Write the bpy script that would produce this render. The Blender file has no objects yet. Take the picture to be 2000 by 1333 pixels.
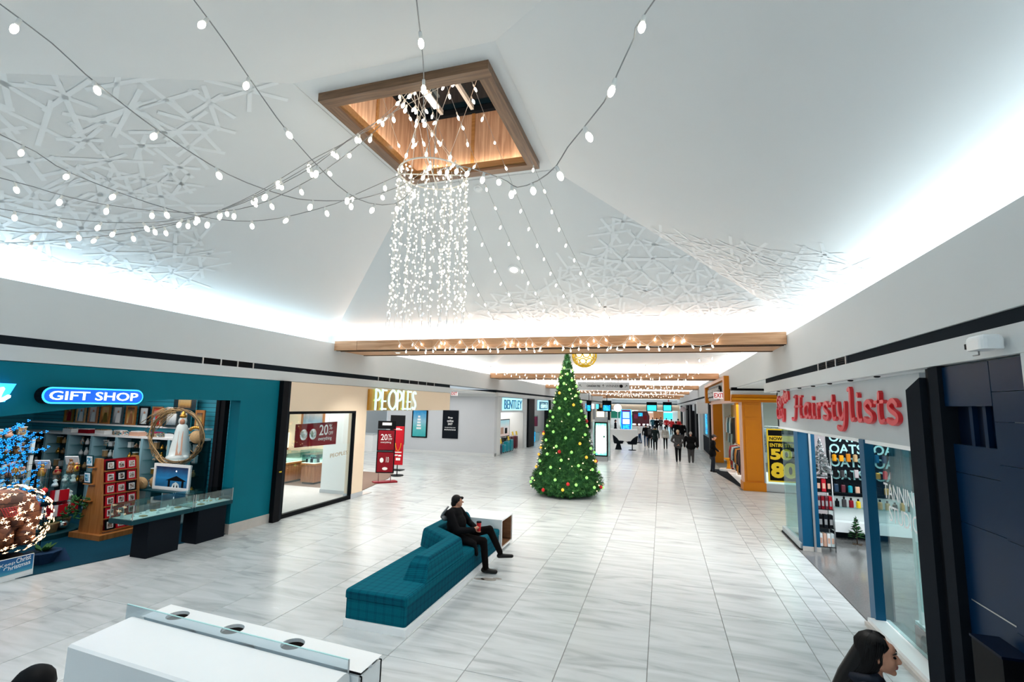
import bpy, bmesh, math, random
from mathutils import Vector, Matrix
PI = math.pi
R = random.Random(7)
SC = bpy.context.scene
COL = SC.collection

# ------------------------------------------------------------------ camera, world, lights, exposure
CAM_H = 2.9
F_PX = 950.086
YAW, PIT, ROL = 0.29963, 0.131107, 0.0217465
_f = Vector((-math.sin(YAW) * math.cos(PIT), math.cos(YAW) * math.cos(PIT), math.sin(PIT)))
_r = Vector((math.cos(YAW), math.sin(YAW), 0))
_u = _r.cross(_f)
CR = _r * math.cos(ROL) + _u * math.sin(ROL)
CU = -_r * math.sin(ROL) + _u * math.cos(ROL)
CF = _f
cam = bpy.data.objects.new('camera', bpy.data.cameras.new('camera'))
COL.objects.link(cam)
cam.data.sensor_width = 36.0
cam.data.lens = F_PX / 2000 * 36
cam.data.clip_end = 300
cam.data.clip_start = 0.05
M = Matrix((CR, CU, -CF)).transposed().to_4x4()
M.translation = (0, 0, CAM_H)
cam.matrix_world = M
SC.camera = cam

SC.view_settings.view_transform = 'Standard'
SC.view_settings.look = 'None'
SC.view_settings.gamma = 1
SC.view_settings.use_curve_mapping = False
SC.view_settings.exposure = 0.12
SC.cycles.max_bounces = 7
SC.cycles.diffuse_bounces = 5
SC.cycles.glossy_bounces = 3
SC.cycles.transmission_bounces = 6
SC.cycles.transparent_max_bounces = 12
SC.cycles.caustics_reflective = False
SC.cycles.caustics_refractive = False
SC.cycles.sample_clamp_indirect = 6
SC.cycles.use_denoising = True

W = bpy.data.worlds.new('World')
SC.world = W
W.use_nodes = True
W.node_tree.nodes['Background'].inputs[0].default_value = (0.80, 0.92, 1.0, 1)
W.node_tree.nodes['Background'].inputs[1].default_value = 0.6

# plan of the hall: corridor along +Y, left wall plane XL, right wall plane XR
XL, XR = -9.0, 2.63
BULK_T, BULK_B, STRIP_B, FASC_B = 4.55, 3.77, 3.61, 3.38
BAYS = [(0.2, 11.8)] + [(13.4 + 13.4 * k, 25.2 + 13.4 * k) for k in range(6)]
END_Y = 94.0


def area(name, loc, size, power, color, rot=(0, 0, 0), spread=None):
    d = bpy.data.lights.new(name, 'AREA')
    d.shape = 'RECTANGLE'
    d.size, d.size_y = size
    d.energy = power
    d.color = color
    if spread is not None:
        d.spread = spread
    o = bpy.data.objects.new(name, d)
    COL.objects.link(o)
    o.location = loc
    o.rotation_euler = rot
    return o


def spot(name, loc, power, color, angle=1.6, blend=0.6, rad=0.08):
    d = bpy.data.lights.new(name, 'SPOT')
    d.energy = power
    d.color = color
    d.spot_size = angle
    d.spot_blend = blend
    d.shadow_soft_size = rad
    o = bpy.data.objects.new(name, d)
    COL.objects.link(o)
    o.location = loc
    return o


COOL = (0.88, 0.96, 1.0)
NEUT = (1.0, 0.985, 0.96)
for k, (y0, y1) in enumerate(BAYS):
    ln = y1 - y0
    cy = (y0 + y1) / 2
    p = 95
    c = (0.76, 0.93, 1.0) if k == 0 else NEUT
    cb = (0.45, 0.80, 1.0) if k == 0 else NEUT
    # LED coves: along both bulkheads and along the beams at both ends of the bay
    area('cove_lamp', (XL - 0.22, cy, 4.42), (0.16, ln), p, (0.60, 0.86, 1.0) if k == 0 else NEUT, (0, PI - 0.35, 0))
    area('cove_lamp', (XR + 0.22, cy, 4.42), (0.16, ln), p, c, (0, PI + 0.35, 0))
    area('cove_lamp', ((XL + XR) / 2, y1 + 0.25, 4.66), (11.2, 0.16), p, NEUT, (PI - 0.3, 0, 0))
    area('cove_lamp', ((XL + XR) / 2, y0 - 0.25, 4.66), (11.2, 0.16), p * (0.5 if k == 0 else 1), cb, (PI + 0.3, 0, 0))
# recessed downlights: in the slopes of each vault and in the undersides of the beams
for k, (y0, y1) in enumerate(BAYS[:5]):
    for dx, dy in ((0, 3.05), (0, -3.05), (3.2, 0), (-3.2, 0)):
        spot('ceiling_downlight_lamp', (-3.18 + dx, (y0 + y1) / 2 + dy, 5.55), 260 if k == 0 else 200, (1, 0.98, 0.95), 1.75, 0.8, 0.12)
    for x in (-7.4, -5.3, -3.1, -1.0, 1.1):
        spot('beam_downlight_lamp', (x, y1 + 0.8, 4.3), 300 if k == 0 else 130, (1, 0.97, 0.92), 1.9, 0.7, 0.06)
# four warm strips round the foot of the skylight well
SKX, SKY, SKZ = (-4.30, -1.90), (4.95, 7.50), 6.95
WARM = (1.0, 0.72, 0.42)
for loc, sz, rot in (((-4.15, 6.22, 7.02), (0.06, 2.2), (0, PI, 0)), ((-2.05, 6.22, 7.02), (0.06, 2.2), (0, PI, 0)),
                     ((-3.1, 7.38, 7.02), (2.0, 0.06), (PI, 0, 0)), ((-3.1, 5.07, 7.02), (2.0, 0.06), (PI, 0, 0))):
    area('skylight_strip_lamp', loc, sz, 7, (1, 0.80, 0.58), rot)
# lamps of the shops, in their ceilings
area('gift_shop_lamp', (-11.4, 6.3, 3.12), (3.2, 5.5), 140, (1, 0.97, 0.93))
area('jewelry_shop_lamp', (-11.6, 15.0, 3.2), (4.0, 8.0), 420, (1, 0.97, 0.92))
area('side_corridor_lamp', (-13.5, 23.2, 3.3), (7.5, 5.5), 150, NEUT)
area('luggage_shop_lamp', (-11.4, 30.5, 3.05), (3.0, 4.5), 200, (1, 0.95, 0.88))
area('accessory_shop_lamp', (-11.4, 37.5, 3.05), (3.0, 5.5), 90, COOL)
area('salon_lamp', (5.0, 9.8, 3.0), (3.2, 5.6), 260, COOL)
area('fashion_shop_lamp', (5.4, 23.5, 3.15), (4.2, 5.5), 280, (1, 0.96, 0.9))
area('cross_corridor_lamp', (6.2, 17.0, 3.3), (5.5, 4.2), 110, NEUT)
area('side_corridor_lamp', (-14, 44.0, 3.3), (5, 20), 300, NEUT)
area('side_corridor_lamp', (5.6, 44.0, 3.3), (4, 24), 300, NEUT)
area('food_court_lamp', (-3, 86.0, 3.4), (11, 12), 700, COOL)


# ------------------------------------------------------------------ materials
def mat(name, color, rough=0.6, metal=0.0, var=0.06, scale=8.0, emit=0.0, ecol=None, bump=0.0, spec=0.5, sample=False, trans=0.0, coat=0.0):
    m = bpy.data.materials.new(name)
    m.use_nodes = True
    nt = m.node_tree
    b = nt.nodes['Principled BSDF']
    b.inputs['Roughness'].default_value = rough
    b.inputs['Metallic'].default_value = metal
    b.inputs['Specular IOR Level'].default_value = spec
    b.inputs['Transmission Weight'].default_value = trans
    b.inputs['Coat Weight'].default_value = coat
    c = tuple(color) + (1,)
    b.inputs['Base Color'].default_value = c
    if var > 0:
        tc = nt.nodes.new('ShaderNodeTexCoord')
        nz = nt.nodes.new('ShaderNodeTexNoise')
        nz.inputs['Scale'].default_value = scale
        nz.inputs['Detail'].default_value = 3
        mx = nt.nodes.new('ShaderNodeMix')
        mx.data_type = 'RGBA'
        mx.inputs[6].default_value = tuple(max(0, x * (1 - var)) for x in color) + (1,)
        mx.inputs[7].default_value = tuple(min(1, x * (1 + var)) for x in color) + (1,)
        nt.links.new(tc.outputs['Object'], nz.inputs['Vector'])
        nt.links.new(nz.outputs['Fac'], mx.inputs[0])
        nt.links.new(mx.outputs[2], b.inputs['Base Color'])
        if bump > 0:
            bp = nt.nodes.new('ShaderNodeBump')
            bp.inputs['Strength'].default_value = bump
            bp.inputs['Distance'].default_value = 0.01
            nt.links.new(nz.outputs['Fac'], bp.inputs['Height'])
            nt.links.new(bp.outputs[0], b.inputs['Normal'])
    if emit > 0:
        b.inputs['Emission Color'].default_value = tuple(ecol or color) + (1,)
        b.inputs['Emission Strength'].default_value = emit
        if not sample:
            m.cycles.emission_sampling = 'NONE'
    return m


def nodes(m):
    nt = m.node_tree
    return nt, nt.nodes['Principled BSDF'], nt.nodes.new, nt.links.new


def glass(name, color=(0.94, 0.98, 0.985), refl=0.03, rough=0.02, top=0.16):
    """thin pane: clear with a sheen that grows at grazing angles"""
    m = bpy.data.materials.new(name)
    m.use_nodes = True
    nt = m.node_tree
    nt.nodes.clear()
    N, L = nt.nodes.new, nt.links.new
    out = N('ShaderNodeOutputMaterial')
    t = N('ShaderNodeBsdfTransparent')
    t.inputs[0].default_value = tuple(color) + (1,)
    g = N('ShaderNodeBsdfGlossy')
    g.inputs['Roughness'].default_value = rough
    lw = N('ShaderNodeLayerWeight')
    lw.inputs[0].default_value = 0.25
    mr = N('ShaderNodeMapRange')
    mr.inputs[3].default_value = refl
    mr.inputs[4].default_value = top
    mx = N('ShaderNodeMixShader')
    L(lw.outputs['Fresnel'], mr.inputs[0])
    L(mr.outputs[0], mx.inputs[0])
    L(t.outputs[0], mx.inputs[1])
    L(g.outputs[0], mx.inputs[2])
    L(mx.outputs[0], out.inputs[0])
    return m


def wood(name, c0, c1, rough=0.45, axis=0, scale=3.0):
    m = mat(name, c0, rough, var=0)
    nt, b, N, L = nodes(m)
    tc = N('ShaderNodeTexCoord')
    mp = N('ShaderNodeMapping')
    s = [14.0, 14.0, 14.0]
    s[axis] = 0.8
    mp.inputs['Scale'].default_value = [v * scale / 3 for v in s]
    nz = N('ShaderNodeTexNoise')
    nz.inputs['Scale'].default_value = 1.6
    nz.inputs['Detail'].default_value = 6
    nz.inputs['Distortion'].default_value = 0.8
    rp = N('ShaderNodeValToRGB')
    rp.color_ramp.elements[0].position = 0.33
    rp.color_ramp.elements[1].position = 0.68
    rp.color_ramp.elements[0].color = tuple(c0) + (1,)
    rp.color_ramp.elements[1].color = tuple(c1) + (1,)
    L(tc.outputs['Object'], mp.inputs[0])
    L(mp.outputs[0], nz.inputs['Vector'])
    L(nz.outputs['Fac'], rp.inputs[0])
    L(rp.outputs[0], b.inputs['Base Color'])
    return m


def stone(name):
    """grey veined porcelain, veins across the hall, each tile with its own offset"""
    m = mat(name, (0.6, 0.62, 0.62), 0.2, var=0, spec=0.5)
    nt, b, N, L = nodes(m)
    geo = N('ShaderNodeNewGeometry')
    oi = N('ShaderNodeObjectInfo')
    add = N('ShaderNodeVectorMath')
    add.operation = 'MULTIPLY_ADD'
    add.inputs[1].default_value = (1, 1, 1)
    cmb = N('ShaderNodeCombineXYZ')
    mul = N('ShaderNodeMath')
    mul.operation = 'MULTIPLY'
    mul.inputs[1].default_value = 37.0
    L(oi.outputs['Random'], mul.inputs[0])
    L(mul.outputs[0], cmb.inputs[0])
    L(mul.outputs[0], cmb.inputs[1])
    L(geo.outputs['Position'], add.inputs[0])
    L(cmb.outputs[0], add.inputs[2])
    mp = N('ShaderNodeMapping')
    mp.inputs['Scale'].default_value = (0.55, 3.2, 1)
    mp.inputs['Rotation'].default_value = (0, 0, 0.10)
    L(add.outputs[0], mp.inputs[0])
    nz = N('ShaderNodeTexNoise')
    nz.inputs['Scale'].default_value = 1.5
    nz.inputs['Detail'].default_value = 5
    nz.inputs['Distortion'].default_value = 1.1
    L(mp.outputs[0], nz.inputs['Vector'])
    rp = N('ShaderNodeValToRGB')
    e = rp.color_ramp.elements
    e[0].position, e[0].color = 0.30, (0.40, 0.425, 0.43, 1)
    e[1].position, e[1].color = 0.92, (0.68, 0.71, 0.72, 1)
    x = e.new(0.42)
    x.color = (0.51, 0.54, 0.545, 1)
    x = e.new(0.56)
    x.color = (0.575, 0.605, 0.61, 1)
    L(nz.outputs['Fac'], rp.inputs[0])
    L(rp.outputs[0], b.inputs['Base Color'])
    mr = N('ShaderNodeMapRange')
    mr.inputs[3].default_value = 0.20
    mr.inputs[4].default_value = 0.30
    L(nz.outputs['Fac'], mr.inputs[0])
    L(mr.outputs[0], b.inputs['Roughness'])
    return m


def plaid(name):
    """teal tweed with a woven windowpane grid"""
    m = mat(name, (0.0, 0.12, 0.17), 0.9, var=0, spec=0.1)
    nt, b, N, L = nodes(m)
    tc = N('ShaderNodeTexCoord')
    fac = None
    sep = N('ShaderNodeSeparateXYZ')
    L(tc.outputs['Object'], sep.inputs[0])
    outs = []
    for ax in range(3):
        for freq, wgt in ((8.0, 0.40), (60.0, 0.75)):
            a = N('ShaderNodeMath')
            a.operation = 'MULTIPLY'
            a.inputs[1].default_value = freq * (1.0 + 0.13 * ax)
            L(sep.outputs[ax], a.inputs[0])
            f = N('ShaderNodeMath')
            f.operation = 'FRACT'
            L(a.outputs[0], f.inputs[0])
            g = N('ShaderNodeMath')
            g.operation = 'LESS_THAN'
            g.inputs[1].default_value = 0.28
            L(f.outputs[0], g.inputs[0])
            h = N('ShaderNodeMath')
            h.operation = 'MULTIPLY'
            h.inputs[1].default_value = wgt * 0.42
            L(g.outputs[0], h.inputs[0])
            outs.append(h.outputs[0])
    acc = outs[0]
    for o in outs[1:]:
        s = N('ShaderNodeMath')
        s.operation = 'ADD'
        L(acc, s.inputs[0])
        L(o, s.inputs[1])
        acc = s.outputs[0]
    mx = N('ShaderNodeMix')
    mx.data_type = 'RGBA'
    mx.inputs[6].default_value = (0.0, 0.125, 0.170, 1)
    mx.inputs[7].default_value = (0.0, 0.028, 0.062, 1)
    L(acc, mx.inputs[0])
    L(mx.outputs[2], b.inputs['Base Color'])
    return m


def grad_print(name, stops, emit=0.0, axis=2):
    """flat print whose colour runs through STOPS along one object axis (Generated)"""
    m = mat(name, stops[0][1], 0.5, var=0)
    nt, b, N, L = nodes(m)
    tc = N('ShaderNodeTexCoord')
    sep = N('ShaderNodeSeparateXYZ')
    nz = N('ShaderNodeTexNoise')
    nz.inputs['Scale'].default_value = 5
    L(tc.outputs['Generated'], sep.inputs[0])
    L(tc.outputs['Generated'], nz.inputs['Vector'])
    ad = N('ShaderNodeMath')
    ad.operation = 'MULTIPLY_ADD'
    ad.inputs[1].default_value = 0.3
    L(nz.outputs['Fac'], ad.inputs[0])
    L(sep.outputs[axis], ad.inputs[2])
    sb = N('ShaderNodeMath')
    sb.operation = 'SUBTRACT'
    sb.inputs[1].default_value = 0.15
    L(ad.outputs[0], sb.inputs[0])
    rp = N('ShaderNodeValToRGB')
    e = rp.color_ramp.elements
    e[0].position, e[0].color = stops[0][0], tuple(stops[0][1]) + (1,)
    e[1].position, e[1].color = stops[-1][0], tuple(stops[-1][1]) + (1,)
    for p, c in stops[1:-1]:
        x = e.new(p)
        x.color = tuple(c) + (1,)
    L(sb.outputs[0], rp.inputs[0])
    L(rp.outputs[0], b.inputs['Base Color'])
    if emit:
        L(rp.outputs[0], b.inputs['Emission Color'])
        b.inputs['Emission Strength'].default_value = emit
        m.cycles.emission_sampling = 'NONE'
    return m


def mosaic(name, cols, scale=14, emit=0.0):
    """printed goods, packaging, pictures: irregular patches of the given colours"""
    m = mat(name, cols[0], 0.5, var=0)
    nt, b, N, L = nodes(m)
    tc = N('ShaderNodeTexCoord')
    oi = N('ShaderNodeObjectInfo')
    ad = N('ShaderNodeVectorMath')
    L(tc.outputs['Object'], ad.inputs[0])
    ml = N('ShaderNodeMath')
    ml.operation = 'MULTIPLY'
    ml.inputs[1].default_value = 11
    L(oi.outputs['Random'], ml.inputs[0])
    L(ml.outputs[0], ad.inputs[1])
    nz = N('ShaderNodeTexNoise')
    nz.inputs['Scale'].default_value = scale
    nz.inputs['Detail'].default_value = 2
    nz.inputs['Distortion'].default_value = 1.2
    L(ad.outputs[0], nz.inputs['Vector'])
    rp = N('ShaderNodeValToRGB')
    rp.color_ramp.interpolation = 'CONSTANT'
    e = rp.color_ramp.elements
    n = len(cols)
    e[0].position, e[0].color = 0, tuple(cols[0]) + (1,)
    e[1].position, e[1].color = 0.68, tuple(cols[-1]) + (1,)
    for i in range(1, n - 1):
        x = e.new(0.30 + 0.38 * i / (n - 1))
        x.color = tuple(cols[i]) + (1,)
    L(nz.outputs['Fac'], rp.inputs[0])
    L(rp.outputs[0], b.inputs['Base Color'])
    if emit:
        L(rp.outputs[0], b.inputs['Emission Color'])
        b.inputs['Emission Strength'].default_value = emit
        m.cycles.emission_sampling = 'NONE'
    return m


def slats(name, c0, c1, freq=8.0, axis=2):
    m = mat(name, c0, 0.5, var=0)
    nt, b, N, L = nodes(m)
    geo = N('ShaderNodeNewGeometry')
    sep = N('ShaderNodeSeparateXYZ')
    L(geo.outputs['Position'], sep.inputs[0])
    a = N('ShaderNodeMath')
    a.operation = 'MULTIPLY'
    a.inputs[1].default_value = freq
    L(sep.outputs[axis], a.inputs[0])
    f = N('ShaderNodeMath')
    f.operation = 'FRACT'
    L(a.outputs[0], f.inputs[0])
    g = N('ShaderNodeMath')
    g.operation = 'LESS_THAN'
    g.inputs[1].default_value = 0.14
    L(f.outputs[0], g.inputs[0])
    mx = N('ShaderNodeMix')
    mx.data_type = 'RGBA'
    mx.inputs[6].default_value = tuple(c0) + (1,)
    mx.inputs[7].default_value = tuple(c1) + (1,)
    L(g.outputs[0], mx.inputs[0])
    L(mx.outputs[2], b.inputs['Base Color'])
    return m


MT = dict(
    ceiling=mat('ceiling_paint', (0.80, 0.81, 0.81), 0.7, var=0.01, scale=2),
    pattern=mat('satin_decal', (0.90, 0.92, 0.93), 0.45, var=0.0),
    patch=mat('satin_patch', (0.74, 0.75, 0.75), 0.5, var=0.0),
    wall=mat('wall_paint', (0.66, 0.68, 0.685), 0.6, var=0.015, scale=2),
    greywall=mat('grey_wall_paint', (0.56, 0.58, 0.61), 0.6, var=0.015, scale=2),
    strip=mat('charcoal_strip', (0.016, 0.021, 0.027), 0.8, var=0.05, spec=0.04),
    vent=mat('vent_metal', (0.02, 0.022, 0.025), 0.5),
    grout=mat('grout', (0.20, 0.19, 0.18), 0.8),
    stone=stone('floor_stone'),
    beam=wood('beam_wood', (0.50, 0.235, 0.10), (0.74, 0.42, 0.235), 0.5, axis=0, scale=2.2),
    frame=wood('frame_wood', (0.13, 0.065, 0.030), (0.27, 0.145, 0.075), 0.4, axis=0, scale=3),
    framey=wood('frame_wood_long', (0.13, 0.065, 0.030), (0.27, 0.145, 0.075), 0.4, axis=1, scale=3),
    wellwood=wood('well_wood', (0.34, 0.19, 0.12), (0.60, 0.40, 0.28), 0.5, axis=2, scale=2.4),
    ledge=wood('ledge_wood', (0.30, 0.14, 0.04), (0.42, 0.21, 0.07), 0.4, axis=0),
    dark=mat('dark_metal', (0.004, 0.005, 0.007), 0.6, var=0.05, spec=0.1),
    charcoal=mat('charcoal_metal', (0.010, 0.013, 0.018), 0.8, var=0.04, spec=0.04),
    black=mat('black', (0.004, 0.004, 0.005), 0.6, var=0, spec=0.1),
    blackgloss=mat('black_gloss', (0.006, 0.007, 0.009), 0.15, var=0),
    white=mat('white_laminate', (0.92, 0.93, 0.93), 0.3, var=0.01),
    whitematt=mat('white_matt', (0.82, 0.82, 0.81), 0.7, var=0.02),
    wire=mat('grey_wire', (0.30, 0.30, 0.30), 0.5, var=0),
    wirew=mat('white_wire', (0.85, 0.82, 0.76), 0.5, var=0),
    socket=mat('white_socket', (0.80, 0.79, 0.76), 0.4, var=0),
    bulb=mat('lit_bulb', (1, 0.96, 0.86), 0.3, var=0, emit=9.0, ecol=(1.0, 0.93, 0.78)),
    minibulb=mat('lit_mini_bulb', (1, 0.95, 0.84), 0.3, var=0, emit=3.0, ecol=(1.0, 0.90, 0.72)),
    dullbulb=mat('dim_glass_bulb', (0.8, 0.8, 0.8), 0.15, var=0, emit=0.35, ecol=(0.9, 0.93, 1.0)),
    teal=mat('teal_paint', (0.0, 0.158, 0.215), 0.6, var=0.04, scale=3, spec=0.12),
    tealdark=mat('teal_dark', (0.001, 0.045, 0.06), 0.5, var=0.05, spec=0.2),
    tealslat=slats('teal_slatwall', (0.03, 0.33, 0.45), (0.01, 0.12, 0.17), 9.0),
    carpet=mat('blue_carpet', (0.002, 0.040, 0.070), 0.95, var=0.25, scale=60, bump=0.3, spec=0.1),
    brown=mat('brown_carpet', (0.17, 0.115, 0.09), 0.95, var=0.12, scale=40, bump=0.2),
    greycarpet=mat('grey_carpet', (0.50, 0.47, 0.46), 0.9, var=0.06, scale=14),
    granite=mat('grey_granite', (0.17, 0.165, 0.165), 0.12, var=0.3, scale=60),
    peach=mat('peach_paint', (0.95, 0.76, 0.57), 0.6, var=0.01, scale=2, spec=0.2),
    basestone=mat('base_stone', (0.56, 0.52, 0.48), 0.4, var=0.12, scale=6),
    oak=wood('shop_oak', (0.28, 0.11, 0.045), (0.45, 0.20, 0.09), 0.4, axis=2, scale=2),
    rackwood=wood('rack_wood', (0.30, 0.105, 0.02), (0.44, 0.18, 0.05), 0.4, axis=2),
    glass=glass('clear_glass'),
    glassteal=glass('teal_glass', (0.80, 0.93, 0.93), 0.04, top=0.36),
    glassfrost=glass('frosted_strip', (0.80, 0.88, 0.92), 0.22, 0.25),
    chrome=mat('chrome', (0.75, 0.76, 0.78), 0.15, metal=1.0, var=0),
    steel=mat('brushed_steel', (0.45, 0.46, 0.47), 0.35, metal=0.9, var=0.05),
    red=mat('red', (0.50, 0.006, 0.018), 0.5, var=0.04, spec=0.25),
    darkred=mat('dark_red', (0.23, 0.003, 0.012), 0.4, var=0.05, spec=0.2),
    brightred=mat('bright_red', (0.70, 0.015, 0.02), 0.5, var=0.03),
    signred=mat('sign_red', (0.62, 0.022, 0.030), 0.3, var=0.03, emit=0.05, ecol=(1, 0.05, 0.05)),
    gold=mat('gold', (0.62, 0.33, 0.06), 0.3, metal=0.8, var=0.05),
    yellow=mat('yellow', (0.85, 0.58, 0.01), 0.5, var=0.02),
    amber=mat('amber_panel', (0.60, 0.27, 0.02), 0.4, var=0.05),
    orange=mat('orange_wood', (0.58, 0.185, 0.006), 0.4, var=0.05, scale=3, spec=0.2),
    orangehi=mat('orange_panel', (0.82, 0.33, 0.006), 0.4, var=0.04, scale=3, spec=0.2),
    salmon=mat('salmon_trim', (0.72, 0.42, 0.30), 0.4, var=0.03),
    navy=mat('navy_laminate', (0.001, 0.016, 0.050), 0.34, var=0.05, spec=0.10),
    navydark=mat('navy_dark', (0.001, 0.005, 0.018), 0.45, var=0.05, spec=0.08),
    postblue=mat('blue_post', (0.0, 0.085, 0.185), 0.4, var=0.03, spec=0.25),
    greysign=mat('grey_sign_panel', (0.46, 0.50, 0.52), 0.5, var=0.04, scale=2),
    skin=mat('skin', (0.58, 0.27, 0.17), 0.5, var=0.05, spec=0.3),
    hairblack=mat('black_hair', (0.004, 0.003, 0.0028), 0.5, var=0.2, scale=30, spec=0.25),
    hairgrey=mat('grey_hair', (0.50, 0.46, 0.42), 0.6, var=0.15, scale=20),
    hairblond=mat('blond_hair', (0.60, 0.45, 0.30), 0.6, var=0.15, scale=20),
    clothblack=mat('black_cloth', (0.0035, 0.0035, 0.0045), 0.9, var=0.2, scale=12, spec=0.15),
    clothgrey=mat('grey_cloth', (0.060, 0.057, 0.06), 0.9, var=0.2, scale=12, spec=0.15),
    clothblue=mat('denim', (0.010, 0.035, 0.085), 0.9, var=0.2, scale=12, spec=0.15),
    clothgreen=mat('dark_green_parka', (0.012, 0.019, 0.019), 0.9, var=0.2, scale=12, spec=0.15),
    clothbeige=mat('beige_vest', (0.55, 0.50, 0.44), 0.85, var=0.1, scale=12),
    clothwhite=mat('white_cloth', (0.75, 0.72, 0.70), 0.8, var=0.06, scale=12),
    clothnavy=mat('navy_puffer', (0.004, 0.008, 0.018), 0.6, var=0.2, scale=8, spec=0.25),
    clothpink=mat('pink_top', (0.35, 0.02, 0.10), 0.8, var=0.1, scale=12),
    clothteal=mat('teal_jacket', (0.02, 0.14, 0.20), 0.8, var=0.1, scale=12),
    shoe=mat('black_leather', (0.005, 0.0045, 0.004), 0.35, var=0.1, spec=0.3),
    needle=mat('fir_needles', (0.028, 0.115, 0.034), 0.7, var=0.45, scale=14, spec=0.2),
    needlelight=mat('fir_needles_light', (0.075, 0.23, 0.06), 0.7, var=0.4, scale=14, spec=0.2),
    trunk=mat('tree_trunk', (0.08, 0.05, 0.03), 0.8),
    greenball=mat('green_lit_bauble', (0.30, 0.75, 0.15), 0.3, var=0, emit=0.75, ecol=(0.38, 1.0, 0.22)),
    amberball=mat('amber_lit_bauble', (0.9, 0.45, 0.03), 0.3, var=0, emit=0.8, ecol=(1.0, 0.55, 0.06)),
    warmlight=mat('warm_tree_light', (1, 0.85, 0.6), 0.3, var=0, emit=2.0, ecol=(1.0, 0.72, 0.34)),
    sofa=plaid('sofa_plaid'),
    blueled=mat('blue_led', (0.02, 0.2, 0.8), 0.3, var=0, emit=1.3, ecol=(0.0, 0.33, 1.0)),
    starled=mat('warm_star_led', (1, 0.75, 0.5), 0.3, var=0, emit=2.6, ecol=(1.0, 0.60, 0.36)),
    neonblue=mat('blue_sign_face', (0.0, 0.08, 0.7), 0.4, var=0, emit=1.0, ecol=(0.0, 0.09, 0.75)),
    neoncyan=mat('cyan_sign_rim', (0.05, 0.5, 0.95), 0.4, var=0, emit=1.6, ecol=(0.03, 0.42, 1.0)),
    signwhite=mat('lit_white_letter', (0.95, 0.97, 1), 0.4, var=0, emit=1.8, ecol=(0.92, 0.97, 1.0)),
    mintlit=mat('lit_mint_letter', (0.7, 1, 0.95), 0.4, var=0, emit=0.75, ecol=(0.66, 1.0, 0.94)),
    cyanlit=mat('lit_cyan', (0.05, 0.6, 0.8), 0.4, var=0, emit=1.3, ecol=(0.03, 0.62, 0.90)),
    screenblue=mosaic('blue_screen', [(0.0, 0.12, 0.5), (0.02, 0.45, 0.9), (0.0, 0.6, 0.9), (0.5, 0.85, 1.0)], 6, 1.0),
    paper=mat('paper', (0.86, 0.88, 0.88), 0.6, var=0.02),
    print=mat('white_print', (0.88, 0.88, 0.88), 0.5, var=0),
    mintprint=mat('mint_print', (0.48, 0.80, 0.80), 0.5, var=0),
    goldprint=mat('gold_print', (0.40, 0.28, 0.12), 0.5, var=0),
    wicker=mat('wicker', (0.50, 0.32, 0.15), 0.7, var=0.3, scale=30, bump=0.4),
    twig=mat('grapevine', (0.20, 0.13, 0.06), 0.8, var=0.4, scale=20),
    plaster=mat('painted_plaster', (0.72, 0.80, 0.80), 0.5, var=0.05),
    silver=mat('silver_foil', (0.75, 0.77, 0.80), 0.18, metal=1.0, var=0.3, scale=30),
    goods=mosaic('mixed_goods', [(0.10, 0.05, 0.03), (0.55, 0.40, 0.25), (0.02, 0.16, 0.22), (0.75, 0.72, 0.65), (0.30, 0.03, 0.03)], 9),
    figure=mosaic('figurine_paint', [(0.08, 0.04, 0.02), (0.40, 0.20, 0.07), (0.55, 0.40, 0.18), (0.03, 0.10, 0.22), (0.70, 0.60, 0.45)], 14),
    garments=mosaic('garments', [(0.02, 0.03, 0.05), (0.25, 0.30, 0.36), (0.02, 0.16, 0.24), (0.55, 0.65, 0.70)], 3),
)


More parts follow.
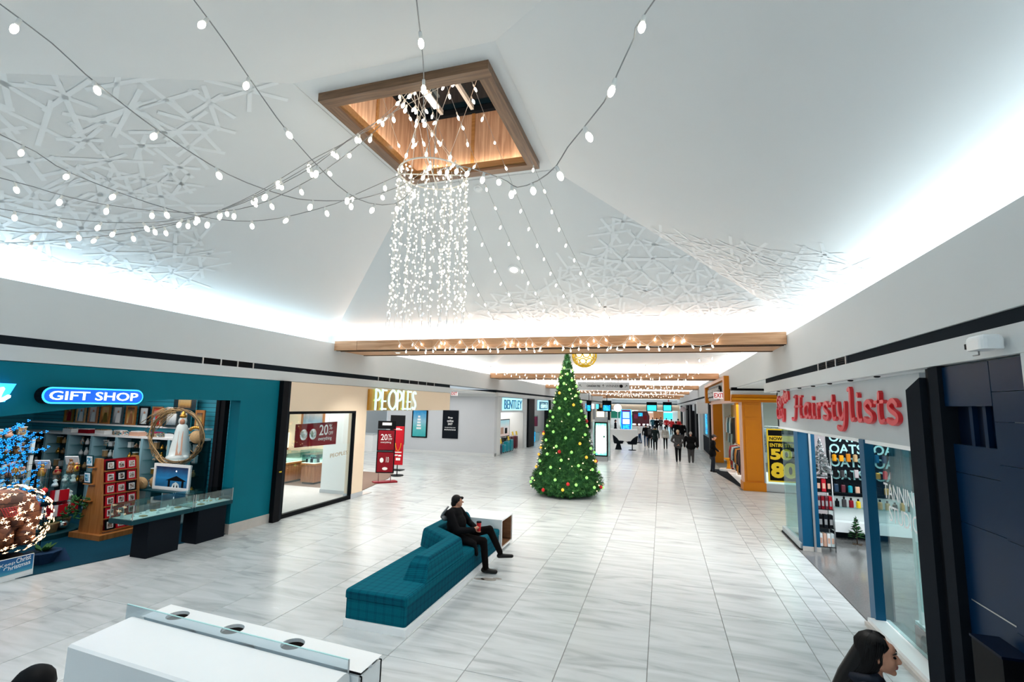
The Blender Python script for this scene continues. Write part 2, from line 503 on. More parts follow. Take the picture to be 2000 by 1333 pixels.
# ------------------------------------------------------------------ helpers
class MB:
    """collects shapes in world (or local) coordinates and links them as ONE mesh object"""

    def __init__(s):
        s.v, s.f, s.m, s.sm, s.mats = [], [], [], [], []

    def mi(s, m):
        m = MT[m] if isinstance(m, str) else m
        if m not in s.mats:
            s.mats.append(m)
        return s.mats.index(m)

    def add(s, vs, fs, m, smooth=False):
        o = len(s.v)
        i = s.mi(m)
        s.v += [tuple(v) for v in vs]
        for f in fs:
            s.f.append(tuple(o + k for k in f))
            s.m.append(i)
            s.sm.append(smooth)
        return s

    def box(s, x0, x1, y0, y1, z0, z1, m):
        vs = [(x, y, z) for x in (x0, x1) for y in (y0, y1) for z in (z0, z1)]
        return s.add(vs, [(0, 1, 3, 2), (4, 6, 7, 5), (0, 4, 5, 1), (2, 3, 7, 6), (0, 2, 6, 4), (1, 5, 7, 3)], m)

    def obox(s, c, sx, sy, sz, m, rz=0, rx=0, ry=0):
        q = Matrix.Rotation(rz, 3, 'Z') @ Matrix.Rotation(ry, 3, 'Y') @ Matrix.Rotation(rx, 3, 'X')
        c = Vector(c)
        vs = [c + q @ Vector((x * sx / 2, y * sy / 2, z * sz / 2)) for x in (-1, 1) for y in (-1, 1) for z in (-1, 1)]
        return s.add(vs, [(0, 1, 3, 2), (4, 6, 7, 5), (0, 4, 5, 1), (2, 3, 7, 6), (0, 2, 6, 4), (1, 5, 7, 3)], m)

    def rbox(s, x0, x1, y0, y1, z0, z1, m, r=0.03, n=3):
        """box with rounded vertical edges and a softened top"""
        pts = []
        for cx, cy, a0 in ((x1 - r, y1 - r, 0), (x0 + r, y1 - r, PI / 2), (x0 + r, y0 + r, PI), (x1 - r, y0 + r, 1.5 * PI)):
            for k in range(n + 1):
                a = a0 + PI / 2 * k / n
                pts.append((cx, cy, math.cos(a), math.sin(a)))
        N = len(pts)
        vs = []
        rings = [(z0, r), (z1 - r, r)] + [(z1 - r + r * math.sin(PI / 2 * k / n), r * math.cos(PI / 2 * k / n)) for k in range(1, n + 1)]
        for z, q in rings:
            vs += [(x + a * q, y + b * q, z) for x, y, a, b in pts]
        fs = [tuple(range(N))[::-1]]
        for k in range(len(rings) - 1):
            fs += [(k * N + i, k * N + (i + 1) % N, (k + 1) * N + (i + 1) % N, (k + 1) * N + i) for i in range(N)]
        fs.append(tuple((len(rings) - 1) * N + i for i in range(N)))
        return s.add(vs, fs, m)

    def quad(s, a, b, c, d, m):
        return s.add([a, b, c, d], [(0, 1, 2, 3)], m)

    def prism(s, pts, d, m):
        """polygon PTS (3D, planar) swept along vector D"""
        n = len(pts)
        d = Vector(d)
        vs = [Vector(p) for p in pts] + [Vector(p) + d for p in pts]
        fs = [tuple(range(n))[::-1], tuple(range(n, 2 * n))] + [(i, (i + 1) % n, n + (i + 1) % n, n + i) for i in range(n)]
        return s.add(vs, fs, m)

    def tube(s, path, r, m, n=6, caps=True, closed=False):
        path = [Vector(p) for p in path]
        k = len(path)
        rs = r if isinstance(r, (list, tuple)) else [r] * k
        vs, fs = [], []
        up = None
        for i, p in enumerate(path):
            if closed:
                t = path[(i + 1) % k] - path[i - 1]
            else:
                t = path[min(i + 1, k - 1)] - path[max(i - 1, 0)]
            if t.length < 1e-9:
                t = Vector((0, 0, 1))
            t.normalize()
            if up is None:
                up = Vector((0, 0, 1)) if abs(t.z) < 0.9 else Vector((1, 0, 0))
            a = t.cross(up)
            if a.length < 1e-6:
                a = t.orthogonal()
            a.normalize()
            b = t.cross(a)
            up = -b if False else up
            for j in range(n):
                an = 2 * PI * j / n
                vs.append(p + a * (math.cos(an) * rs[i]) + b * (math.sin(an) * rs[i]))
        for i in range(k if closed else k - 1):
            i2 = (i + 1) % k
            fs += [(i * n + j, i * n + (j + 1) % n, i2 * n + (j + 1) % n, i2 * n + j) for j in range(n)]
        if caps and not closed:
            fs += [tuple(range(n))[::-1], tuple((k - 1) * n + j for j in range(n))]
        return s.add(vs, fs, m, True)

    def cyl(s, c, r, z0, z1, m, n=16, r1=None):
        return s.lathe([(r, z0), (r if r1 is None else r1, z1)], c, m, n, False)

    def lathe(s, prof, c, m, n=16, smooth=True, caps=True):
        cx, cy = c[0], c[1]
        cz = c[2] if len(c) > 2 else 0
        vs = []
        for r, z in prof:
            vs += [(cx + r * math.cos(2 * PI * j / n), cy + r * math.sin(2 * PI * j / n), cz + z) for j in range(n)]
        fs = []
        for i in range(len(prof) - 1):
            fs += [(i * n + j, i * n + (j + 1) % n, (i + 1) * n + (j + 1) % n, (i + 1) * n + j) for j in range(n)]
        if caps:
            fs += [tuple(range(n))[::-1], tuple((len(prof) - 1) * n + j for j in range(n))]
        return s.add(vs, fs, m, smooth)

    def ball(s, c, r, m, n=8, k=5, rot=None):
        rx, ry, rz = r if isinstance(r, (tuple, list)) else (r, r, r)
        c = Vector(c)
        vs = [Vector((0, 0, -rz))]
        for i in range(1, k):
            a = -PI / 2 + PI * i / k
            vs += [Vector((rx * math.cos(a) * math.cos(2 * PI * j / n), ry * math.cos(a) * math.sin(2 * PI * j / n), rz * math.sin(a))) for j in range(n)]
        vs.append(Vector((0, 0, rz)))
        if rot is not None:
            vs = [rot @ v for v in vs]
        vs = [v + c for v in vs]
        fs = [(0, 1 + (j + 1) % n, 1 + j) for j in range(n)]
        for i in range(k - 2):
            fs += [(1 + i * n + j, 1 + i * n + (j + 1) % n, 1 + (i + 1) * n + (j + 1) % n, 1 + (i + 1) * n + j) for j in range(n)]
        l = len(vs) - 1
        fs += [(l, 1 + (k - 2) * n + j, 1 + (k - 2) * n + (j + 1) % n) for j in range(n)]
        return s.add(vs, fs, m, True)

    def build(s, name, parent=None, world=True):
        me = bpy.data.meshes.new(name)
        vs = s.v
        if parent is not None and world:
            t = wloc(parent)
            vs = [(a - t.x, b - t.y, c - t.z) for a, b, c in vs]
        me.from_pydata(vs, [], s.f)
        for m in s.mats:
            me.materials.append(m)
        me.polygons.foreach_set('material_index', s.m)
        me.polygons.foreach_set('use_smooth', s.sm)
        me.update()
        return link(name, me, parent)


def wloc(o):
    t = Vector((0, 0, 0))
    while o is not None:
        t += o.location
        o = o.parent
    return t


def link(name, data, parent=None):
    o = bpy.data.objects.new(name, data)
    COL.objects.link(o)
    if parent is not None:
        o.parent = parent
    return o


def tag(o, label=None, cat=None, group=None, kind=None):
    if label:
        o['label'] = label
    if cat:
        o['category'] = cat
    if group:
        o['group'] = group
    if kind:
        o['kind'] = kind
    return o


def thing(name, label, cat, loc=(0, 0, 0), rz=0, group=None):
    o = link(name, None)
    o.location = loc
    o.rotation_euler = (0, 0, rz)
    return tag(o, label, cat, group)


def one(mb, name, label, cat, group=None):
    """a thing that is a single mesh"""
    return tag(mb.build(name), label, cat, group)


def struct(mb, name, parent=None):
    o = mb.build(name, parent)
    if parent is None:
        o['kind'] = 'structure'
    return o


def copy_tree(o, parent=None):
    c = o.copy()
    COL.objects.link(c)
    c.parent = parent
    for ch in o.children:
        copy_tree(ch, c)
    return c


def dup(o, loc, rz=None, label=None, scale=None):
    c = copy_tree(o)
    c.location = loc
    if rz is not None:
        c.rotation_euler = (0, 0, rz)
    if label:
        c['label'] = label
    if scale:
        c.scale = (scale,) * 3
    return c


def eval_mesh(o, name):
    dg = bpy.context.evaluated_depsgraph_get()
    me = bpy.data.meshes.new_from_object(o.evaluated_get(dg))
    me.name = name
    return me


def text(name, s, parent, o, right, up, w, h, m, depth=0.01, bold=0.0, shear=0.0, space=1.0, label=None, size_by_h=False):
    """lettering S as a mesh: lower left corner at O, fitted to width W and height H on the plane of RIGHT and UP"""
    cu = bpy.data.curves.new(name, 'FONT')
    cu.body = s
    cu.extrude = 0.05
    cu.offset = bold
    cu.shear = shear
    cu.space_character = space
    cu.resolution_u = 3
    tmp = bpy.data.objects.new(name, cu)
    COL.objects.link(tmp)
    bpy.context.view_layer.update()
    me = eval_mesh(tmp, name)
    bpy.data.objects.remove(tmp)
    bpy.data.curves.remove(cu)
    xs = [v.co.x for v in me.vertices]
    ys = [v.co.y for v in me.vertices]
    if not xs:
        return None
    x0, x1, y0, y1 = min(xs), max(xs), min(ys), max(ys)
    right = Vector(right).normalized()
    up = Vector(up).normalized()
    nrm = right.cross(up)
    o = Vector(o)
    fx = w / (x1 - x0)
    fy = h / (y1 - y0)
    t = wloc(parent) if parent is not None else Vector((0, 0, 0))
    for v in me.vertices:
        v.co = o + right * ((v.co.x - x0) * fx) + up * ((v.co.y - y0) * fy) + nrm * ((v.co.z + 0.05) / 0.1 * depth) - t
    me.materials.clear()
    me.materials.append(MT[m] if isinstance(m, str) else m)
    ob = link(name, me, parent)
    if label:
        ob['label'] = label
    return ob


def strokes(mb, glyphs, o, right, up, sx, sy, m, depth, w):
    """brush lettering: GLYPHS = lists of (x, y[, width]) strokes, each made a rounded ribbon DEPTH thick"""
    right = Vector(right).normalized()
    up = Vector(up).normalized()
    nrm = right.cross(up)
    o = Vector(o)
    for st in glyphs:
        pts = [(p[0], p[1], (p[2] if len(p) > 2 else 1.0)) for p in st]
        # Catmull-Rom through the points
        dense = []
        if len(pts) > 2:
            for i in range(len(pts) - 1):
                p0, p1, p2, p3 = pts[max(i - 1, 0)], pts[i], pts[i + 1], pts[min(i + 2, len(pts) - 1)]
                for k in range(5):
                    t = k / 5
                    dense.append(tuple(0.5 * (2 * p1[c] + (p2[c] - p0[c]) * t + (2 * p0[c] - 5 * p1[c] + 4 * p2[c] - p3[c]) * t * t + (3 * p1[c] - p0[c] - 3 * p2[c] + p3[c]) * t ** 3) for c in range(3)))
            dense.append(pts[-1])
        else:
            dense = pts
        n = len(dense)
        q = [Vector((p[0] * sx, p[1] * sy)) for p in dense]
        left, rgt = [], []
        for i in range(n):
            d = q[min(i + 1, n - 1)] - q[max(i - 1, 0)]
            if d.length < 1e-9:
                d = Vector((1, 0))
            d.normalize()
            nn = Vector((-d.y, d.x)) * (w * max(dense[i][2], 0.05) / 2)
            left.append(q[i] + nn)
            rgt.append(q[i] - nn)
        e0 = q[0] - (q[1] - q[0]).normalized() * w * dense[0][2] * 0.4
        e1 = q[-1] + (q[-1] - q[-2]).normalized() * w * dense[-1][2] * 0.4
        L = [e0] + left + [e1]
        Rr = [e0] + rgt + [e1]
        vs, fs = [], []
        for z in (0, depth):
            for a, b in zip(L, Rr):
                vs.append(o + right * a.x + up * a.y + nrm * z)
                vs.append(o + right * b.x + up * b.y + nrm * z)
        k = len(L)
        for i in range(k - 1):
            a = 2 * i
            f = 2 * k
            fs += [(f + a, f + a + 1, f + a + 3, f + a + 2), (a, a + 2, a + 3, a + 1), (a, f + a, f + a + 2, a + 2), (a + 1, a + 3, f + a + 3, f + a + 1)]
        mb.add(vs, fs, m)


def ray(px, py):
    return (CR * ((px - 1000) / F_PX) - CU * ((py - 666.5) / F_PX) + CF)


def at_x(px, py, X):
    d = ray(px, py)
    return Vector((0, 0, CAM_H)) + d * (X / d.x)


def at_y(px, py, Y):
    d = ray(px, py)
    return Vector((0, 0, CAM_H)) + d * (Y / d.y)


def at_z(px, py, Z):
    d = ray(px, py)
    return Vector((0, 0, CAM_H)) + d * ((Z - CAM_H) / d.z)


# ------------------------------------------------------------------ the setting: floor
TX = [1.70 - 0.956 * k for k in range(11)][::-1]          # joints of the wide tiles
XS = [-9.0, -8.57, -8.2] + TX + [2.03, 2.35, 2.70]
fl = MB()
fl.box(-18.5, 9, -3, 100, -0.12, -0.006, 'grout')
fl.box(-18.5, -9.0, 2, 100, -0.006, -0.001, 'stone')
floor = struct(fl, 'floor')
TL = 2.58
ROW0 = 2.80
tile_mesh = {}
JT = 0.006
for r in range(16):
    y0 = ROW0 + TL * r
    for i in range(len(XS) - 1):
        x0, x1 = XS[i], XS[i + 1]
        w = round(x1 - x0, 3)
        if w not in tile_mesh:
            b = MB()
            b.add([(JT / 2, JT / 2, -0.006), (w - JT / 2, JT / 2, -0.006), (w - JT / 2, TL - JT / 2, -0.006), (JT / 2, TL - JT / 2, -0.006),
                   (JT, JT, 0), (w - JT, JT, 0), (w - JT, TL - JT, 0), (JT, TL - JT, 0)],
                  [(4, 5, 6, 7), (0, 1, 5, 4), (1, 2, 6, 5), (2, 3, 7, 6), (3, 0, 4, 7)], 'stone')
            t = b.build('tile', floor)
            tile_mesh[w] = t.data
        else:
            t = link('tile', tile_mesh[w], floor)
        t.location = (x0, y0, 0)
rest = MB()
XA = [-9.0, -8.57, -8.2] + TX + [2.03, 2.35, 2.70]
for r in range(16, 38):
    y0 = ROW0 + TL * r
    for i in range(len(XA) - 1):
        rest.quad((XA[i] + .003, y0 + .003, 0), (XA[i + 1] - .003, y0 + .003, 0), (XA[i + 1] - .003, y0 + TL - .003, 0), (XA[i] + .003, y0 + TL - .003, 0), 'stone')
for r in range(-2, 0):
    y0 = ROW0 + TL * r
    for i in range(len(XA) - 1):
        rest.quad((XA[i] + .003, y0 + .003, 0), (XA[i + 1] - .003, y0 + .003, 0), (XA[i + 1] - .003, y0 + TL - .003, 0), (XA[i] + .003, y0 + TL - .003, 0), 'stone')
for y0 in [13.75 + 1.3 * k for k in range(5)]:               # cross corridor on the right
    for x0 in [2.70 + 0.956 * k for k in range(6)]:
        y1 = min(y0 + 1.3, 19.9)
        rest.quad((x0 + .003, y0 + .003, 0), (x0 + .953, y0 + .003, 0), (x0 + .953, y1 - .003, 0), (x0 + .003, y1 - .003, 0), 'stone')
for y0 in [20.6 + 1.3 * k for k in range(5)]:                # side corridor on the left
    for x0 in [-15.7 + 0.956 * k for k in range(7)]:
        rest.quad((x0 + .003, y0 + .003, 0.001), (x0 + .953, y0 + .003, 0.001), (x0 + .953, y0 + 1.297, 0.001), (x0 + .003, y0 + 1.297, 0.001), 'stone')
o = rest.build('tile_field', floor)
o['kind'] = 'stuff'
# shop floors
b = MB()
b.prism([(-17.6, 2.2, 0.004), (-10.9, 2.2, 0.004), (-9.85, 5.4, 0.004), (-9.05, 8.7, 0.004), (-9.3, 9.8, 0.004), (-17.6, 9.8, 0.004)], (0, 0, 0.006), 'carpet')
struct(b, 'floor_gift_shop')
b = MB()
b.box(-14.6, -9.02, 9.95, 14.2, 0.002, 0.012, 'greycarpet')
b.prism([(-14.6, 14.2, 0.002), (-9.45, 14.2, 0.002), (-10.1, 17.0, 0.002), (-10.6, 18.2, 0.002), (-14.6, 18.2, 0.002)], (0, 0, 0.012), 'brown')
struct(b, 'floor_jewelry_shop')
b = MB()
b.box(2.705, 7.4, 6.2, 13.72, 0.0005, 0.008, 'granite')
struct(b, 'floor_salon')
b = MB()
b.prism([(2.36, 26.3, 0.001), (2.36, 24.6, 0.001), (2.78, 20.8, 0.001), (3.0, 19.95, 0.001), (7.6, 19.95, 0.001), (7.6, 26.3, 0.001)], (0, 0, 0.006), 'strip')
b.prism([(2.9, 26.2, 0.007), (2.9, 20.9, 0.007), (3.2, 20.3, 0.007), (7.6, 20.1, 0.007), (7.6, 26.2, 0.007)], (0, 0, 0.004), 'whitematt')
struct(b, 'floor_fashion_shop')

# ------------------------------------------------------------------ ceiling: one hipped vault per bay
VZ0, VZ1 = 4.80, 6.95
SET = 0.45


def vault(y0, y1, sky):
    cy = (y0 + y1) / 2 + (0.225 if sky else 0)
    a = [(XL - SET, y0 - SET), (XR + SET, y0 - SET), (XR + SET, y1 + SET), (XL - SET, y1 + SET)]
    bx0, bx1, by0, by1 = -4.48, -1.72, cy - 1.55, cy + 1.58
    t = [(bx0, by0), (bx1, by0), (bx1, by1), (bx0, by1)]
    b = MB()
    lo = [(x, y, VZ0) for x, y in a]
    hi = [(x, y, VZ1) for x, y in t]
    base = [(x, y, 4.40) for x, y in a]
    for i in range(4):
        j = (i + 1) % 4
        b.quad(lo[i], lo[j], hi[j], hi[i], 'ceiling')
        b.quad(base[i], base[j], lo[j], lo[i], 'ceiling')
    # flat border round the skylight, one step up
    if sky:
        s0, s1, q0, q1 = SKX[0], SKX[1], SKY[0], SKY[1]
        zz = VZ1 + 0.015
        o_, i_ = [(bx0, by0), (bx1, by0), (bx1, by1), (bx0, by1)], [(s0, q0), (s1, q0), (s1, q1), (s0, q1)]
        for i in range(4):
            j = (i + 1) % 4
            b.quad(o_[i] + (VZ1,), o_[j] + (VZ1,), o_[j] + (zz,), o_[i] + (zz,), 'ceiling')
            b.quad(o_[i] + (zz,), o_[j] + (zz,), i_[j] + (zz,), i_[i] + (zz,), 'ceiling')
    else:
        b.quad(*hi, 'ceiling')
    return b, lo, hi


ceil_parts = []
for k, (y0, y1) in enumerate(BAYS):
    b, lo, hi = vault(y0, y1, k == 0)
    if k == 0:
        LO, HI = lo, hi
    o = struct(b, 'ceiling')
    ceil_parts.append(o)
# stick-pattern decal printed on three slopes of the near vault
PR = random.Random(3)


def decal(i, region, n, width):
    """clusters of crossing bars on slope I; REGION = (u0,u1,v0,v1), u along the foot, v up the slope"""
    j = (i + 1) % 4
    A, B, C_, D_ = [Vector(p) for p in (LO[i], LO[j], HI[j], HI[i])]

    def P(u, v):
        return (A.lerp(B, u)).lerp(D_.lerp(C_, u), v)
    nrm = (B - A).cross(D_ - A).normalized()
    if nrm.z > 0:
        nrm = -nrm
    b = MB()
    U = (B - A).normalized()
    V = nrm.cross(U)
    if V.z < 0:
        V = -V
    u0, u1, v0, v1, inner = region
    made, tries, taken = 0, 0, []
    while made < n and tries < 6000:
        tries += 1
        u, v = PR.uniform(u0, u1), PR.uniform(v0, v1)
        if v > v0 + (v1 - v0) * (.25 + .75 * abs(u - inner) / abs(u1 - u0)):
            continue
        c = P(u, v)
        if any((c - q).length < .34 for q in taken):
            continue
        taken.append(c)
        a0 = PR.uniform(0, PI)
        for q in range(PR.choice((2, 3, 3))):
            a = a0 + q * PI / 3 + PR.uniform(-.3, .3)
            d = U * math.cos(a) + V * math.sin(a)
            e = nrm.cross(d) * (width / 2)
            l = PR.uniform(0.22, 0.50)
            o_ = c + d * PR.uniform(-.12, .12) + nrm * (0.004 + 0.0004 * (made % 10))
            b.quad(o_ - d * l - e, o_ + d * l - e, o_ + d * l + e, o_ - d * l + e, 'pattern')
        made += 1
    t = b.build('stick_pattern', ceil_parts[0])
    t['kind'] = 'stuff'


decal(2, (0.02, 0.60, 0.06, 0.78, 0.60), 120, 0.055)      # far slope (foot runs from right to left)
decal(1, (0.66, 0.98, 0.06, 0.66, 0.66), 70, 0.055)       # right slope, far end
decal(3, (0.42, 0.98, 0.08, 0.95, 0.42), 130, 0.055)      # left slope, near end
# small round items fixed on the slopes
F2 = [Vector(p) for p in (LO[2], LO[3], HI[3], HI[2])]


def on_far_slope(px, py):
    n = (F2[1] - F2[0]).cross(F2[3] - F2[0]).normalized()
    d = ray(px, py)
    o_ = Vector((0, 0, CAM_H))
    return o_ + d * ((F2[0] - o_).dot(n) / d.dot(n)), (n if n.z < 0 else -n)


def disc(px, py, r, name, label, cat, dm):
    p, n = on_far_slope(px, py)
    q = n.to_track_quat('Z', 'Y').to_matrix()
    t = thing(name, label, cat, p)
    b = MB()
    b.lathe([(r * 1.18, -0.004), (r * 1.18, 0.02), (r, 0.024)], (0, 0, 0), 'white', 20, False)
    b.v = [tuple(q @ Vector(v)) for v in b.v]
    b.build('trim_ring', t, world=False)
    b = MB()
    b.lathe([(r * 0.98, 0.018), (r * 0.55, 0.034), (0.01, 0.036)], (0, 0, 0), dm, 18, True)
    b.v = [tuple(q @ Vector(v)) for v in b.v]
    b.build('diffuser', t, world=False)


MT['lampface'] = mat('lamp_face', (1, 1, 0.9), 0.4, var=0, emit=1.5, ecol=(1, 1, 0.86))
disc(1004, 526, 0.115, 'ceiling_downlight', 'round recessed ceiling downlight in the far vault slope', 'downlight', 'lampface')
disc(934, 368, 0.07, 'smoke_detector', 'small white round detector on the far vault slope under the skylight', 'detector', 'white')

# flat soffits over the cove shelves, between the bays and behind the camera
b = MB()
b.box(-9.9, 3.5, -3.2, BAYS[0][0] - SET, 4.35, 4.5, 'ceiling')
struct(b, 'ceiling_rear')

# ------------------------------------------------------------------ bulkheads
for side, X, sg in (('left', XL, -1), ('right', XR, 1)):
    b = MB()
    x0, x1 = sorted((X, X + sg * 0.06))
    b.box(x0, x1, -3, END_Y, BULK_B, BULK_T, 'wall')
    x0, x1 = sorted((X, X + sg * 0.5))
    b.box(x0, x1, -3, END_Y, BULK_B - 0.03, BULK_B, 'wall')
    b.box(*sorted((X + sg * 0.02, X + sg * 0.5)), -3, END_Y, 4.30, 4.36, 'wall')
    struct(b, 'wall_' + side)
    # charcoal strip recessed under the bulkhead, and the white fascia below it
    spans = [(-3, 20.0), (26.5, END_Y)] if side == 'left' else [(-3, 14.45), (26.2, END_Y)]
    for a, c in spans:
        b = MB()
        b.box(*sorted((X + sg * 0.03, X + sg * 0.10)), a, c, STRIP_B, BULK_B - 0.03, 'strip')
        struct(b, 'trim_1' if side == 'left' else 'trim_2')
        b = MB()
        b.box(*sorted((X + (0 if side == 'left' else -0.02), X + sg * 0.42)), a, c, FASC_B, STRIP_B, 'wall')
        struct(b, 'trim_3' if side == 'left' else 'trim_4')
# lowered ceilings of the side corridors and shops
b = MB()
b.box(-16, XL - 0.06, 20.0, 26.9, 3.52, 3.6, 'ceiling')
b.box(-18.5, XL - 0.1, 1.5, 20.0, 3.36, 3.44, 'ceiling')
b.box(-16, XL - 0.1, 26.9, END_Y, 3.36, 3.44, 'ceiling')
struct(b, 'ceiling_left_shops')
b = MB()
b.box(XR + 0.1, 9, 1.5, 14.3, 3.36, 3.44, 'ceiling')
b.box(XR + 0.06, 9, 14.3, 19.9, 3.70, 3.78, 'ceiling')
b.box(XR + 0.1, 9, 19.9, END_Y, 3.5, 3.58, 'ceiling')
struct(b, 'ceiling_right_shops')

b = MB()
b.box(-9.25, -9.0, -3, 1.5, 0, 3.37, 'wall')
struct(b, 'wall_left_near')
b = MB()
b.box(2.66, 2.8, -3, 2.0, 0, 3.38, 'wall')
struct(b, 'wall_right_rear')

# ------------------------------------------------------------------ beams between the bays, clad in wood panels
for k, (y0, y1) in enumerate(BAYS):
    if k == 6:
        break
    yb0, yb1 = y1, y1 + 1.6
    bm_ = MB()
    bm_.box(XL, XR, yb0 + 0.02, yb1 - 0.02, 4.36, 4.60, 'beam')
    bm_.box(XL, XR, yb0 + 0.10, yb0 + 0.14, 4.345, 4.36, 'black')
    bm_.box(XL, XR, yb0 + 0.30, yb0 + 0.34, 4.345, 4.36, 'black')
    bm_.box(XL, XR, yb1 - 0.14, yb1 - 0.10, 4.345, 4.36, 'black')
    t = thing('ceiling_beam', ['first wood-clad ceiling beam from the camera, nearest one with bulb garlands', 'second wood-clad ceiling beam from the camera, behind the tree top',
                               'third wood-clad ceiling beam, behind the hanging direction sign', 'fourth wood-clad ceiling beam down the hall', 'fifth wood-clad ceiling beam down the hall',
                               'sixth wood-clad ceiling beam, farthest down the hall'][k], 'beam', (XL, yb0, 4.36))
    bm_.build('core', t)
    # panels proud of the core with open joints
    xs = [XL + 0.75 + 2.35 * q for q in range(5)]
    xs = [XL] + xs + [XR]
    for q in range(len(xs) - 1):
        p = MB()
        p.box(xs[q] + 0.006, xs[q + 1] - 0.006, yb0, yb0 + 0.03, 4.35, 4.62, 'beam')
        p.box(xs[q] + 0.006, xs[q + 1] - 0.006, yb1 - 0.03, yb1, 4.35, 4.62, 'beam')
        p.build('panel', t)
    for x in (-7.4, -5.3, -3.1, -1.0, 1.1):
        p = MB()
        p.lathe([(0.085, -0.012), (0.085, 0.0)], (x, yb0 + 0.8, 4.36), 'white', 14, False)
        p.lathe([(0.06, -0.016), (0.06, -0.011)], (x, yb0 + 0.8, 4.36), 'lampface', 12, False)
        p.build('spot_lamp', t)
b = MB()
b.box(XL, XR, END_Y, END_Y + 0.2, 3.4, 5.2, 'wall')
b.box(XL, XR, END_Y - 0.02, END_Y, 3.61, 3.77, 'strip')
b.box(-14, 7, 97.0, 97.2, 0, 3.5, 'peach')
struct(b, 'wall_far')

# ------------------------------------------------------------------ skylight well over the near vault
sx0, sx1 = SKX
sy0, sy1 = SKY
t = thing('skylight', 'square wood-framed skylight well with dark glass at the top of the vault', 'skylight', (-3.1, 6.22, SKZ))
fw = 0.17
for (x0, x1, y0, y1, m_) in ((sx0, sx1, sy0, sy0 + fw, 'frame'), (sx0, sx1, sy1 - fw, sy1, 'frame'), (sx0, sx0 + fw, sy0 + fw, sy1 - fw, 'framey'), (sx1 - fw, sx1, sy0 + fw, sy1 - fw, 'framey')):
    p = MB()
    p.box(x0, x1, y0, y1, SKZ - 0.10, SKZ + 0.03, m_)
    p.build('frame_rail', t)
for (x0, x1, y0, y1) in ((sx0 + fw - .02, sx1 - fw + .02, sy0 + fw - .02, sy0 + fw + 0.03), (sx0 + fw - .02, sx1 - fw + .02, sy1 - fw - 0.03, sy1 - fw + .02),
                         (sx0 + fw - .02, sx0 + fw + 0.03, sy0 + fw, sy1 - fw), (sx1 - fw - .03, sx1 - fw + .02, sy0 + fw, sy1 - fw)):
    p = MB()
    p.box(x0, x1, y0, y1, SKZ - 0.05, SKZ + 0.05, 'ledge')
    p.build('light_ledge', t)
WZ = 8.02
wx0, wx1, wy0, wy1 = sx0 + 0.03, sx1 - 0.03, sy0 + 0.03, sy1 - 0.03
for ax in (0, 1):
    lo_, hi_ = (wy0, wy1) if ax == 0 else (wx0, wx1)
    for side in (0, 1):
        for q in range(2):
            a = lo_ + (hi_ - lo_) * q / 2 + 0.004
            c = lo_ + (hi_ - lo_) * (q + 1) / 2 - 0.004
            p = MB()
            if ax == 0:
                x = wx0 if side == 0 else wx1
                p.box(x - 0.02, x + 0.02, a, c, SKZ + 0.02, WZ, 'wellwood')
            else:
                y = wy0 if side == 0 else wy1
                p.box(a, c, y - 0.02, y + 0.02, SKZ + 0.02, WZ, 'wellwood')
            p.build('well_panel', t)
        p = MB()
        mid = (lo_ + hi_) / 2
        if ax == 0:
            x = wx0 + 0.025 if side == 0 else wx1 - 0.025
            p.box(x - 0.012, x + 0.012, mid - 0.03, mid + 0.03, SKZ + 0.05, WZ, 'ledge')
        else:
            y = wy0 + 0.025 if side == 0 else wy1 - 0.025
            p.box(mid - 0.03, mid + 0.03, y - 0.012, y + 0.012, SKZ + 0.05, WZ, 'ledge')
        p.build('joint_batten', t)
p = MB()
for (x0, x1, y0, y1) in ((wx0, wx1, wy0, wy0 + .1), (wx0, wx1, wy1 - .1, wy1), (wx0, wx0 + .1, wy0, wy1), (wx1 - .1, wx1, wy0, wy1)):
    p.box(x0, x1, y0, y1, WZ - 0.01, WZ + 0.09, 'charcoal')
p.build('glazing_frame', t)
MT['nightglass'] = mat('night_glass', (0.004, 0.012, 0.020), 0.08, var=0)
for q in range(4):
    a, c = wx0 + (wx1 - wx0) * q / 4, wx0 + (wx1 - wx0) * (q + 1) / 4
    p = MB()
    p.box(a, c, wy0, wy1, WZ + 0.10, WZ + 0.12, 'nightglass')
    p.build('pane', t)
for q in range(1, 4):
    a = wx0 + (wx1 - wx0) * q / 4
    p = MB()
    p.box(a - 0.028, a + 0.028, wy0 + 0.1, wy1 - 0.1, WZ + 0.02, WZ + 0.10, 'whitematt')
    p.build('glazing_bar', t)
for x in (wx0 + 0.6, wx1 - 0.6):
    p = MB()
    p.box(x - 0.05, x + 0.05, wy0 + 0.35, wy1 - 0.35, WZ - 0.02, WZ + 0.02, 'lampface')
    p.build('tube_lamp', t)


# ------------------------------------------------------------------ string lights
SB = {}


def bulb_proto(key, sock, glob, m):
    b = MB()
    b.lathe([(sock * 0.75, 0.0), (sock, -0.01), (sock, -0.05), (sock * 0.8, -0.055)], (0, 0, 0), 'socket', 8)
    s_ = b.build('socket')
    b = MB()
    b.lathe([(sock * 0.7, -0.052), (glob * 0.85, -0.065), (glob, -0.085), (glob * 0.8, -0.108), (glob * 0.35, -0.122)], (0, 0, 0), m, 8)
    g_ = b.build('bulb')
    SB[key] = (s_.data, g_.data)
    for o in (s_, g_):
        bpy.data.objects.remove(o)


bulb_proto('big', 0.016, 0.025, 'bulb')
bulb_proto('small', 0.010, 0.018, 'bulb')


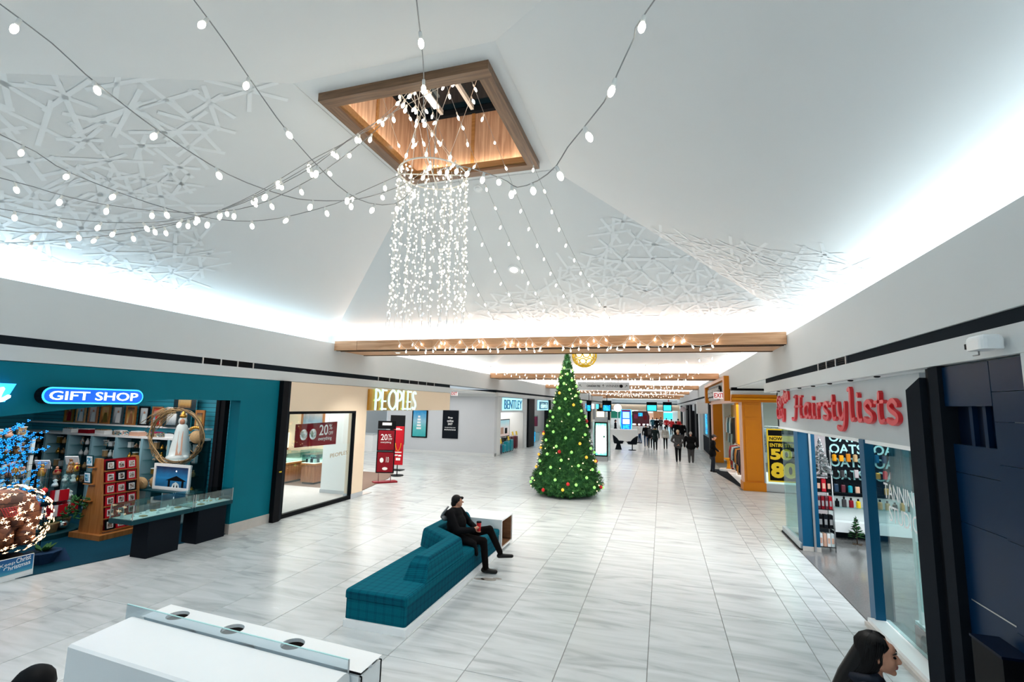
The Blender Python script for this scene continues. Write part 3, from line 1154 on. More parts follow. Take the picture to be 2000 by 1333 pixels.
def catmull(pts, step):
    """resample a polyline of 3D points through a Catmull-Rom curve"""
    P = [Vector(p) for p in pts]
    out = []
    for i in range(len(P) - 1):
        p0, p1, p2, p3 = P[max(i - 1, 0)], P[i], P[i + 1], P[min(i + 2, len(P) - 1)]
        n = max(2, int((p2 - p1).length / step))
        for k in range(n):
            t = k / n
            out.append(0.5 * (2 * p1 + (p2 - p0) * t + (2 * p0 - 5 * p1 + 4 * p2 - p3) * t * t + (3 * p1 - p0 - 3 * p2 + p3) * t ** 3))
    out.append(P[-1])
    return out


def string_light(pts, label, gap, key, wire='wire', wr=0.005, group='string lights swagged from the skylight', first=0.2, name='string_light', swing=0.5):
    path = catmull(pts, 0.18)
    t = thing(name, label, 'string light', path[0], 0, group)
    b = MB()
    b.tube(path, wr, wire, 5)
    b.build('wire', t)
    acc, nxt = 0.0, first
    for a, c in zip(path[:-1], path[1:]):
        l = (c - a).length
        while acc + l >= nxt:
            p = a.lerp(c, (nxt - acc) / l) - t.location
            so = link('socket', SB[key][0], t)
            so.location = p
            so.rotation_euler = (R.uniform(-swing, swing), R.uniform(-swing, swing), R.uniform(0, 6))
            g = link('bulb', SB[key][1], so)
            nxt += gap
        acc += l
    return t


def sag(a, c, d, n=8):
    a, c = Vector(a), Vector(c)
    return [a.lerp(c, k / n) - Vector((0, 0, d * 4 * (k / n) * (1 - k / n))) for k in range(n + 1)]


RING = Vector((-3.05, 5.9, 6.12))
S = 'globe-bulb string '
swags = [
    ([(-4.49, 1.88, 5.68), (-4.38, 2.18, 5.55), (-4.31, 2.38, 5.42), (-4.23, 2.6, 5.31), (-4.14, 2.85, 5.20), (-4.0, 3.26, 5.07), (-3.88, 3.57, 5.02), (-3.75, 3.94, 5.03), (-3.65, 4.23, 5.09), (-3.45, 4.78, 5.32), (-3.25, 5.4, 5.75), (-3.1, 5.75, 6.12)],
     S + 'entering at the top left corner of the photo'),
    ([(-3.36, 2.45, 5.92), (-3.34, 2.75, 5.77), (-3.31, 3.1, 5.55), (-3.27, 3.47, 5.34), (-3.23, 3.92, 5.19), (-3.2, 4.23, 5.13), (-3.17, 4.59, 5.16), (-3.13, 5.06, 5.34), (-3.11, 5.4, 5.65), (-3.07, 5.75, 6.12)],
     S + 'that drops steeply left of the skylight to the ring chandelier'),
    ([(-7.3, 2.02, 5.66), (-6.39, 2.88, 5.52), (-6.04, 3.2, 5.29), (-5.81, 3.41, 5.18), (-5.44, 3.75, 5.05), (-5.1, 4.07, 4.99), (-4.81, 4.33, 5.0), (-4.58, 4.54, 5.07), (-4.34, 4.76, 5.2), (-4.0, 5.07, 5.44), (-3.85, 5.22, 5.6), (-3.3, 5.7, 6.12)],
     S + 'third from the top at the left edge of the photo'),
    ([(-8.0, 2.0, 5.38), (-6.69, 3.08, 5.18), (-6.21, 3.46, 5.07), (-5.81, 3.77, 5.04), (-5.47, 4.03, 5.06), (-5.2, 4.25, 5.11), (-4.93, 4.46, 5.21), (-4.67, 4.67, 5.39), (-4.34, 4.92, 5.72), (-4.07, 5.14, 6.07), (-3.6, 5.5, 6.8), (-2.6, 5.7, 8.0)],
     S + 'fourth from the top at the left edge, rising into the skylight'),
    ([(-8.5, 2.35, 5.17), (-7.13, 3.32, 4.98), (-6.48, 3.74, 4.94), (-6.07, 4.0, 4.97), (-5.71, 4.23, 5.05), (-5.37, 4.45, 5.2), (-5.06, 4.65, 5.39), (-4.7, 4.87, 5.7), (-4.36, 5.1, 6.05), (-4.05, 5.29, 6.44), (-3.6, 5.6, 6.95), (-2.3, 5.5, 8.0)],
     S + 'fifth from the top at the left edge, rising into the skylight'),
    ([(-8.9, 2.95, 5.0), (-7.64, 3.59, 4.87), (-7.15, 3.84, 4.89), (-6.7, 4.07, 4.95), (-6.29, 4.28, 5.03), (-5.98, 4.44, 5.12), (-5.75, 4.56, 5.22), (-5.27, 4.8, 5.48), (-4.79, 5.04, 5.86), (-4.34, 5.27, 6.28), (-3.75, 5.65, 6.95), (-2.5, 6.3, 8.0)],
     S + 'sixth from the top at the left edge, rising into the skylight'),
    ([(-9.25, 3.55, 4.88), (-8.32, 3.93, 4.88), (-7.93, 4.08, 4.91), (-7.41, 4.27, 4.98), (-6.93, 4.45, 5.06), (-6.51, 4.61, 5.16), (-6.25, 4.71, 5.24), (-5.8, 4.88, 5.43), (-5.31, 5.07, 5.73), (-4.7, 5.3, 6.22), (-3.95, 5.7, 6.9), (-3.2, 6.1, 8.0)],
     S + 'lowest of all at the left edge of the photo, rising into the skylight'),
    ([(-0.3, 0.15, 4.95), (-0.85, 1.2, 5.15), (-1.56, 2.66, 5.64), (-1.77, 3.1, 5.8), (-2.09, 3.76, 6.0), (-2.45, 4.45, 6.15), (-2.78, 5.23, 6.2), (-3.02, 5.8, 6.13)],
     S + 'hanging straight down the middle, in front of the skylight'),
    ([(1.1, 1.6, 5.5), (0.01, 2.81, 5.4), (-0.13, 2.95, 5.27), (-0.25, 3.07, 5.12), (-0.35, 3.17, 5.0), (-0.66, 3.48, 4.88), (-0.77, 3.59, 4.8), (-0.98, 3.81, 4.8), (-1.24, 4.07, 4.89), (-1.39, 4.23, 5.04), (-1.75, 4.6, 5.35), (-2.3, 5.1, 5.75), (-2.95, 5.82, 6.13)],
     S + 'curving down from the top edge right of the skylight'),
]
for i, (pts, lab) in enumerate(swags):
    string_light(pts, lab, (.50, .46, .44, .42, .42, .42, .42, .95, .40)[i], 'big', first=0.15 if i != 7 else 0.55)
# more strings run from the skylight over the slopes
tops = [(-3.9, 5.3), (-3.6, 5.25), (-3.25, 5.2), (-2.95, 5.2), (-2.6, 5.25), (-2.25, 5.3)]
ends = [(924, 629), (974, 637), (1031, 635), (1085, 630), (1140, 634), (1199, 631)]
WORDS = ['first', 'second', 'third', 'fourth', 'fifth', 'sixth', 'seventh', 'eighth']
for i, ((tx, ty), (ex, ey)) in enumerate(zip(tops, ends)):
    e = at_y(ex, ey, 12.0)
    string_light(sag((tx, ty, 7.95), e, 0.42), 'small-bulb string on the far slope above the beam, %s from the left' % WORDS[i], 0.44, 'small', 'wire', 0.003,
                 first=0.2 + 0.06 * i)
# short drops inside the well
for i in range(9):
    x = -4.0 + 0.23 * i
    y = 5.35 + 0.19 * (i % 3)
    p0 = Vector((x, y, 7.98))
    p1 = Vector((RING.x + 0.47 * math.cos(i * 0.7), RING.y + 0.47 * math.sin(i * 0.7), RING.z + 0.02))
    string_light(sag(p0, p1, 0.05, 6), 'short bulb string from skylight glass to ring, %s from the left' % (WORDS + ['ninth'])[i], 0.42, 'small', 'wirew', 0.003, first=0.12)

# ------------------------------------------------------------------ ring chandelier
ch = thing('ring_chandelier', 'tall cylinder chandelier of dripping fairy-light strands on a white ring below the skylight', 'chandelier', RING)
b = MB()
rp = [(RING.x + 0.48 * math.cos(a), RING.y + 0.48 * math.sin(a), RING.z) for a in [2 * PI * k / 40 for k in range(40)]]
b.tube(rp, 0.011, 'wirew', 6, closed=True)
b.build('ring', ch)
b = MB()
for a in (0.3, 0.3 + PI / 2):
    b.tube([(RING.x - 0.48 * math.cos(a), RING.y - 0.48 * math.sin(a), RING.z), (RING.x + 0.48 * math.cos(a), RING.y + 0.48 * math.sin(a), RING.z)], 0.009, 'wirew', 6)
b.build('cross_bar', ch)
b = MB()
b.tube([(RING.x, RING.y, RING.z), (RING.x + 0.02, RING.y, 7.0), (RING.x, RING.y, 8.03)], 0.006, 'wire', 6)
b.build('hanging_cable', ch)
NS = 26
for k in range(NS):
    a = 2 * PI * k / NS + R.uniform(-.06, .06)
    rr = 0.48 if k % 4 else 0.30
    x, y = RING.x + rr * math.cos(a), RING.y + rr * math.sin(a)
    L_ = R.uniform(2.05, 2.3)
    n = 24
    path = []
    for q in range(n + 1):
        f_ = q / n
        path.append((x + R.uniform(-.012, .012) + 0.03 * f_ * math.cos(a), y + R.uniform(-.012, .012) + 0.03 * f_ * math.sin(a), RING.z - L_ * f_))
    b = MB()
    b.tube(path, 0.0028, 'wirew', 4)
    s_ = b.build('light_strand', ch)
    # each bulb a sub-part of its strand would pass the count limit: the bulbs of a strand are one part
    b = MB()
    for q in range(1, n + 1):
        for w_ in range(1 + (q % 2) if q < n - 1 else 1):
            c = Vector(path[q]) + Vector((R.uniform(-.03, .03), R.uniform(-.03, .03), R.uniform(-.04, .04)))
            rad = R.uniform(0.0085, 0.0135)
            if q < n - 1:
                b.ball(c, (rad, rad, rad * 1.1), 'minibulb', 6, 4)
            else:
                b.ball(c, (0.006, 0.006, 0.035), 'dullbulb', 5, 4)
    g = b.build('mini_bulbs', s_, world=False)
    g.data.transform(Matrix.Translation(-wloc(s_)))
    g['kind'] = 'stuff'

# ------------------------------------------------------------------ garlands on the beams
for k, (y0, y1) in enumerate(BAYS[:5]):
    yy = y1 - 0.05
    layers = ((0.62, 0.30, 0.0), (0.98, 0.34, 0.4)) if k == 0 else ((1.2, 0.30, 0.2),)
    for li, (pitch, drop, ph) in enumerate(layers):
        x0, x1 = (-6.9 + ph, 0.2 + ph) if k == 0 else (-5.6, 0.9)
        pts = []
        x = x0
        while x < x1:
            for q in range(6):
                f_ = q / 6
                pts.append((x + pitch * f_, yy - 0.02 * li, 4.60 - drop * 4 * f_ * (1 - f_) * 0.8))
            x += pitch
        pts.append((x, yy - 0.02 * li, 4.60))
        lab = [['tight scalloped bulb garland on the front of the nearest wood beam', 'wide scalloped bulb garland hung in front of the tight one on the nearest wood beam'],
               ['scalloped bulb garland on the second wood beam, behind the tree top'], ['scalloped bulb garland on the third wood beam'],
               ['scalloped bulb garland on the fourth wood beam down the hall'], ['scalloped bulb garland on the fifth wood beam down the hall']][k][li]
        string_light(pts, lab, (0.26 if li == 0 else 0.22) if k == 0 else 0.33, 'small', 'wirew', 0.004 if k == 0 else 0.006, 'bulb garlands on the ceiling beams', 0.1, name='bulb_garland')
# hanging strings of bulbs across the far bays
for k, (y0, y1) in enumerate(BAYS[1:4]):
    for i in range(3):
        yy = y0 + 2.5 + 3.2 * i
        string_light(sag((XL - 0.42, yy, 4.82), (XR + 0.42, yy, 4.82), 0.7, 14), 'bulb string swagged across the ceiling, %s row of the %s bay' % (WORDS[i], WORDS[k + 1]), 0.4, 'small', 'wirew', 0.004, 'bulb strings across the far bays', 0.2)

# openwork globe lamp behind the first beam
gl = thing('globe_lamp', 'round openwork yellow globe lamp hanging just behind the tree top', 'pendant lamp', (-2.67, 17.6, 4.75))
b = MB()
for k in range(5):
    el = -1.2 + 0.6 * k
    for q in range(10):
        az = 2 * PI * (q + 0.5 * (k % 2)) / 10
        c = Vector((math.cos(az) * math.cos(el), math.sin(az) * math.cos(el), math.sin(el))) * 0.42
        u_ = c.cross(Vector((0, 0, 1))).normalized()
        v_ = c.cross(u_).normalized()
        rr = 0.125 * (0.62 + 0.38 * math.cos(el))
        b.tube([c + Vector((-2.67, 17.6, 4.75)) + (u_ * math.cos(w_) + v_ * math.sin(w_)) * rr for w_ in [2 * PI * z / 9 for z in range(9)]], 0.018, 'yellow', 5, closed=True)
b.build('shade', gl)
b = MB()
MT['globe'] = mat('globe_glow', (1, 0.8, 0.3), 0.4, var=0, emit=1.6, ecol=(1.0, 0.86, 0.50))
b.ball((-2.67, 17.6, 4.75), 0.30, 'globe', 12, 8)
b.build('lit_core', gl)
b = MB()
b.tube([(-2.67, 17.6, 5.15), (-2.67, 17.6, 6.9)], 0.008, 'wire', 5)
b.build('cable', gl)


# ------------------------------------------------------------------ gift shop (left, nearest)
b = MB()
hd = [(1.5, 2.42), (4.56, 2.58), (7.03, 2.87), (8.70, 2.87), (8.70, 0.21), (9.82, 0.21), (9.82, 3.37), (1.5, 3.37)]
b.prism([(-9.0, y, z) for y, z in hd], (-0.28, 0, 0), 'teal')
struct(b, 'wall_left_gift_shop')
b = MB()
b.box(-9.34, -8.985, 8.685, 9.82, 0.0, 0.21, 'basestone')
struct(b, 'baseboard_left')
b = MB()
b.box(-17.7, -9.3, 9.66, 9.82, 0, 3.36, 'tealslat')
b.box(-17.7, -17.55, 1.5, 9.7, 0, 3.36, 'tealslat')
b.box(-17.7, -9.3, 1.35, 1.5, 0, 3.36, 'tealslat')
struct(b, 'wall_rear_gift_shop')
b = MB()
b.box(-9.60, -9.34, 8.62, 8.74, 0, 2.88, 'dark')
b.box(-9.52, -9.48, 8.60, 8.62, 0, 2.88, 'charcoal')
struct(b, 'door_1')

t = thing('gift_shop_sign', 'blue pill-shaped lit sign reading GIFT SHOP on the teal wall', 'sign', (-9.0, 5.0, 2.75))
y0, y1, z0, z1 = 4.92, 6.42, 2.765, 3.03


def pill(X, d, y0, y1, z0, z1, m, name, par):
    r = (z1 - z0) / 2
    zc = (z0 + z1) / 2
    pts = [(X, y1 - r + r * math.cos(a), zc + r * math.sin(a)) for a in [-PI / 2 + PI * k / 12 for k in range(13)]]
    pts += [(X, y0 + r + r * math.cos(a), zc + r * math.sin(a)) for a in [PI / 2 + PI * k / 12 for k in range(13)]]
    b = MB()
    b.prism(pts, (d, 0, 0), m)
    return b.build(name, par)


pill(-9.0, 0.16, y0, y1, z0, z1, 'dark', 'sign_box', t)
pill(-8.85, 0.02, y0 + .005, y1 - .005, z0 + .005, z1 - .005, 'neoncyan', 'lit_rim', t)
pill(-8.84, 0.02, y0 + .03, y1 - .03, z0 + .03, z1 - .03, 'neonblue', 'sign_face', t)
text('lettering', 'GIFT SHOP', t, (-8.82, y0 + 0.09, z0 + 0.065), (0, 1, 0), (0, 0, 1), 1.30, 0.135, 'signwhite', 0.012, bold=0.006)
t = thing('shop_name_sign', 'end of a cyan glowing script sign with a white letter a at the left edge', 'sign', (-9.0, 4.4, 2.75))
b = MB()
b.prism([(-9.0, 3.6, 2.78), (-9.0, 4.52, 2.79), (-9.0, 4.62, 3.05), (-9.0, 3.6, 3.06)], (0.14, 0, 0), 'neoncyan')
b.build('sign_box', t)
g = MB()
strokes(g, [[(0.75, 0.62), (0.5, 0.75), (0.2, 0.5), (0.15, 0.15), (0.4, 0.05), (0.65, 0.35), (0.8, 0.75)], [(0.8, 0.75), (0.7, 0.3), (0.78, 0.05), (1.1, 0.3)]], (-8.855, 4.24, 2.80), (0, 1, 0), (0, 0, 1), 0.28, 0.24, 'signwhite', 0.02, 0.05)
g.build('lettering', t)

# glass-top display cases standing in the doorway
for i, (ya, yb, pa, pb) in enumerate(((6.55, 7.74, 6.90, 7.52), (7.76, 8.67, 7.90, 8.56))):
    t = thing('display_case', ['nearer glass-topped jewelry display case on a black pedestal at the gift shop doorway', 'farther glass-topped jewelry display case on a black pedestal beside the teal wall'][i],
              'display case', (-9.15, (pa + pb) / 2, 0))
    b = MB()
    b.box(-9.36, -8.97, pa, pb, 0, 0.66, 'charcoal')
    b.build('pedestal', t)
    b = MB()
    b.box(-9.50, -8.93, ya, yb, 0.66, 0.735, 'tealdark')
    b.build('tray', t)
    b = MB()
    b.box(-9.46, -8.97, ya + .03, yb - .03, 0.735, 0.742, 'whitematt')
    b.build('velvet_liner', t)
    for nm, (x0, x1, q0, q1, h0, h1) in dict(front=(-8.945, -8.94, ya + .01, yb - .01, .735, .98), back=(-9.49, -9.485, ya + .01, yb - .01, .735, .98),
                                            end=(-9.49, -8.94, ya + .01, ya + .016, .735, .98), far=(-9.49, -8.94, yb - .016, yb - .01, .735, .98), top=(-9.495, -8.935, ya + .005, yb - .005, .98, .988)).items():
        b = MB()
        b.box(x0, x1, q0, q1, h0, h1, 'glassteal')
        b.build('glass_pane', t)
    b = MB()
    for x in (-9.49, -8.94):
        for y in (ya + .012, yb - .012):
            b.box(x - .006, x + .006, y - .006, y + .006, .735, .99, 'steel')
    b.build('corner_clips', t)
    for k in range(11):
        x = -9.36 + 0.28 * (k % 3) / 2 + R.uniform(-.03, .03)
        y = ya + 0.12 + (yb - ya - 0.24) * k / 10
        kind = k % 4
        j = MB()
        lab = ''
        pos = ('%s from the near end in the %s case' % (['first', 'second', 'third', 'fourth', 'fifth', 'sixth', 'seventh', 'eighth', 'ninth', 'tenth', 'eleventh'][k], ['nearer', 'farther'][i]))
        if kind == 0:
            j.obox((x, y, .775), .012, .06, .065, 'paper', 0, 0, .35)
            nm, cat, lab = 'earring_card', 'earring card', 'white upright earring card, ' + pos
        elif kind == 1:
            j.lathe([(.028, 0), (.022, .03), (.006, .05), (.006, .07)], (x, y, .742), 'plaster', 8)
            nm, cat, lab = 'ring_stand', 'ring stand', 'small pale ring stand, ' + pos
        elif kind == 2:
            j.obox((x, y, .750), .10, .09, .016, 'goldprint')
            j.obox((x, y, .760), .07, .06, .006, 'gold')
            nm, cat, lab = 'jewelry_box', 'box', 'flat gold-lined jewelry box, ' + pos
        else:
            pts = [(x + .045 * math.cos(a), y + .055 * math.sin(a), .748) for a in [2 * PI * q / 12 for q in range(12)]]
            j.tube(pts, .006, 'gold' if i else 'silver', 5, closed=True)
            nm, cat, lab = 'bracelet', 'bracelet', ('gold' if i else 'silver') + ' bracelet lying flat, ' + pos
        one(j, nm, lab, cat, 'trinkets in the display cases')

# greeting card rack
t = thing('card_rack', 'wooden greeting card rack with rows of red and dark cards', 'card rack', (-11.0, 7.85, 0))
b = MB()
b.box(-11.75, -10.85, 7.35, 8.30, 0.0, 0.11, 'rackwood')
b.build('plinth', t)
b = MB()
b.prism([(-11.62, 7.44, .11), (-11.0, 7.44, .11), (-11.0, 7.44, .30), (-11.22, 7.44, 1.60), (-11.40, 7.44, 1.60), (-11.62, 7.44, .30)], (0, 0.05, 0), 'rackwood')
b.build('end_panel', t)
b = MB()
b.prism([(-11.62, 8.17, .11), (-11.0, 8.17, .11), (-11.0, 8.17, .30), (-11.22, 8.17, 1.60), (-11.40, 8.17, 1.60), (-11.62, 8.17, .30)], (0, 0.05, 0), 'rackwood')
b.build('end_panel', t)
b = MB()
b.quad((-11.03, 7.49, .12), (-11.03, 8.17, .12), (-11.26, 8.17, 1.58), (-11.26, 7.49, 1.58), 'darkred')
b.build('back_board', t)
MT['cardpic'] = mosaic('card_picture', [(0.05, 0.03, 0.03), (0.35, 0.25, 0.20), (0.60, 0.58, 0.55), (0.02, 0.03, 0.06)], 16)
MT['cardpicb'] = mosaic('card_picture_blue', [(0.02, 0.14, 0.22), (0.10, 0.45, 0.60), (0.75, 0.85, 0.88), (0.02, 0.03, 0.06)], 16)
RW = ['bottom', 'second', 'third', 'fourth', 'fifth', 'top']
for r in range(6):
    zb = 0.16 + 0.238 * r
    xb = -11.01 - 0.23 * (zb - .12) / 1.46
    b = MB()
    b.box(xb - .02, xb + .05, 7.49, 8.17, zb - .02, zb, 'rackwood')
    b.build('card_shelf', t)
    for c in range(3):
        y = 7.53 + 0.215 * c
        k = MB()
        k.obox((xb + .015, y + .09, zb + .10), .010, .185, .20, 'red' if (r + c) % 5 else 'dark', 0, 0, -.15)
        cd = thing('greeting_card', '%s greeting card in the %s row of the wooden card rack' % (['left', 'middle', 'right'][c], RW[r]), 'greeting card', (xb, y, zb), 0, 'cards on the rack')
        k.build('card', cd)
        k = MB()
        k.obox((xb + .024, y + .09, zb + .10), .004, .12, .13, 'paper', 0, 0, -.15)
        k.obox((xb + .027, y + .09, zb + .10), .003, .095, .105, 'cardpic', 0, 0, -.15)
        k.build('picture', cd)
for r in range(3):
    zb = 0.75 + 0.34 * r
    b = MB()
    b.box(-11.66 + .08 * r, -11.30, 7.38, 7.44, zb - .02, zb, 'rackwood')
    b.build('end_shelf', t)
    if r:
        k = MB()
        k.obox((-11.48, 7.40, zb + .12), .20, .012, .24, 'tealdark', 0, .1)
        k.obox((-11.48, 7.39, zb + .12), .16, .006, .19, 'paper', 0, .1)
        k.obox((-11.48, 7.385, zb + .12), .12, .005, .14, 'cardpicb', 0, .1)
        one(k, 'boxed_card', 'boxed blue card on the near end of the card rack, %s one' % ('lower' if r == 1 else 'upper'), 'boxed card', 'boxed cards on the rack end')
b = MB()
for k in range(90):
    a, rr = R.uniform(0, 2 * PI), R.uniform(.10, .24)
    p = Vector((-11.55 + rr * .5 * math.sin(a * 3), 7.30, 0.62)) + Vector((R.uniform(-.10, .10), rr * math.cos(a) * .8, rr * math.sin(a)))
    d = Vector((R.uniform(-1, 1), R.uniform(-1, 1), R.uniform(-1, 1))).normalized() * .06
    b.tube([p - d, p, p + d], [.006, .016, .002], 'needle', 4)
one(b, 'evergreen_wreath', 'dark green evergreen wreath hung on the near end of the card rack', 'wreath')

MT['paleblue'] = mat('pale_blue_paint', (0.28, 0.50, 0.58), 0.5, var=0.03)
# wall cabinets along the far side wall, pictures standing above them
WX = [-17.4, -16.2, -15.3, -14.4, -13.5, -12.6, -11.7, -10.8]
for i in range(len(WX) - 1):
    x0, x1 = WX[i], WX[i + 1]
    t = thing('wall_cabinet', 'glass-fronted pale display cabinet on the far gift shop wall, %s from the left' % ['first', 'second', 'third', 'fourth', 'fifth', 'sixth', 'seventh'][i], 'cabinet', ((x0 + x1) / 2, 9.42, 0), 0, 'wall cabinets')
    b = MB()
    b.box(x0 + .005, x1 - .005, 9.22, 9.65, 1.86, 1.91, 'white')
    b.build('top_shelf', t)
    b = MB()
    b.box(x0 + .005, x0 + .08, 9.22, 9.64, 0, 1.86, 'paleblue')
    b.build('upright', t)
    b = MB()
    b.box(x0 + .08, x1, 9.58, 9.64, 0, 1.86, 'tealdark')
    b.build('back', t)
    for z in (.25, .62, .98, 1.32, 1.58):
        b = MB()
        b.box(x0 + .08, x1, 9.26, 9.58, z, z + .012, 'glassteal')
        b.build('glass_shelf', t)
    for z in (.63, .99, 1.33, 1.60):
        for k in range(3):
            xx = x0 + .2 + (x1 - x0 - .3) * (k + .5) / 3
            m_ = R.choice(['plaster', 'figure', 'goods', 'gold', 'paper', 'wicker'])
            j = MB()
            h = R.uniform(.12, .22)
            if R.random() < .5:
                j.lathe([(.05, 0), (.055, h * .3), (.035, h * .62), (.02, h * .7)], (xx, 9.42, z + .003), m_, 7)
                j.ball((xx, 9.42, z + h * .82), h * .15, m_, 6, 4)
                nm, cat = 'figurine', 'figurine'
            else:
                j.obox((xx, 9.42, z + h * .4), .10, .08, h * .8, m_, R.uniform(-.4, .4))
                j.obox((xx, 9.42, z + h * .8 + .01), .11, .09, .02, 'paper')
                nm, cat = 'gift_box', 'box'
            one(j, nm, 'small %s in the %s wall cabinet from left, %s shelf, %s place' % (cat, ['first', 'second', 'third', 'fourth', 'fifth', 'sixth', 'seventh'][i], {.63: 'lowest', .99: 'second', 1.33: 'third', 1.60: 'top'}[z], ['left', 'middle', 'right'][k]), cat,
                'ornaments in the wall cabinets')
b = MB()
b.box(-17.4, -10.8, 9.50, 9.66, 2.12, 2.16, 'white')
one(b, 'picture_shelf', 'long white picture shelf above the gift shop cabinets', 'shelf')
pcs = [[(0.30, 0.05, 0.03), (0.05, 0.15, 0.06), (0.45, 0.30, 0.10)], [(0.05, 0.35, 0.55), (0.70, 0.85, 0.90), (0.10, 0.25, 0.45)], [(0.45, 0.45, 0.48), (0.85, 0.80, 0.78), (0.25, 0.25, 0.30)],
       [(0.55, 0.30, 0.08), (0.65, 0.45, 0.20), (0.12, 0.06, 0.03)], [(0.55, 0.60, 0.62), (0.85, 0.88, 0.88), (0.20, 0.25, 0.28)], [(0.62, 0.42, 0.12), (0.10, 0.05, 0.04), (0.70, 0.55, 0.30)],
       [(0.30, 0.38, 0.42), (0.70, 0.74, 0.75), (0.15, 0.20, 0.22)], [(0.10, 0.35, 0.50), (0.55, 0.06, 0.03), (0.75, 0.80, 0.82)], [(0.65, 0.80, 0.85), (0.80, 0.60, 0.55), (0.35, 0.55, 0.70)]]
for i, pc in enumerate(pcs):
    xc = -15.9 + 0.475 * i
    if i == 8:
        xc += .05
    w_, h_ = .36, .50
    t = thing('framed_picture', '%s framed devotional picture from the left on the long white picture shelf' % (WORDS + ['ninth'])[i], 'picture', (xc, 9.56, 2.16), 0, 'pictures on the shelf')
    fm = ['gold', 'wicker', 'oak', 'rackwood', 'steel', 'rackwood', 'dark', 'oak', 'whitematt'][i]
    b = MB()
    for (x0, x1, z0, z1) in ((-w_ / 2, w_ / 2, 0, .04), (-w_ / 2, w_ / 2, h_ - .04, h_), (-w_ / 2, -w_ / 2 + .04, .04, h_ - .04), (w_ / 2 - .04, w_ / 2, .04, h_ - .04)):
        b.box(xc + x0, xc + x1, 9.54, 9.58, 2.16 + z0, 2.16 + z1, fm)
    b.build('frame', t)
    MT['pic%d' % i] = grad_print('picture_print', [(0.1, pc[2]), (0.45, pc[0]), (0.9, pc[1])])
    b = MB()
    b.box(xc - w_ / 2 + .04, xc + w_ / 2 - .04, 9.565, 9.575, 2.20, 2.16 + h_ - .04, 'pic%d' % i)
    b.build('print', t)
    fg = MB()   # the standing robed figure printed on it
    zc = 2.20
    cx_ = xc
    rob = [(-.09, 0), (.09, 0), (.07, .18), (.045, .26), (-.045, .26), (-.07, .18)]
    fg.prism([(cx_ + a, 9.563, zc + c) for a, c in rob], (0, .002, 0), ['darkred', 'paper', 'plaster', 'gold', 'paper', 'oak', 'plaster', 'brightred', 'clothpink'][i])
    fg.lathe([(.032, -.001), (.032, .001)], (0, 0, 0), 'skin', 10, False)
    n0 = len(fg.v) - 20
    fg.v[n0:] = [(cx_ + x, 9.562 + z, zc + .295 + y) for x, y, z in fg.v[n0:]]
    fg.build('printed_figure', t)

# more stock on top of the cabinets
for i in range(7):
    xx = -15.4 + .62 * i
    j = MB()
    j.obox((xx, 9.36, 1.91 + .05), .34, .2, .10, ['paper', 'darkred', 'whitematt', 'goods', 'salmon', 'goods', 'paper'][i], R.uniform(-.15, .15))
    j.obox((xx, 9.36, 2.015), .30, .17, .03, ['goods', 'paper', 'figure', 'paper', 'paper', 'clothpink', 'silver'][i], R.uniform(-.15, .15))
    one(j, 'boxed_gift', 'boxed gift %s from the left on top of the wall cabinets' % WORDS[i], 'box', 'boxed gifts on the cabinets')
# foil-wrapped frames in the corner
for i, (xx, zz, w_, h_, rz) in enumerate(((-11.65, 2.16, .62, .42, 0), (-11.55, 2.60, .75, .30, 0), (-11.9, 2.16, .5, .40, .1), (-10.95, 2.16, .3, .45, 0))):
    t = thing('wrapped_frame', 'foil-wrapped picture frame in the far corner of the gift shop, %s one' % ['middle', 'top', 'left', 'right'][i], 'picture', (xx, 9.5, zz))
    b = MB()
    b.obox((xx, 9.50 - .03 * i, zz + h_ / 2), w_, .03, h_, 'silver' if i < 3 else 'rackwood', rz)
    b.build('foil', t)
    b = MB()
    b.obox((xx, 9.48 - .03 * i, zz + h_ / 2), w_ * .55, .015, h_ * .7, 'pic%d' % (2 + i), rz)
    b.build('print', t)

# glass table with nativity picture, hats and statue
t = thing('glass_table', 'teal glass display table in front of the far wall, carrying the nativity picture', 'table', (-10.5, 8.6, 0))
b = MB()
b.box(-11.6, -9.72, 8.32, 8.66, 0.82, 0.85, 'tealdark')
b.build('table_top', t)
for x in (-11.45, -9.85):
    b = MB()
    b.box(x - .05, x + .05, 8.4, 8.6, 0, .82, 'plaster')
    b.build('leg', t)
t = thing('nativity_picture', 'white-framed blue nativity picture standing on the glass table', 'picture', (-10.52, 8.5, .85))
b = MB()
for (x0, x1, z0, z1) in ((-11.06, -9.98, .87, .92), (-11.06, -9.98, 1.36, 1.42), (-11.06, -11.0, .92, 1.36), (-10.04, -9.98, .92, 1.36)):
    b.box(x0, x1, 8.47, 8.51, z0, z1, 'white')
b.box(-11.06, -9.98, 8.475, 8.505, .852, .87, 'white')
b.build('frame', t)
MT['nativ'] = grad_print('nativity_sky', [(0.05, (0.004, 0.07, 0.16)), (0.45, (0.01, 0.16, 0.36)), (0.9, (0.01, 0.03, 0.09))], 0.35)
b = MB()
b.box(-11.0, -10.04, 8.49, 8.50, .92, 1.36, 'nativ')
b.build('print', t)
b = MB()
b.prism([(-10.62, 8.487, .92), (-10.56, 8.487, .92), (-10.56, 8.487, 1.06), (-10.22, 8.487, 1.06), (-10.22, 8.487, .92), (-10.16, 8.487, .92), (-10.16, 8.487, 1.06), (-10.08, 8.487, 1.06), (-10.39, 8.487, 1.17), (-10.70, 8.487, 1.06), (-10.62, 8.487, 1.06)], (0, .003, 0), 'black')
b.prism([(-10.50, 8.486, .92), (-10.28, 8.486, .92), (-10.30, 8.486, .99), (-10.39, 8.486, 1.04), (-10.48, 8.486, .99)], (0, .002, 0), 'plaster')
b.prism([(-10.46, 8.485, .92), (-10.41, 8.485, .92), (-10.43, 8.485, .99)], (0, .001, 0), 'navydark')
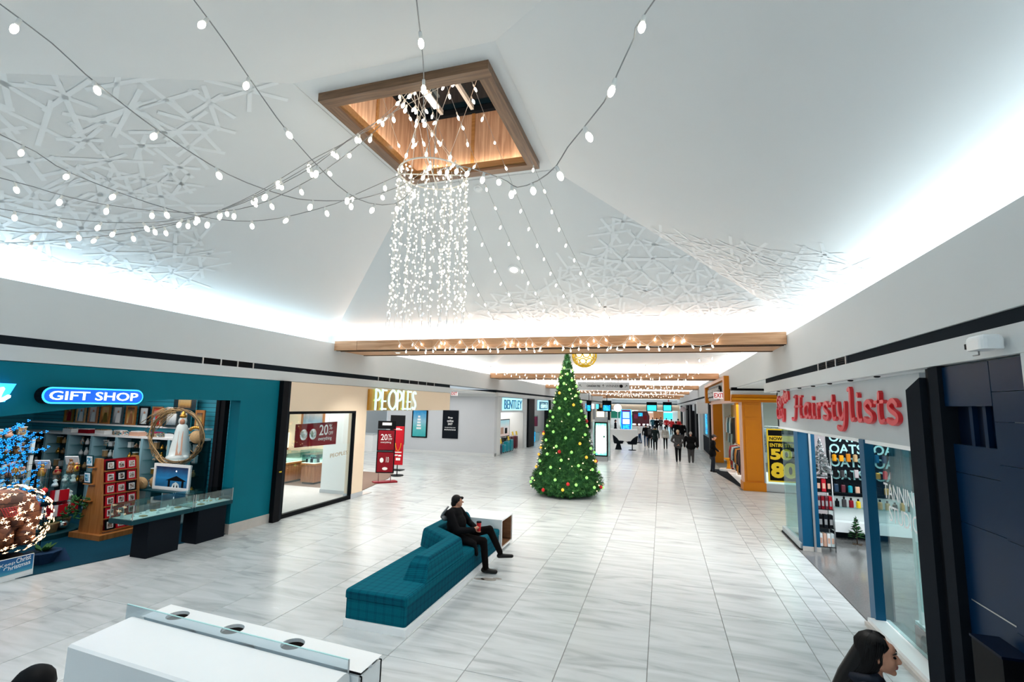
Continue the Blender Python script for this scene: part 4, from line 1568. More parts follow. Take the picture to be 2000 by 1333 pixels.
b.prism([(-10.37, 8.485, .92), (-10.32, 8.485, .92), (-10.345, 8.485, .99)], (0, .001, 0), 'navydark')
b.ball((-10.40, 8.486, 1.27), (.018, .002, .018), 'signwhite', 8, 4)
b.build('printed_stable', t)
for i, (x, y, z) in enumerate(((-11.35, 8.42, .95), (-11.13, 8.62, .97), (-10.22, 8.75, 2.02))):
    t = thing('straw_hat', ['round tan straw hat on the left of the glass table', 'tan straw hat tucked behind the left end of the nativity picture', 'tan straw hat with flowers hung right of the robed statue'][i], 'hat', (x, y, z), 0, 'straw hats')
    b = MB()
    b.ball((x, y, z), (.19, .10, .15), 'wicker', 14, 8)
    b.build('crown', t)
    b = MB()
    b.tube([(x + .17 * math.cos(a), y - .06, z + .06 * math.sin(a) + .02) for a in [PI * k / 8 for k in range(9)]], .012, 'wicker', 5)
    b.build('brim_fold', t)
    if i == 2:
        b = MB()
        for k in range(9):
            a = PI * k / 8
            b.ball((x + .16 * math.cos(a), y - .04, z + .16 + .05 * math.sin(a)), (.05, .02, .04), 'gold', 6, 4)
        b.build('flowers', t)
# robed statue inside a grapevine hoop on a pedestal
t = thing('statue_pedestal', 'white round pedestal carrying the robed statue', 'pedestal', (-11.0, 9.0, 0))
b = MB()
b.lathe([(.30, 0), (.30, .06), (.24, .10), (.24, 1.38), (.30, 1.42), (.30, 1.46)], (-11.0, 9.0, 0), 'plaster', 18)
b.build('column', t)
t = thing('robed_statue', 'white and pink robed statue with a golden crown, inside the grapevine hoop', 'statue', (-10.72, 9.0, 1.46), .80)
STAT = t
b = MB()
b.lathe([(.24, 0), (.25, .05), (.20, .09), (.19, .20), (.15, .45), (.125, .62), (.10, .72), (.05, .78)], (-10.72, 9.0, 1.46), 'plaster', 16)
b.build('robe', t)
b = MB()
b.prism([(-10.78, 8.80, 1.56), (-10.66, 8.80, 1.56), (-10.68, 8.875, 2.05), (-10.70, 8.90, 2.16), (-10.74, 8.90, 2.16), (-10.76, 8.875, 2.05)], (0, .05, 0), 'salmon')
b.ball((-10.735, 8.90, 2.02), (.025, .03, .04), 'skin', 7, 5)
b.build('gown_front', t)
b = MB()
b.ball((-10.72, 8.965, 2.27), (.055, .06, .075), 'skin', 10, 7)
b.build('face', t)
b = MB()
b.ball((-10.72, 9.0, 2.28), (.085, .075, .105), 'plaster', 10, 7)
b.build('veil', t)
b = MB()
b.lathe([(.055, 0), (.075, .05), (.06, .05), (.03, .12), (.01, .16)], (-10.72, 8.99, 2.36), 'gold', 8)
b.build('crown', t)
b = MB()
b.ball((-10.80, 8.86, 1.51), (.10, .08, .07), 'plaster', 8, 5)
b.ball((-10.60, 8.86, 1.50), (.09, .08, .06), 'plaster', 8, 5)
b.build('cloud_base', t)
STAT.location = (-11.0, 9.0, 1.46)
STAT.scale = (1.08, 1.08, 1.08)
t = thing('grapevine_hoop', 'large twisted grapevine hoop surrounding the robed statue', 'wreath', (-10.7, 8.62, 1.4))
b = MB()
HX, HZ = -10.72, 2.02
for k in range(9):
    ph = R.uniform(0, 6)
    rr = R.uniform(.55, .66)
    b.tube([(HX + 1.28 * (rr + .03 * math.sin(3 * a + ph)) * math.cos(a), 8.64 + .03 * math.cos(5 * a + ph), HZ + (rr + .03 * math.sin(3 * a + ph)) * math.sin(a)) for a in [2 * PI * q / 40 for q in range(40)]], .010, 'twig' if k % 3 else 'wicker', 5, closed=True)
b.build('vine', t)
b = MB()
for k in range(46):
    p = Vector((HX - .25 + R.uniform(-.2, .25), 8.60 + R.uniform(-.05, .05), HZ + .60 + R.uniform(-.08, .06)))
    d = Vector((-.42 + R.uniform(-.2, .1), R.uniform(-.1, .1), -.30 + R.uniform(-.15, .1)))
    b.tube([p, p + d * .5 + Vector((0, 0, .03)), p + d], .005, R.choice(['wicker', 'twig', 'goldprint']), 4)
for k in range(30):
    a = R.uniform(PI, 2 * PI)
    p = Vector((HX + .76 * math.cos(a), 8.60, HZ + .6 * math.sin(a)))
    d = Vector((R.uniform(-.1, .1), R.uniform(-.06, .04), R.uniform(-.06, .1)))
    b.tube([p, p + d], .006, R.choice(['twig', 'wicker']), 4)
b.build('dry_grass', t)['kind'] = 'stuff'
b = MB()
b.tube([(HX, 8.64, HZ + .62), (HX, 8.64, 2.9), (HX, 8.64, 3.36)], .004, 'wire', 4)
b.build('hanging_wire', t)

# round tiered stand in the middle, and a table of figurines behind it
t = thing('tiered_stand', 'round teal tiered glass stand of gifts in the middle of the shop', 'display stand', (-12.5, 7.15, 0))
b = MB()
b.lathe([(.72, 0), (.72, .10), (.68, .12)], (-12.5, 7.15, 0), 'tealdark', 24, False)
b.build('drum', t)
b = MB()
b.lathe([(.05, .12), (.05, 1.25)], (-12.5, 7.15, 0), 'steel', 10, False)
b.build('post', t)
for z, r_ in ((.42, .66), (.72, .62), (1.02, .60), (1.25, .66)):
    b = MB()
    b.lathe([(r_, 0), (r_, .015)], (-12.5, 7.15, z), 'glassteal', 24, False)
    b.build('tier', t)
lv = {.12: 'drum', .435: 'lowest tier', .735: 'second tier', 1.035: 'third tier', 1.265: 'top tier'}
for z, ln in lv.items():
    for k in range(9):
        a = -2.6 + 4.2 * k / 8
        rr = .50 + R.uniform(-.06, .05)
        x, y = -12.5 + rr * math.cos(a), 7.15 + rr * math.sin(a)
        j = MB()
        c = (k + int(z * 10)) % 4
        w8 = '%s from left on the %s of the round stand' % ((WORDS + ['ninth'])[k], ln)
        if z == .435 or (z == .735 and c == 0):
            for q in range(3):
                j.obox((x + .03 * q, y + .06 * q, z + .11), .05, .16, .22, 'red' if q % 2 == 0 else 'paper', a)
            nm, cat, lab = 'red_gift_box', 'gift box', 'red and white gift boxes, ' + w8
        elif z == .12:
            if k % 2:
                j.lathe([(.10, 0), (.13, .17), (.14, .19), (.12, .19)], (x, y, z), 'wicker', 12)
                for q in range(8):
                    j.tube([(x, y, z + .17), (x + R.uniform(-.1, .1), y + R.uniform(-.1, .1), z + .30)], .012, 'needle', 4)
                nm, cat, lab = 'potted_plant', 'plant', 'small plant in a straw pot, ' + w8
            else:
                j.ball((x, y, z + .10), (.15, .13, .10), 'silver', 8, 6)
                nm, cat, lab = 'foil_bag', 'bag', 'crumpled silver foil bag, ' + w8
        elif z == 1.265:
            h = R.uniform(.16, .28)
            mm = R.choice(['figure', 'figure', 'gold', 'goods', 'oak'])
            j.lathe([(.055, 0), (.065, h * .25), (.04, h * .6), (.025, h * .7)], (x, y, z), mm, 8)
            j.ball((x, y, z + h * .84), h * .16, 'skin' if k % 2 else mm, 7, 5)
            j.obox((x + .03, y, z + h * .45), .03, .10, h * .3, R.choice(['gold', 'clothblue', 'oak', 'darkred']), a)
            nm, cat, lab = 'nativity_figurine', 'figurine', 'painted nativity figurine, ' + w8
        else:
            h = R.uniform(.13, .24)
            mm = R.choice(['plaster', 'plaster', 'silver', 'glassteal', 'paper'])
            j.lathe([(.06, 0), (.05, h * .3), (.02, h * .5), (.045, h * .8), (.01, h)], (x, y, z), mm, 8)
            j.prism([(x - .07, y, z + h * .35), (x, y + .01, z + h * .75), (x + .07, y, z + h * .35), (x, y, z + h * .45)], (0, .008, 0), mm)
            nm, cat, lab = 'angel_ornament', 'ornament', 'pale angel ornament, ' + w8
        one(j, nm, lab, cat, 'gifts on the round stand')
b = MB()
b.obox((-12.2, 7.0, 1.48), .26, .02, .20, 'paper', .5, .5)
one(b, 'price_placard', 'white tilted price placard standing among the figurines, left one', 'placard', 'price placards')
b = MB()
b.obox((-12.5, 7.7, 1.48), .24, .02, .20, 'paper', .6, .5)
one(b, 'price_placard', 'white tilted price placard standing among the figurines, right one', 'placard', 'price placards')
t = thing('shop_shelving', 'low glass shelving unit deep in the gift shop behind the blue tree', 'shelving', (-14.2, 6.6, 0))
for z in (.4, .8, 1.2, 1.6, 1.95):
    b = MB()
    b.box(-15.6, -13.2, 5.2, 7.4, z, z + .03, 'tealdark' if z > 1.5 else 'glassteal')
    b.build('shelf', t)
b = MB()
for x in (-15.55, -13.25):
    for y in (5.25, 7.35):
        b.box(x - .03, x + .03, y - .03, y + .03, 0, 1.95, 'plaster')
b.build('frame', t)
for z in (.83, 1.23, 1.63, 1.98):
    for k in range(10):
        y = 5.35 + .205 * k
        j = MB()
        h = R.uniform(.14, .30)
        m_ = R.choice(['plaster', 'goods', 'figure', 'wicker', 'paper', 'gold', 'silver', 'salmon'])
        if k % 2:
            j.obox((-13.4, y, z + h / 2), .12, .13, h, m_, R.uniform(-.3, .3))
            j.obox((-13.4, y, z + h + .008), .13, .14, .016, 'paper')
        else:
            j.lathe([(.06, 0), (.08, h * .4), (.045, h * .7), (.055, h)], (-13.4, y, z), m_, 9)
            j.ball((-13.4, y, z + h + .02), .04, m_, 6, 4)
        one(j, 'shelf_ornament', 'ornament %s along the %s level of the low glass shelving' % ((WORDS + ['ninth', 'tenth'])[k], {.83: 'lowest', 1.23: 'second', 1.63: 'third', 1.98: 'top'}[z]), 'ornament', 'stock on the low shelving')

# blue-lit branch tree and the star-lit ornament in the shop window
t = thing('blue_light_tree', 'branching tree covered in bright blue lights behind the star-lit ball', 'light tree', (-11.9, 5.7, 0))
b = MB()
lt = MB()
for k in range(30):
    z0 = .5 + .05 * k
    a = -0.4 + 2.1 * R.random() - .4
    p0 = Vector((-12.0, 5.55, z0))
    d = Vector((R.uniform(-.15, .35), math.cos(a) * R.uniform(.8, 1.5), R.uniform(.15, .6)))
    pts = [p0, p0 + d * .5 + Vector((0, 0, -.04)), p0 + d]
    b.tube(pts, [.014, .009, .004], 'dark', 5)
    for q in range(20):
        f_ = .12 + .88 * q / 19
        c = p0 + d * f_ + Vector((R.uniform(-.05, .05), R.uniform(-.05, .05), R.uniform(-.05, .05)))
        for w_ in range(3):
            an = w_ * 2 * PI / 3 + q
            lt.ball(c + Vector((.0, .018 * math.cos(an), .018 * math.sin(an))), (.010, .014, .011), 'blueled', 5, 3)
b.tube([(-12.0, 5.55, 0.0), (-12.0, 5.55, 1.0), (-11.98, 5.58, 2.05)], [.05, .035, .015], 'dark', 7)
b.lathe([(.22, 0), (.20, .05)], (-12.0, 5.55, 0), 'dark', 14, False)
b.build('branches', t)
o = lt.build('blossom_lights', t)
o['kind'] = 'stuff'
t = thing('star_light_ball', 'large round nativity cave strung with warm star-shaped lights at the left edge', 'light ornament', (-10.75, 5.72, 0))
BC, BR = Vector((-10.75, 5.75, .74)), Vector((.52, .62, .60))
b = MB()
b.lathe([(.40, 0), (.42, .04), (.30, .10), (.28, .16)], (BC.x, BC.y, 0), 'dark', 18)
b.build('stand', t)
MT['cave'] = mosaic('brown_paper_rock', [(0.05, 0.016, 0.010), (0.14, 0.05, 0.025), (0.24, 0.09, 0.04), (0.10, 0.04, 0.03)], 4)
b = MB()
b.ball(BC - Vector((.12, 0, 0)), (.40, .52, .54), 'cave', 18, 12)
b.build('rock', t)
b = MB()
for p, s_ in (((-10.46, 5.60, .62), .13), ((-10.46, 5.88, .58), .15), ((-10.50, 5.74, .84), .12)):
    b.lathe([(s_, -s_ * 1.3), (s_ * .9, 0), (s_ * .45, s_ * .9)], p, 'cave', 9)
    b.ball((p[0], p[1], p[2] + s_ * 1.15), s_ * .42, 'cave', 8, 6)
b.build('figures', t)
b = MB()
for a in range(6):
    y = 5.5 + .03 * a
    b.tube([(-10.27, 5.40 + .035 * a, 1.06), (-10.23, 5.46 + .035 * a, .90)], .005, 'signred', 4)
    b.tube([(-10.26, 5.42 + .01 * a, 1.05 - .028 * a), (-10.26, 5.62 + .01 * a, 1.05 - .028 * a)], .005, 'signred', 4)
b.build('red_lattice', t)
SR = random.Random(11)


def star(mb, c, r, m, nrm):
    q = nrm.to_track_quat('Z', 'Y').to_matrix()
    pts = []
    for k in range(8):
        rr = r if k % 2 == 0 else r * .33
        if k in (0,):
            rr = r * 1.25
        a = PI * k / 4 + .35
        pts.append(c + q @ Vector((rr * math.cos(a), rr * math.sin(a), 0)))
    top = c + nrm * r * .35
    vs = pts + [top, c - nrm * r * .1]
    fs = [(k, (k + 1) % 8, 8) for k in range(8)] + [((k + 1) % 8, k, 9) for k in range(8)]
    mb.add(vs, fs, m)


n_star = 0
while n_star < 230:
    z = SR.uniform(-.85, 1)
    a = SR.uniform(-2.2, 1.9)
    s_ = math.sqrt(1 - z * z)
    d = Vector((s_ * math.cos(a), s_ * math.sin(a), z))
    if d.x < -.2:
        continue
    if d.x > .85 and abs(d.z + .1) < .2 and SR.random() < .5:
        continue
    p = BC + Vector((d.x * BR.x, d.y * BR.y, d.z * BR.z)) * SR.uniform(.97, 1.03)
    q = MB()
    star(q, p, .036, 'starled', d)
    q.build('star_light', t)
    n_star += 1
b = MB()
for k in range(7):
    el = -1.0 + .33 * k
    b.tube([BC + Vector((BR.x * .98 * math.cos(el) * math.cos(a), BR.y * .98 * math.cos(el) * math.sin(a), BR.z * .98 * math.sin(el))) for a in [-2.2 + 4.1 * q / 24 for q in range(25)]], .004, 'dark', 4)
b.build('light_wire', t)
# sign board leaning at the threshold
t = thing('message_board', 'blue sign board reading Keep Christ in Christmas on the floor at the left edge', 'sign', (-9.80, 5.3, 0))
MT['skyprint'] = grad_print('blue_sky_print', [(0.05, (0.05, 0.30, 0.42)), (0.4, (0.0, 0.16, 0.36)), (0.95, (0.0, 0.075, 0.24))])
b = MB()
b.prism([(-9.83, 4.55, .0), (-9.83, 5.71, .0), (-9.86, 5.71, .33), (-9.86, 4.55, .33)], (-.02, 0, 0), 'paper')
b.build('board', t)
b = MB()
b.prism([(-9.828, 4.57, .075), (-9.828, 5.69, .10), (-9.857, 5.70, .325), (-9.857, 4.57, .325)], (.003, 0, 0), 'skyprint')
b.build('print', t)
text('lettering', 'Keep', t, (-9.842, 5.27, .205), (0, 1, .12), (-.09, 0, 1), .19, .060, 'whitematt', .003)
text('lettering', 'Christ', t, (-9.846, 5.475, .235), (0, 1, .12), (-.09, 0, 1), .19, .075, 'print', .003, bold=.01)
text('lettering', 'in', t, (-9.836, 5.24, .135), (0, 1, .12), (-.09, 0, 1), .055, .05, 'yellow', .003)
text('lettering', 'Christmas', t, (-9.836, 5.32, .145), (0, 1, .12), (-.09, 0, 1), .34, .066, 'print', .003, bold=.01)
b = MB()
star(b, Vector((-9.838, 5.23, .27)), .035, 'print', Vector((1, 0, 0)))
b.build('printed_star', t)
t = thing('foil_planter', 'dark leafy plant in a crumpled blue foil wrap on the carpet', 'plant', (-10.35, 6.12, 0))
b = MB()
b.lathe([(.16, 0.01), (.20, .10), (.26, .20), (.22, .21)], (-10.35, 6.12, 0), 'neonblue' if False else 'clothblue', 9, False)
b.prism([(-10.2, 6.2, .012), (-10.05, 6.38, .012), (-10.3, 6.42, .18)], (-.03, 0, .01), 'clothblue')
b.build('foil_wrap', t)
b = MB()
for k in range(26):
    a = R.uniform(0, 2 * PI)
    p = Vector((-10.35, 6.12, .18))
    d = Vector((math.cos(a) * .18, math.sin(a) * .18, R.uniform(.02, .16)))
    s_ = d.cross(Vector((0, 0, 1))).normalized() * .04
    b.add([p, p + d * .6 + s_, p + d, p + d * .6 - s_], [(0, 1, 2, 3)], 'needle')
b.build('leaves', t)
# pink and red baubles between the lights
for k in range(7):
    j = MB()
    y, z = 6.05 + .09 * k, .95 + .14 * math.sin(k * 2.3)
    x = -11.35
    j.ball((x, y, z), .055, 'clothpink' if k % 3 else 'brightred', 9, 6)
    j.lathe([(.012, 0), (.012, .02)], (x, y, z + .053), 'gold', 6, False)
    j.tube([(x, y, z + .07), (x, y, 1.6)], .002, 'wire', 4)
    one(j, 'hanging_bauble', 'pink or red bauble above the star-lit ball, %s from the left' % WORDS[k], 'bauble', 'baubles by the star ball')
t = thing('bauble_rail', 'thin dark rail from which the pink baubles hang', 'rail', (-11.35, 6.3, 0))
b = MB()
b.tube([(-11.35, 6.0, 0.01), (-11.35, 6.0, 1.6), (-11.35, 6.64, 1.6), (-11.35, 6.64, .01)], .008, 'dark', 5)
b.build('rail_frame', t)


# ------------------------------------------------------------------ jewelry shop
b = MB()
b.box(-9.2, -8.88, 9.83, 10.02, 0, 3.37, 'dark')
b.prism([(-8.88, 10.02, 0.0), (-8.98, 10.20, 0.0), (-9.2, 10.20, 0.0), (-9.2, 10.02, 0.0)], (0, 0, 3.37), 'charcoal')
struct(b, 'trim_5')
b = MB()
b.box(-8.875, -8.86, 9.90, 9.97, 1.16, 1.19, 'yellow')
one(b, 'wall_tag', 'tiny yellow tag on the black post beside the teal wall', 'tag')
b = MB()
b.box(-9.25, -9.0, 10.20, 20.0, 2.62, 3.37, 'peach')
b.box(-9.25, -9.0, 13.06, 13.62, 0.14, 2.62, 'peach')
struct(b, 'wall_left_jewelry_shop')
b = MB()
b.box(-9.27, -8.985, 13.04, 13.64, 0, 0.14, 'greywall')
struct(b, 'baseboard_left_jewelry_shop')
t = thing('shop_window', 'black-framed jewelry shop window between the black post and the peach pier', 'window', (-9.06, 11.63, 0))
b = MB()
for (a, c, z0, z1) in ((10.20, 13.06, 0.0, .10), (10.20, 13.06, 2.55, 2.62), (10.20, 10.25, .10, 2.55), (13.00, 13.06, .10, 2.55)):
    b.box(-9.10, -9.0, a, c, z0, z1, 'dark')
b.build('frame', t)
b = MB()
b.box(-9.065, -9.055, 10.25, 13.0, .10, 2.55, 'glass')
b.build('pane', t)
MT['goldtxt'] = mat('gold_letter', (0.35, 0.24, 0.12), 0.4, var=0)
text('lettering', 'PEOPLES', t, (-9.05, 12.02, 1.30), (0, 1, .05), (0, 0, 1), .80, .11, 'goldtxt', .003)
b = MB()
b.box(-10.45, -9.28, 13.50, 13.62, .12, 3.36, 'white')
b.box(-10.46, -9.27, 13.48, 13.63, 0, .12, 'greywall')
b.box(-16.9, -11.9, 16.6, 16.75, 0, 3.36, 'peach')
b.box(-17.0, -16.85, 9.83, 16.6, 0, 3.36, 'peach')
struct(b, 'wall_inner_jewelry_shop')
t = thing('shop_name_sign', 'tall pale lit letter sign on a gold backing over the jewelry shop entrance', 'sign', (-9.0, 15.1, 2.6))
b = MB()
b.box(-9.0, -8.93, 13.62, 16.3, 2.64, 3.31, 'gold')
b.build('backing', t)
b = MB()
b.add([(-8.925, 15.05 + .48 * math.cos(a), 2.97 + .32 * math.sin(a)) for a in [2 * PI * k / 20 for k in range(20)]], [tuple(range(20))], 'wicker')
b.build('oval_panel', t)
PEO = {'P': [[(.15, 0), (.15, 1)], [(.15, .98), (.55, .92), (.72, .72), (.55, .5), (.15, .45)]],
       'E': [[(.15, 0), (.15, 1)], [(.15, .97), (.7, .97)], [(.15, .42), (.6, .42)], [(.15, .03), (.7, .03)]],
       'O': [[(.85, .5), (.78, .8), (.55, .98), (.45, .98), (.22, .8), (.15, .5), (.22, .2), (.45, .02), (.55, .02), (.78, .2), (.85, .5)]],
       'L': [[(.15, 1), (.15, 0)], [(.15, .03), (.65, .03)]],
       'S': [[(.68, .88), (.45, .98), (.2, .82), (.3, .6), (.6, .4), (.68, .2), (.45, .02), (.15, .12)]]}
yy = 13.85
for ch_, wd in zip('PEOPLES', (.40, .38, .62, .42, .32, .36, .40)):
    g = MB()
    strokes(g, PEO[ch_], (-8.91, yy, 2.66), (0, 1, 0), (0, 0, 1), wd * 1.15, .66, 'mintlit', .05, .055)
    g.build('letter', t)
    yy += wd * 0.98
t = thing('sale_banner', 'dark red 20 percent off banner hanging inside the jewelry shop window', 'banner', (-9.3, 11.7, 1.65))
b = MB()
b.prism([(-9.3, 10.84, 1.66), (-9.3, 12.56, 1.64), (-9.3, 12.57, 2.30), (-9.3, 10.83, 2.27)], (.01, 0, 0), 'darkred')
b.build('board', t)
for y in (11.2, 12.2):
    b = MB()
    b.tube([(-9.295, y, 2.28), (-9.295, y, 2.62)], .004, 'wirew', 4)
    b.build('hanging_cord', t)
text('lettering', '20', t, (-9.285, 11.78, 1.93), (0, 1, 0), (0, 0, 1), .38, .30, 'print', .003, bold=.01)
text('lettering', '%', t, (-9.285, 12.20, 2.08), (0, 1, 0), (0, 0, 1), .14, .15, 'print', .003)
text('lettering', 'OFF', t, (-9.285, 12.19, 1.93), (0, 1, 0), (0, 0, 1), .20, .10, 'print', .003)
text('lettering', 'everything', t, (-9.285, 11.76, 1.76), (0, 1, 0), (0, 0, 1), .58, .13, 'print', .003)
for y in (11.16, 11.53):
    b = MB()
    b.lathe([(.15, 0), (.11, .015), (.05, .025), (.01, .012)], (0, 0, 0), 'silver', 12, False)
    b.v = [(-9.288 + z, y + x, 1.98 + y_) for x, y_, z in b.v]
    b.build('printed_gem', t)
# counters inside
for i, (x0, x1, y0, y1) in enumerate(((-14.3, -12.6, 14.1, 15.55), (-13.2, -11.9, 15.75, 16.5), (-12.15, -11.6, 14.6, 16.0))):
    t = thing('jewelry_counter', ['large oak jewelry counter with a glass case nearest the shop window', 'oak jewelry counter against the inner wall of the jewelry shop', 'narrow oak counter beside the white return wall'][i],
              'counter', ((x0 + x1) / 2, (y0 + y1) / 2, 0))
    b = MB()
    b.box(x0 + .04, x1 - .04, y0 + .04, y1 - .04, 0, .08, 'dark')
    b.build('kickboard', t)
    n = 4
    for k in range(n):
        b = MB()
        b.box(x0 + (x1 - x0) * k / n + .004, x0 + (x1 - x0) * (k + 1) / n - .004, y0, y0 + .03, .08, .66, 'oak')
        b.build('panel', t)
    b = MB()
    b.box(x0, x1, y0 + .03, y1, .08, .66, 'oak')
    b.build('body', t)
    b = MB()
    b.box(x0 - .03, x1 + .03, y0 - .03, y1 + .03, .66, .72, 'rackwood')
    b.build('deck', t)
    MT['caselit'] = mat('lit_case_floor', (0.9, 0.88, 0.75), 0.5, var=0, emit=0.7, ecol=(1, 0.95, 0.75))
    b = MB()
    b.box(x0, x1, y0, y1, .72, .74, 'caselit')
    b.build('lit_floor', t)
    b = MB()
    for (a0, a1, c0, c1, z0, z1) in ((x0, x1, y0, y0 + .008, .74, 1.02), (x0, x1, y1 - .008, y1, .74, 1.02), (x0, x0 + .008, y0, y1, .74, 1.02), (x1 - .008, x1, y0, y1, .74, 1.02), (x0, x1, y0, y1, 1.02, 1.03)):
        b.box(a0, a1, c0, c1, z0, z1, 'glassteal')
    b.build('glass_case', t)
    for k in range(8):
        xx = x0 + .12 + (x1 - x0 - .24) * k / 7
        j = MB()
        yk = y0 + .18 + .12 * (k % 2)
        if k % 2:
            j.lathe([(.07, 0), (.055, .10), (.03, .16), (.02, .18)], (xx, yk, .741), 'tealdark', 9)
        else:
            j.obox((xx, yk, .80), .12, .10, .12, 'paper' if k % 4 else 'dark', R.uniform(-.3, .3))
        one(j, 'jewelry_stand', 'jewelry stand %s from the left in the %s counter' % (WORDS[k], ['large near', 'wall', 'narrow'][i]), 'stand', 'jewelry stands in the counters')
t = thing('framed_photo', 'large oak-framed photo of a hand on the inner wall of the jewelry shop', 'picture', (-13.4, 16.58, 2.1))
b = MB()
for (a0, a1, z0, z1) in ((-13.95, -12.85, 1.5, 1.56), (-13.95, -12.85, 2.64, 2.7), (-13.95, -13.87, 1.56, 2.64), (-12.93, -12.85, 1.56, 2.64)):
    b.box(a0, a1, 16.54, 16.6, z0, z1, 'oak')
b.build('frame', t)
MT['photo'] = grad_print('hand_photo', [(0.1, (0.55, 0.62, 0.66)), (0.5, (0.22, 0.33, 0.42)), (0.9, (0.55, 0.40, 0.33))])
b = MB()
b.box(-13.87, -12.93, 16.57, 16.59, 1.56, 2.64, 'photo')
b.build('print', t)
t = thing('wall_display', 'lit wall display case with small boxes inside the jewelry shop', 'display case', (-15.4, 16.4, 0))
b = MB()
b.box(-16.3, -14.5, 16.2, 16.58, 0, 1.0, 'oak')
b.build('base', t)
b = MB()
b.box(-16.3, -14.5, 16.3, 16.58, 1.0, 1.6, 'caselit')
b.build('lit_back', t)
b = MB()
for k in range(6):
    b.obox((-16.1 + .28 * k, 16.25, 1.06), .16, .1, .12, 'dark')
b.build('boxes', t)['kind'] = 'stuff'
# the two sign stands at the entrance
t = thing('sign_stand', 'double-panel dark red 20 percent off sign stand in front of the jewelry shop entrance', 'sign stand', (-9.75, 16.15, 0))
b = MB()
b.prism([(-10.15, 15.95, 0), (-9.9, 15.72, 0), (-9.30, 16.30, 0), (-9.55, 16.55, 0)], (0, 0, .05), 'darkred')
b.build('base', t)


def panel(par, c, dirx, w, z0, z1, m, name, th=.02, off=0.0):
    dirx = Vector(dirx).normalized()
    n = dirx.cross(Vector((0, 0, 1)))
    p = Vector(c) - n * (-off)
    b = MB()
    b.prism([p - dirx * w / 2 + Vector((0, 0, z0)), p + dirx * w / 2 + Vector((0, 0, z0)), p + dirx * w / 2 + Vector((0, 0, z1)), p - dirx * w / 2 + Vector((0, 0, z1))], n * th, m)
    return b.build(name, par)


SC_ = (-9.73, 16.10, 0)
SD = (.62, .22, 0)
sdv = Vector(SD).normalized()
sn = sdv.cross(Vector((0, 0, 1)))
for s_ in (-.22, .22):
    b = MB()
    p = Vector(SC_) + sdv * s_
    b.tube([p + Vector((0, 0, .05)), p + Vector((0, 0, 1.9))], .013, 'steel', 6)
    b.build('pole', t)
panel(t, SC_, SD, .66, .34, 1.12, 'dark', 'lower_frame', .02, .0)
panel(t, SC_, SD, .66, 1.13, 1.90, 'dark', 'upper_frame', .02, .0)
panel(t, SC_, SD, .66, 1.93, 2.22, 'black', 'header_frame', .02, .0)
panel(t, SC_, SD, .58, .38, 1.08, 'darkred', 'lower_poster', .006, .022)
panel(t, SC_, SD, .58, 1.17, 1.87, 'darkred', 'upper_poster', .006, .022)
panel(t, SC_, SD, .34, 2.06, 2.16, 'print', 'header_print', .004, .022)


def sp(a, z, off=.030):
    return Vector(SC_) + sdv * a + sn * off + Vector((0, 0, z))


text('lettering', '20', t, sp(-.20, 1.52), SD, (0, 0, 1), .24, .22, 'print', .003, bold=.01)
text('lettering', '%', t, sp(.06, 1.63), SD, (0, 0, 1), .12, .11, 'print', .003)
text('lettering', 'OFF', t, sp(.06, 1.52), SD, (0, 0, 1), .15, .08, 'print', .003)
text('lettering', 'everything', t, sp(-.20, 1.40), SD, (0, 0, 1), .38, .08, 'print', .003)
text('lettering', '10', t, sp(.03, .72), SD, (0, 0, 1), .10, .20, 'print', .003)
b = MB()
for a, z, r_ in ((-.13, .80, .07), (.0, .50, .10)):
    b.add([sp(a + r_ * math.cos(q), z + r_ * (1.3 if a < 0 else .55) * math.sin(q), .031) for q in [2 * PI * k / 12 for k in range(12)]], [tuple(range(12))], 'print')
b.build('printed_gems', t)
t = thing('sign_stand', 'narrow bright red poster stand behind the dark red double-panel stand', 'sign stand', (-10.2, 17.85, 0))
S2, D2 = (-10.2, 17.8, 0), (1, .30, 0)
d2 = Vector(D2).normalized()
n2 = d2.cross(Vector((0, 0, 1)))
panel(t, S2, D2, .42, .42, 1.95, 'red', 'poster', .02)
b = MB()
b.lathe([(.26, 0), (.26, .03)], S2, 'dark', 14, False)
b.tube([Vector(S2), Vector(S2) + Vector((0, 0, .42))], .02, 'dark', 6)
b.build('base', t)
b = MB()
pts = [Vector(S2) + n2 * .026 + d2 * (.11 * math.cos(a)) + Vector((0, 0, 1.28 + .30 * math.sin(a))) for a in [PI + PI * k / 10 for k in range(11)]]
b.tube(pts, .010, 'yellow', 4)
b.build('printed_necklace', t)
b = MB()
for (a, z, w_, h_) in ((-.06, 1.85, .2, .03), (.0, 1.80, .26, .03), (.0, .90, .30, .04), (-.06, .78, .12, .05), (.08, .76, .12, .06), (.02, .60, .18, .10)):
    p = Vector(S2) + n2 * .023 + d2 * a + Vector((0, 0, z))
    b.prism([p - d2 * w_ / 2, p + d2 * w_ / 2, p + d2 * w_ / 2 + Vector((0, 0, h_)), p - d2 * w_ / 2 + Vector((0, 0, h_))], n2 * .003, 'print')
b.build('printed_blocks', t)
b = MB()
b.box(-11.45, -10.75, 19.2, 19.25, 1.1, 2.35, 'dark')
b.box(-11.3, -11.2, 19.2, 19.25, .0, 1.1, 'steel')
b.box(-11.45, -10.75, 19.0, 19.4, 0, .03, 'dark')
one(b, 'pop_up_sign', 'dark sign board on a post behind the red poster stand', 'sign')

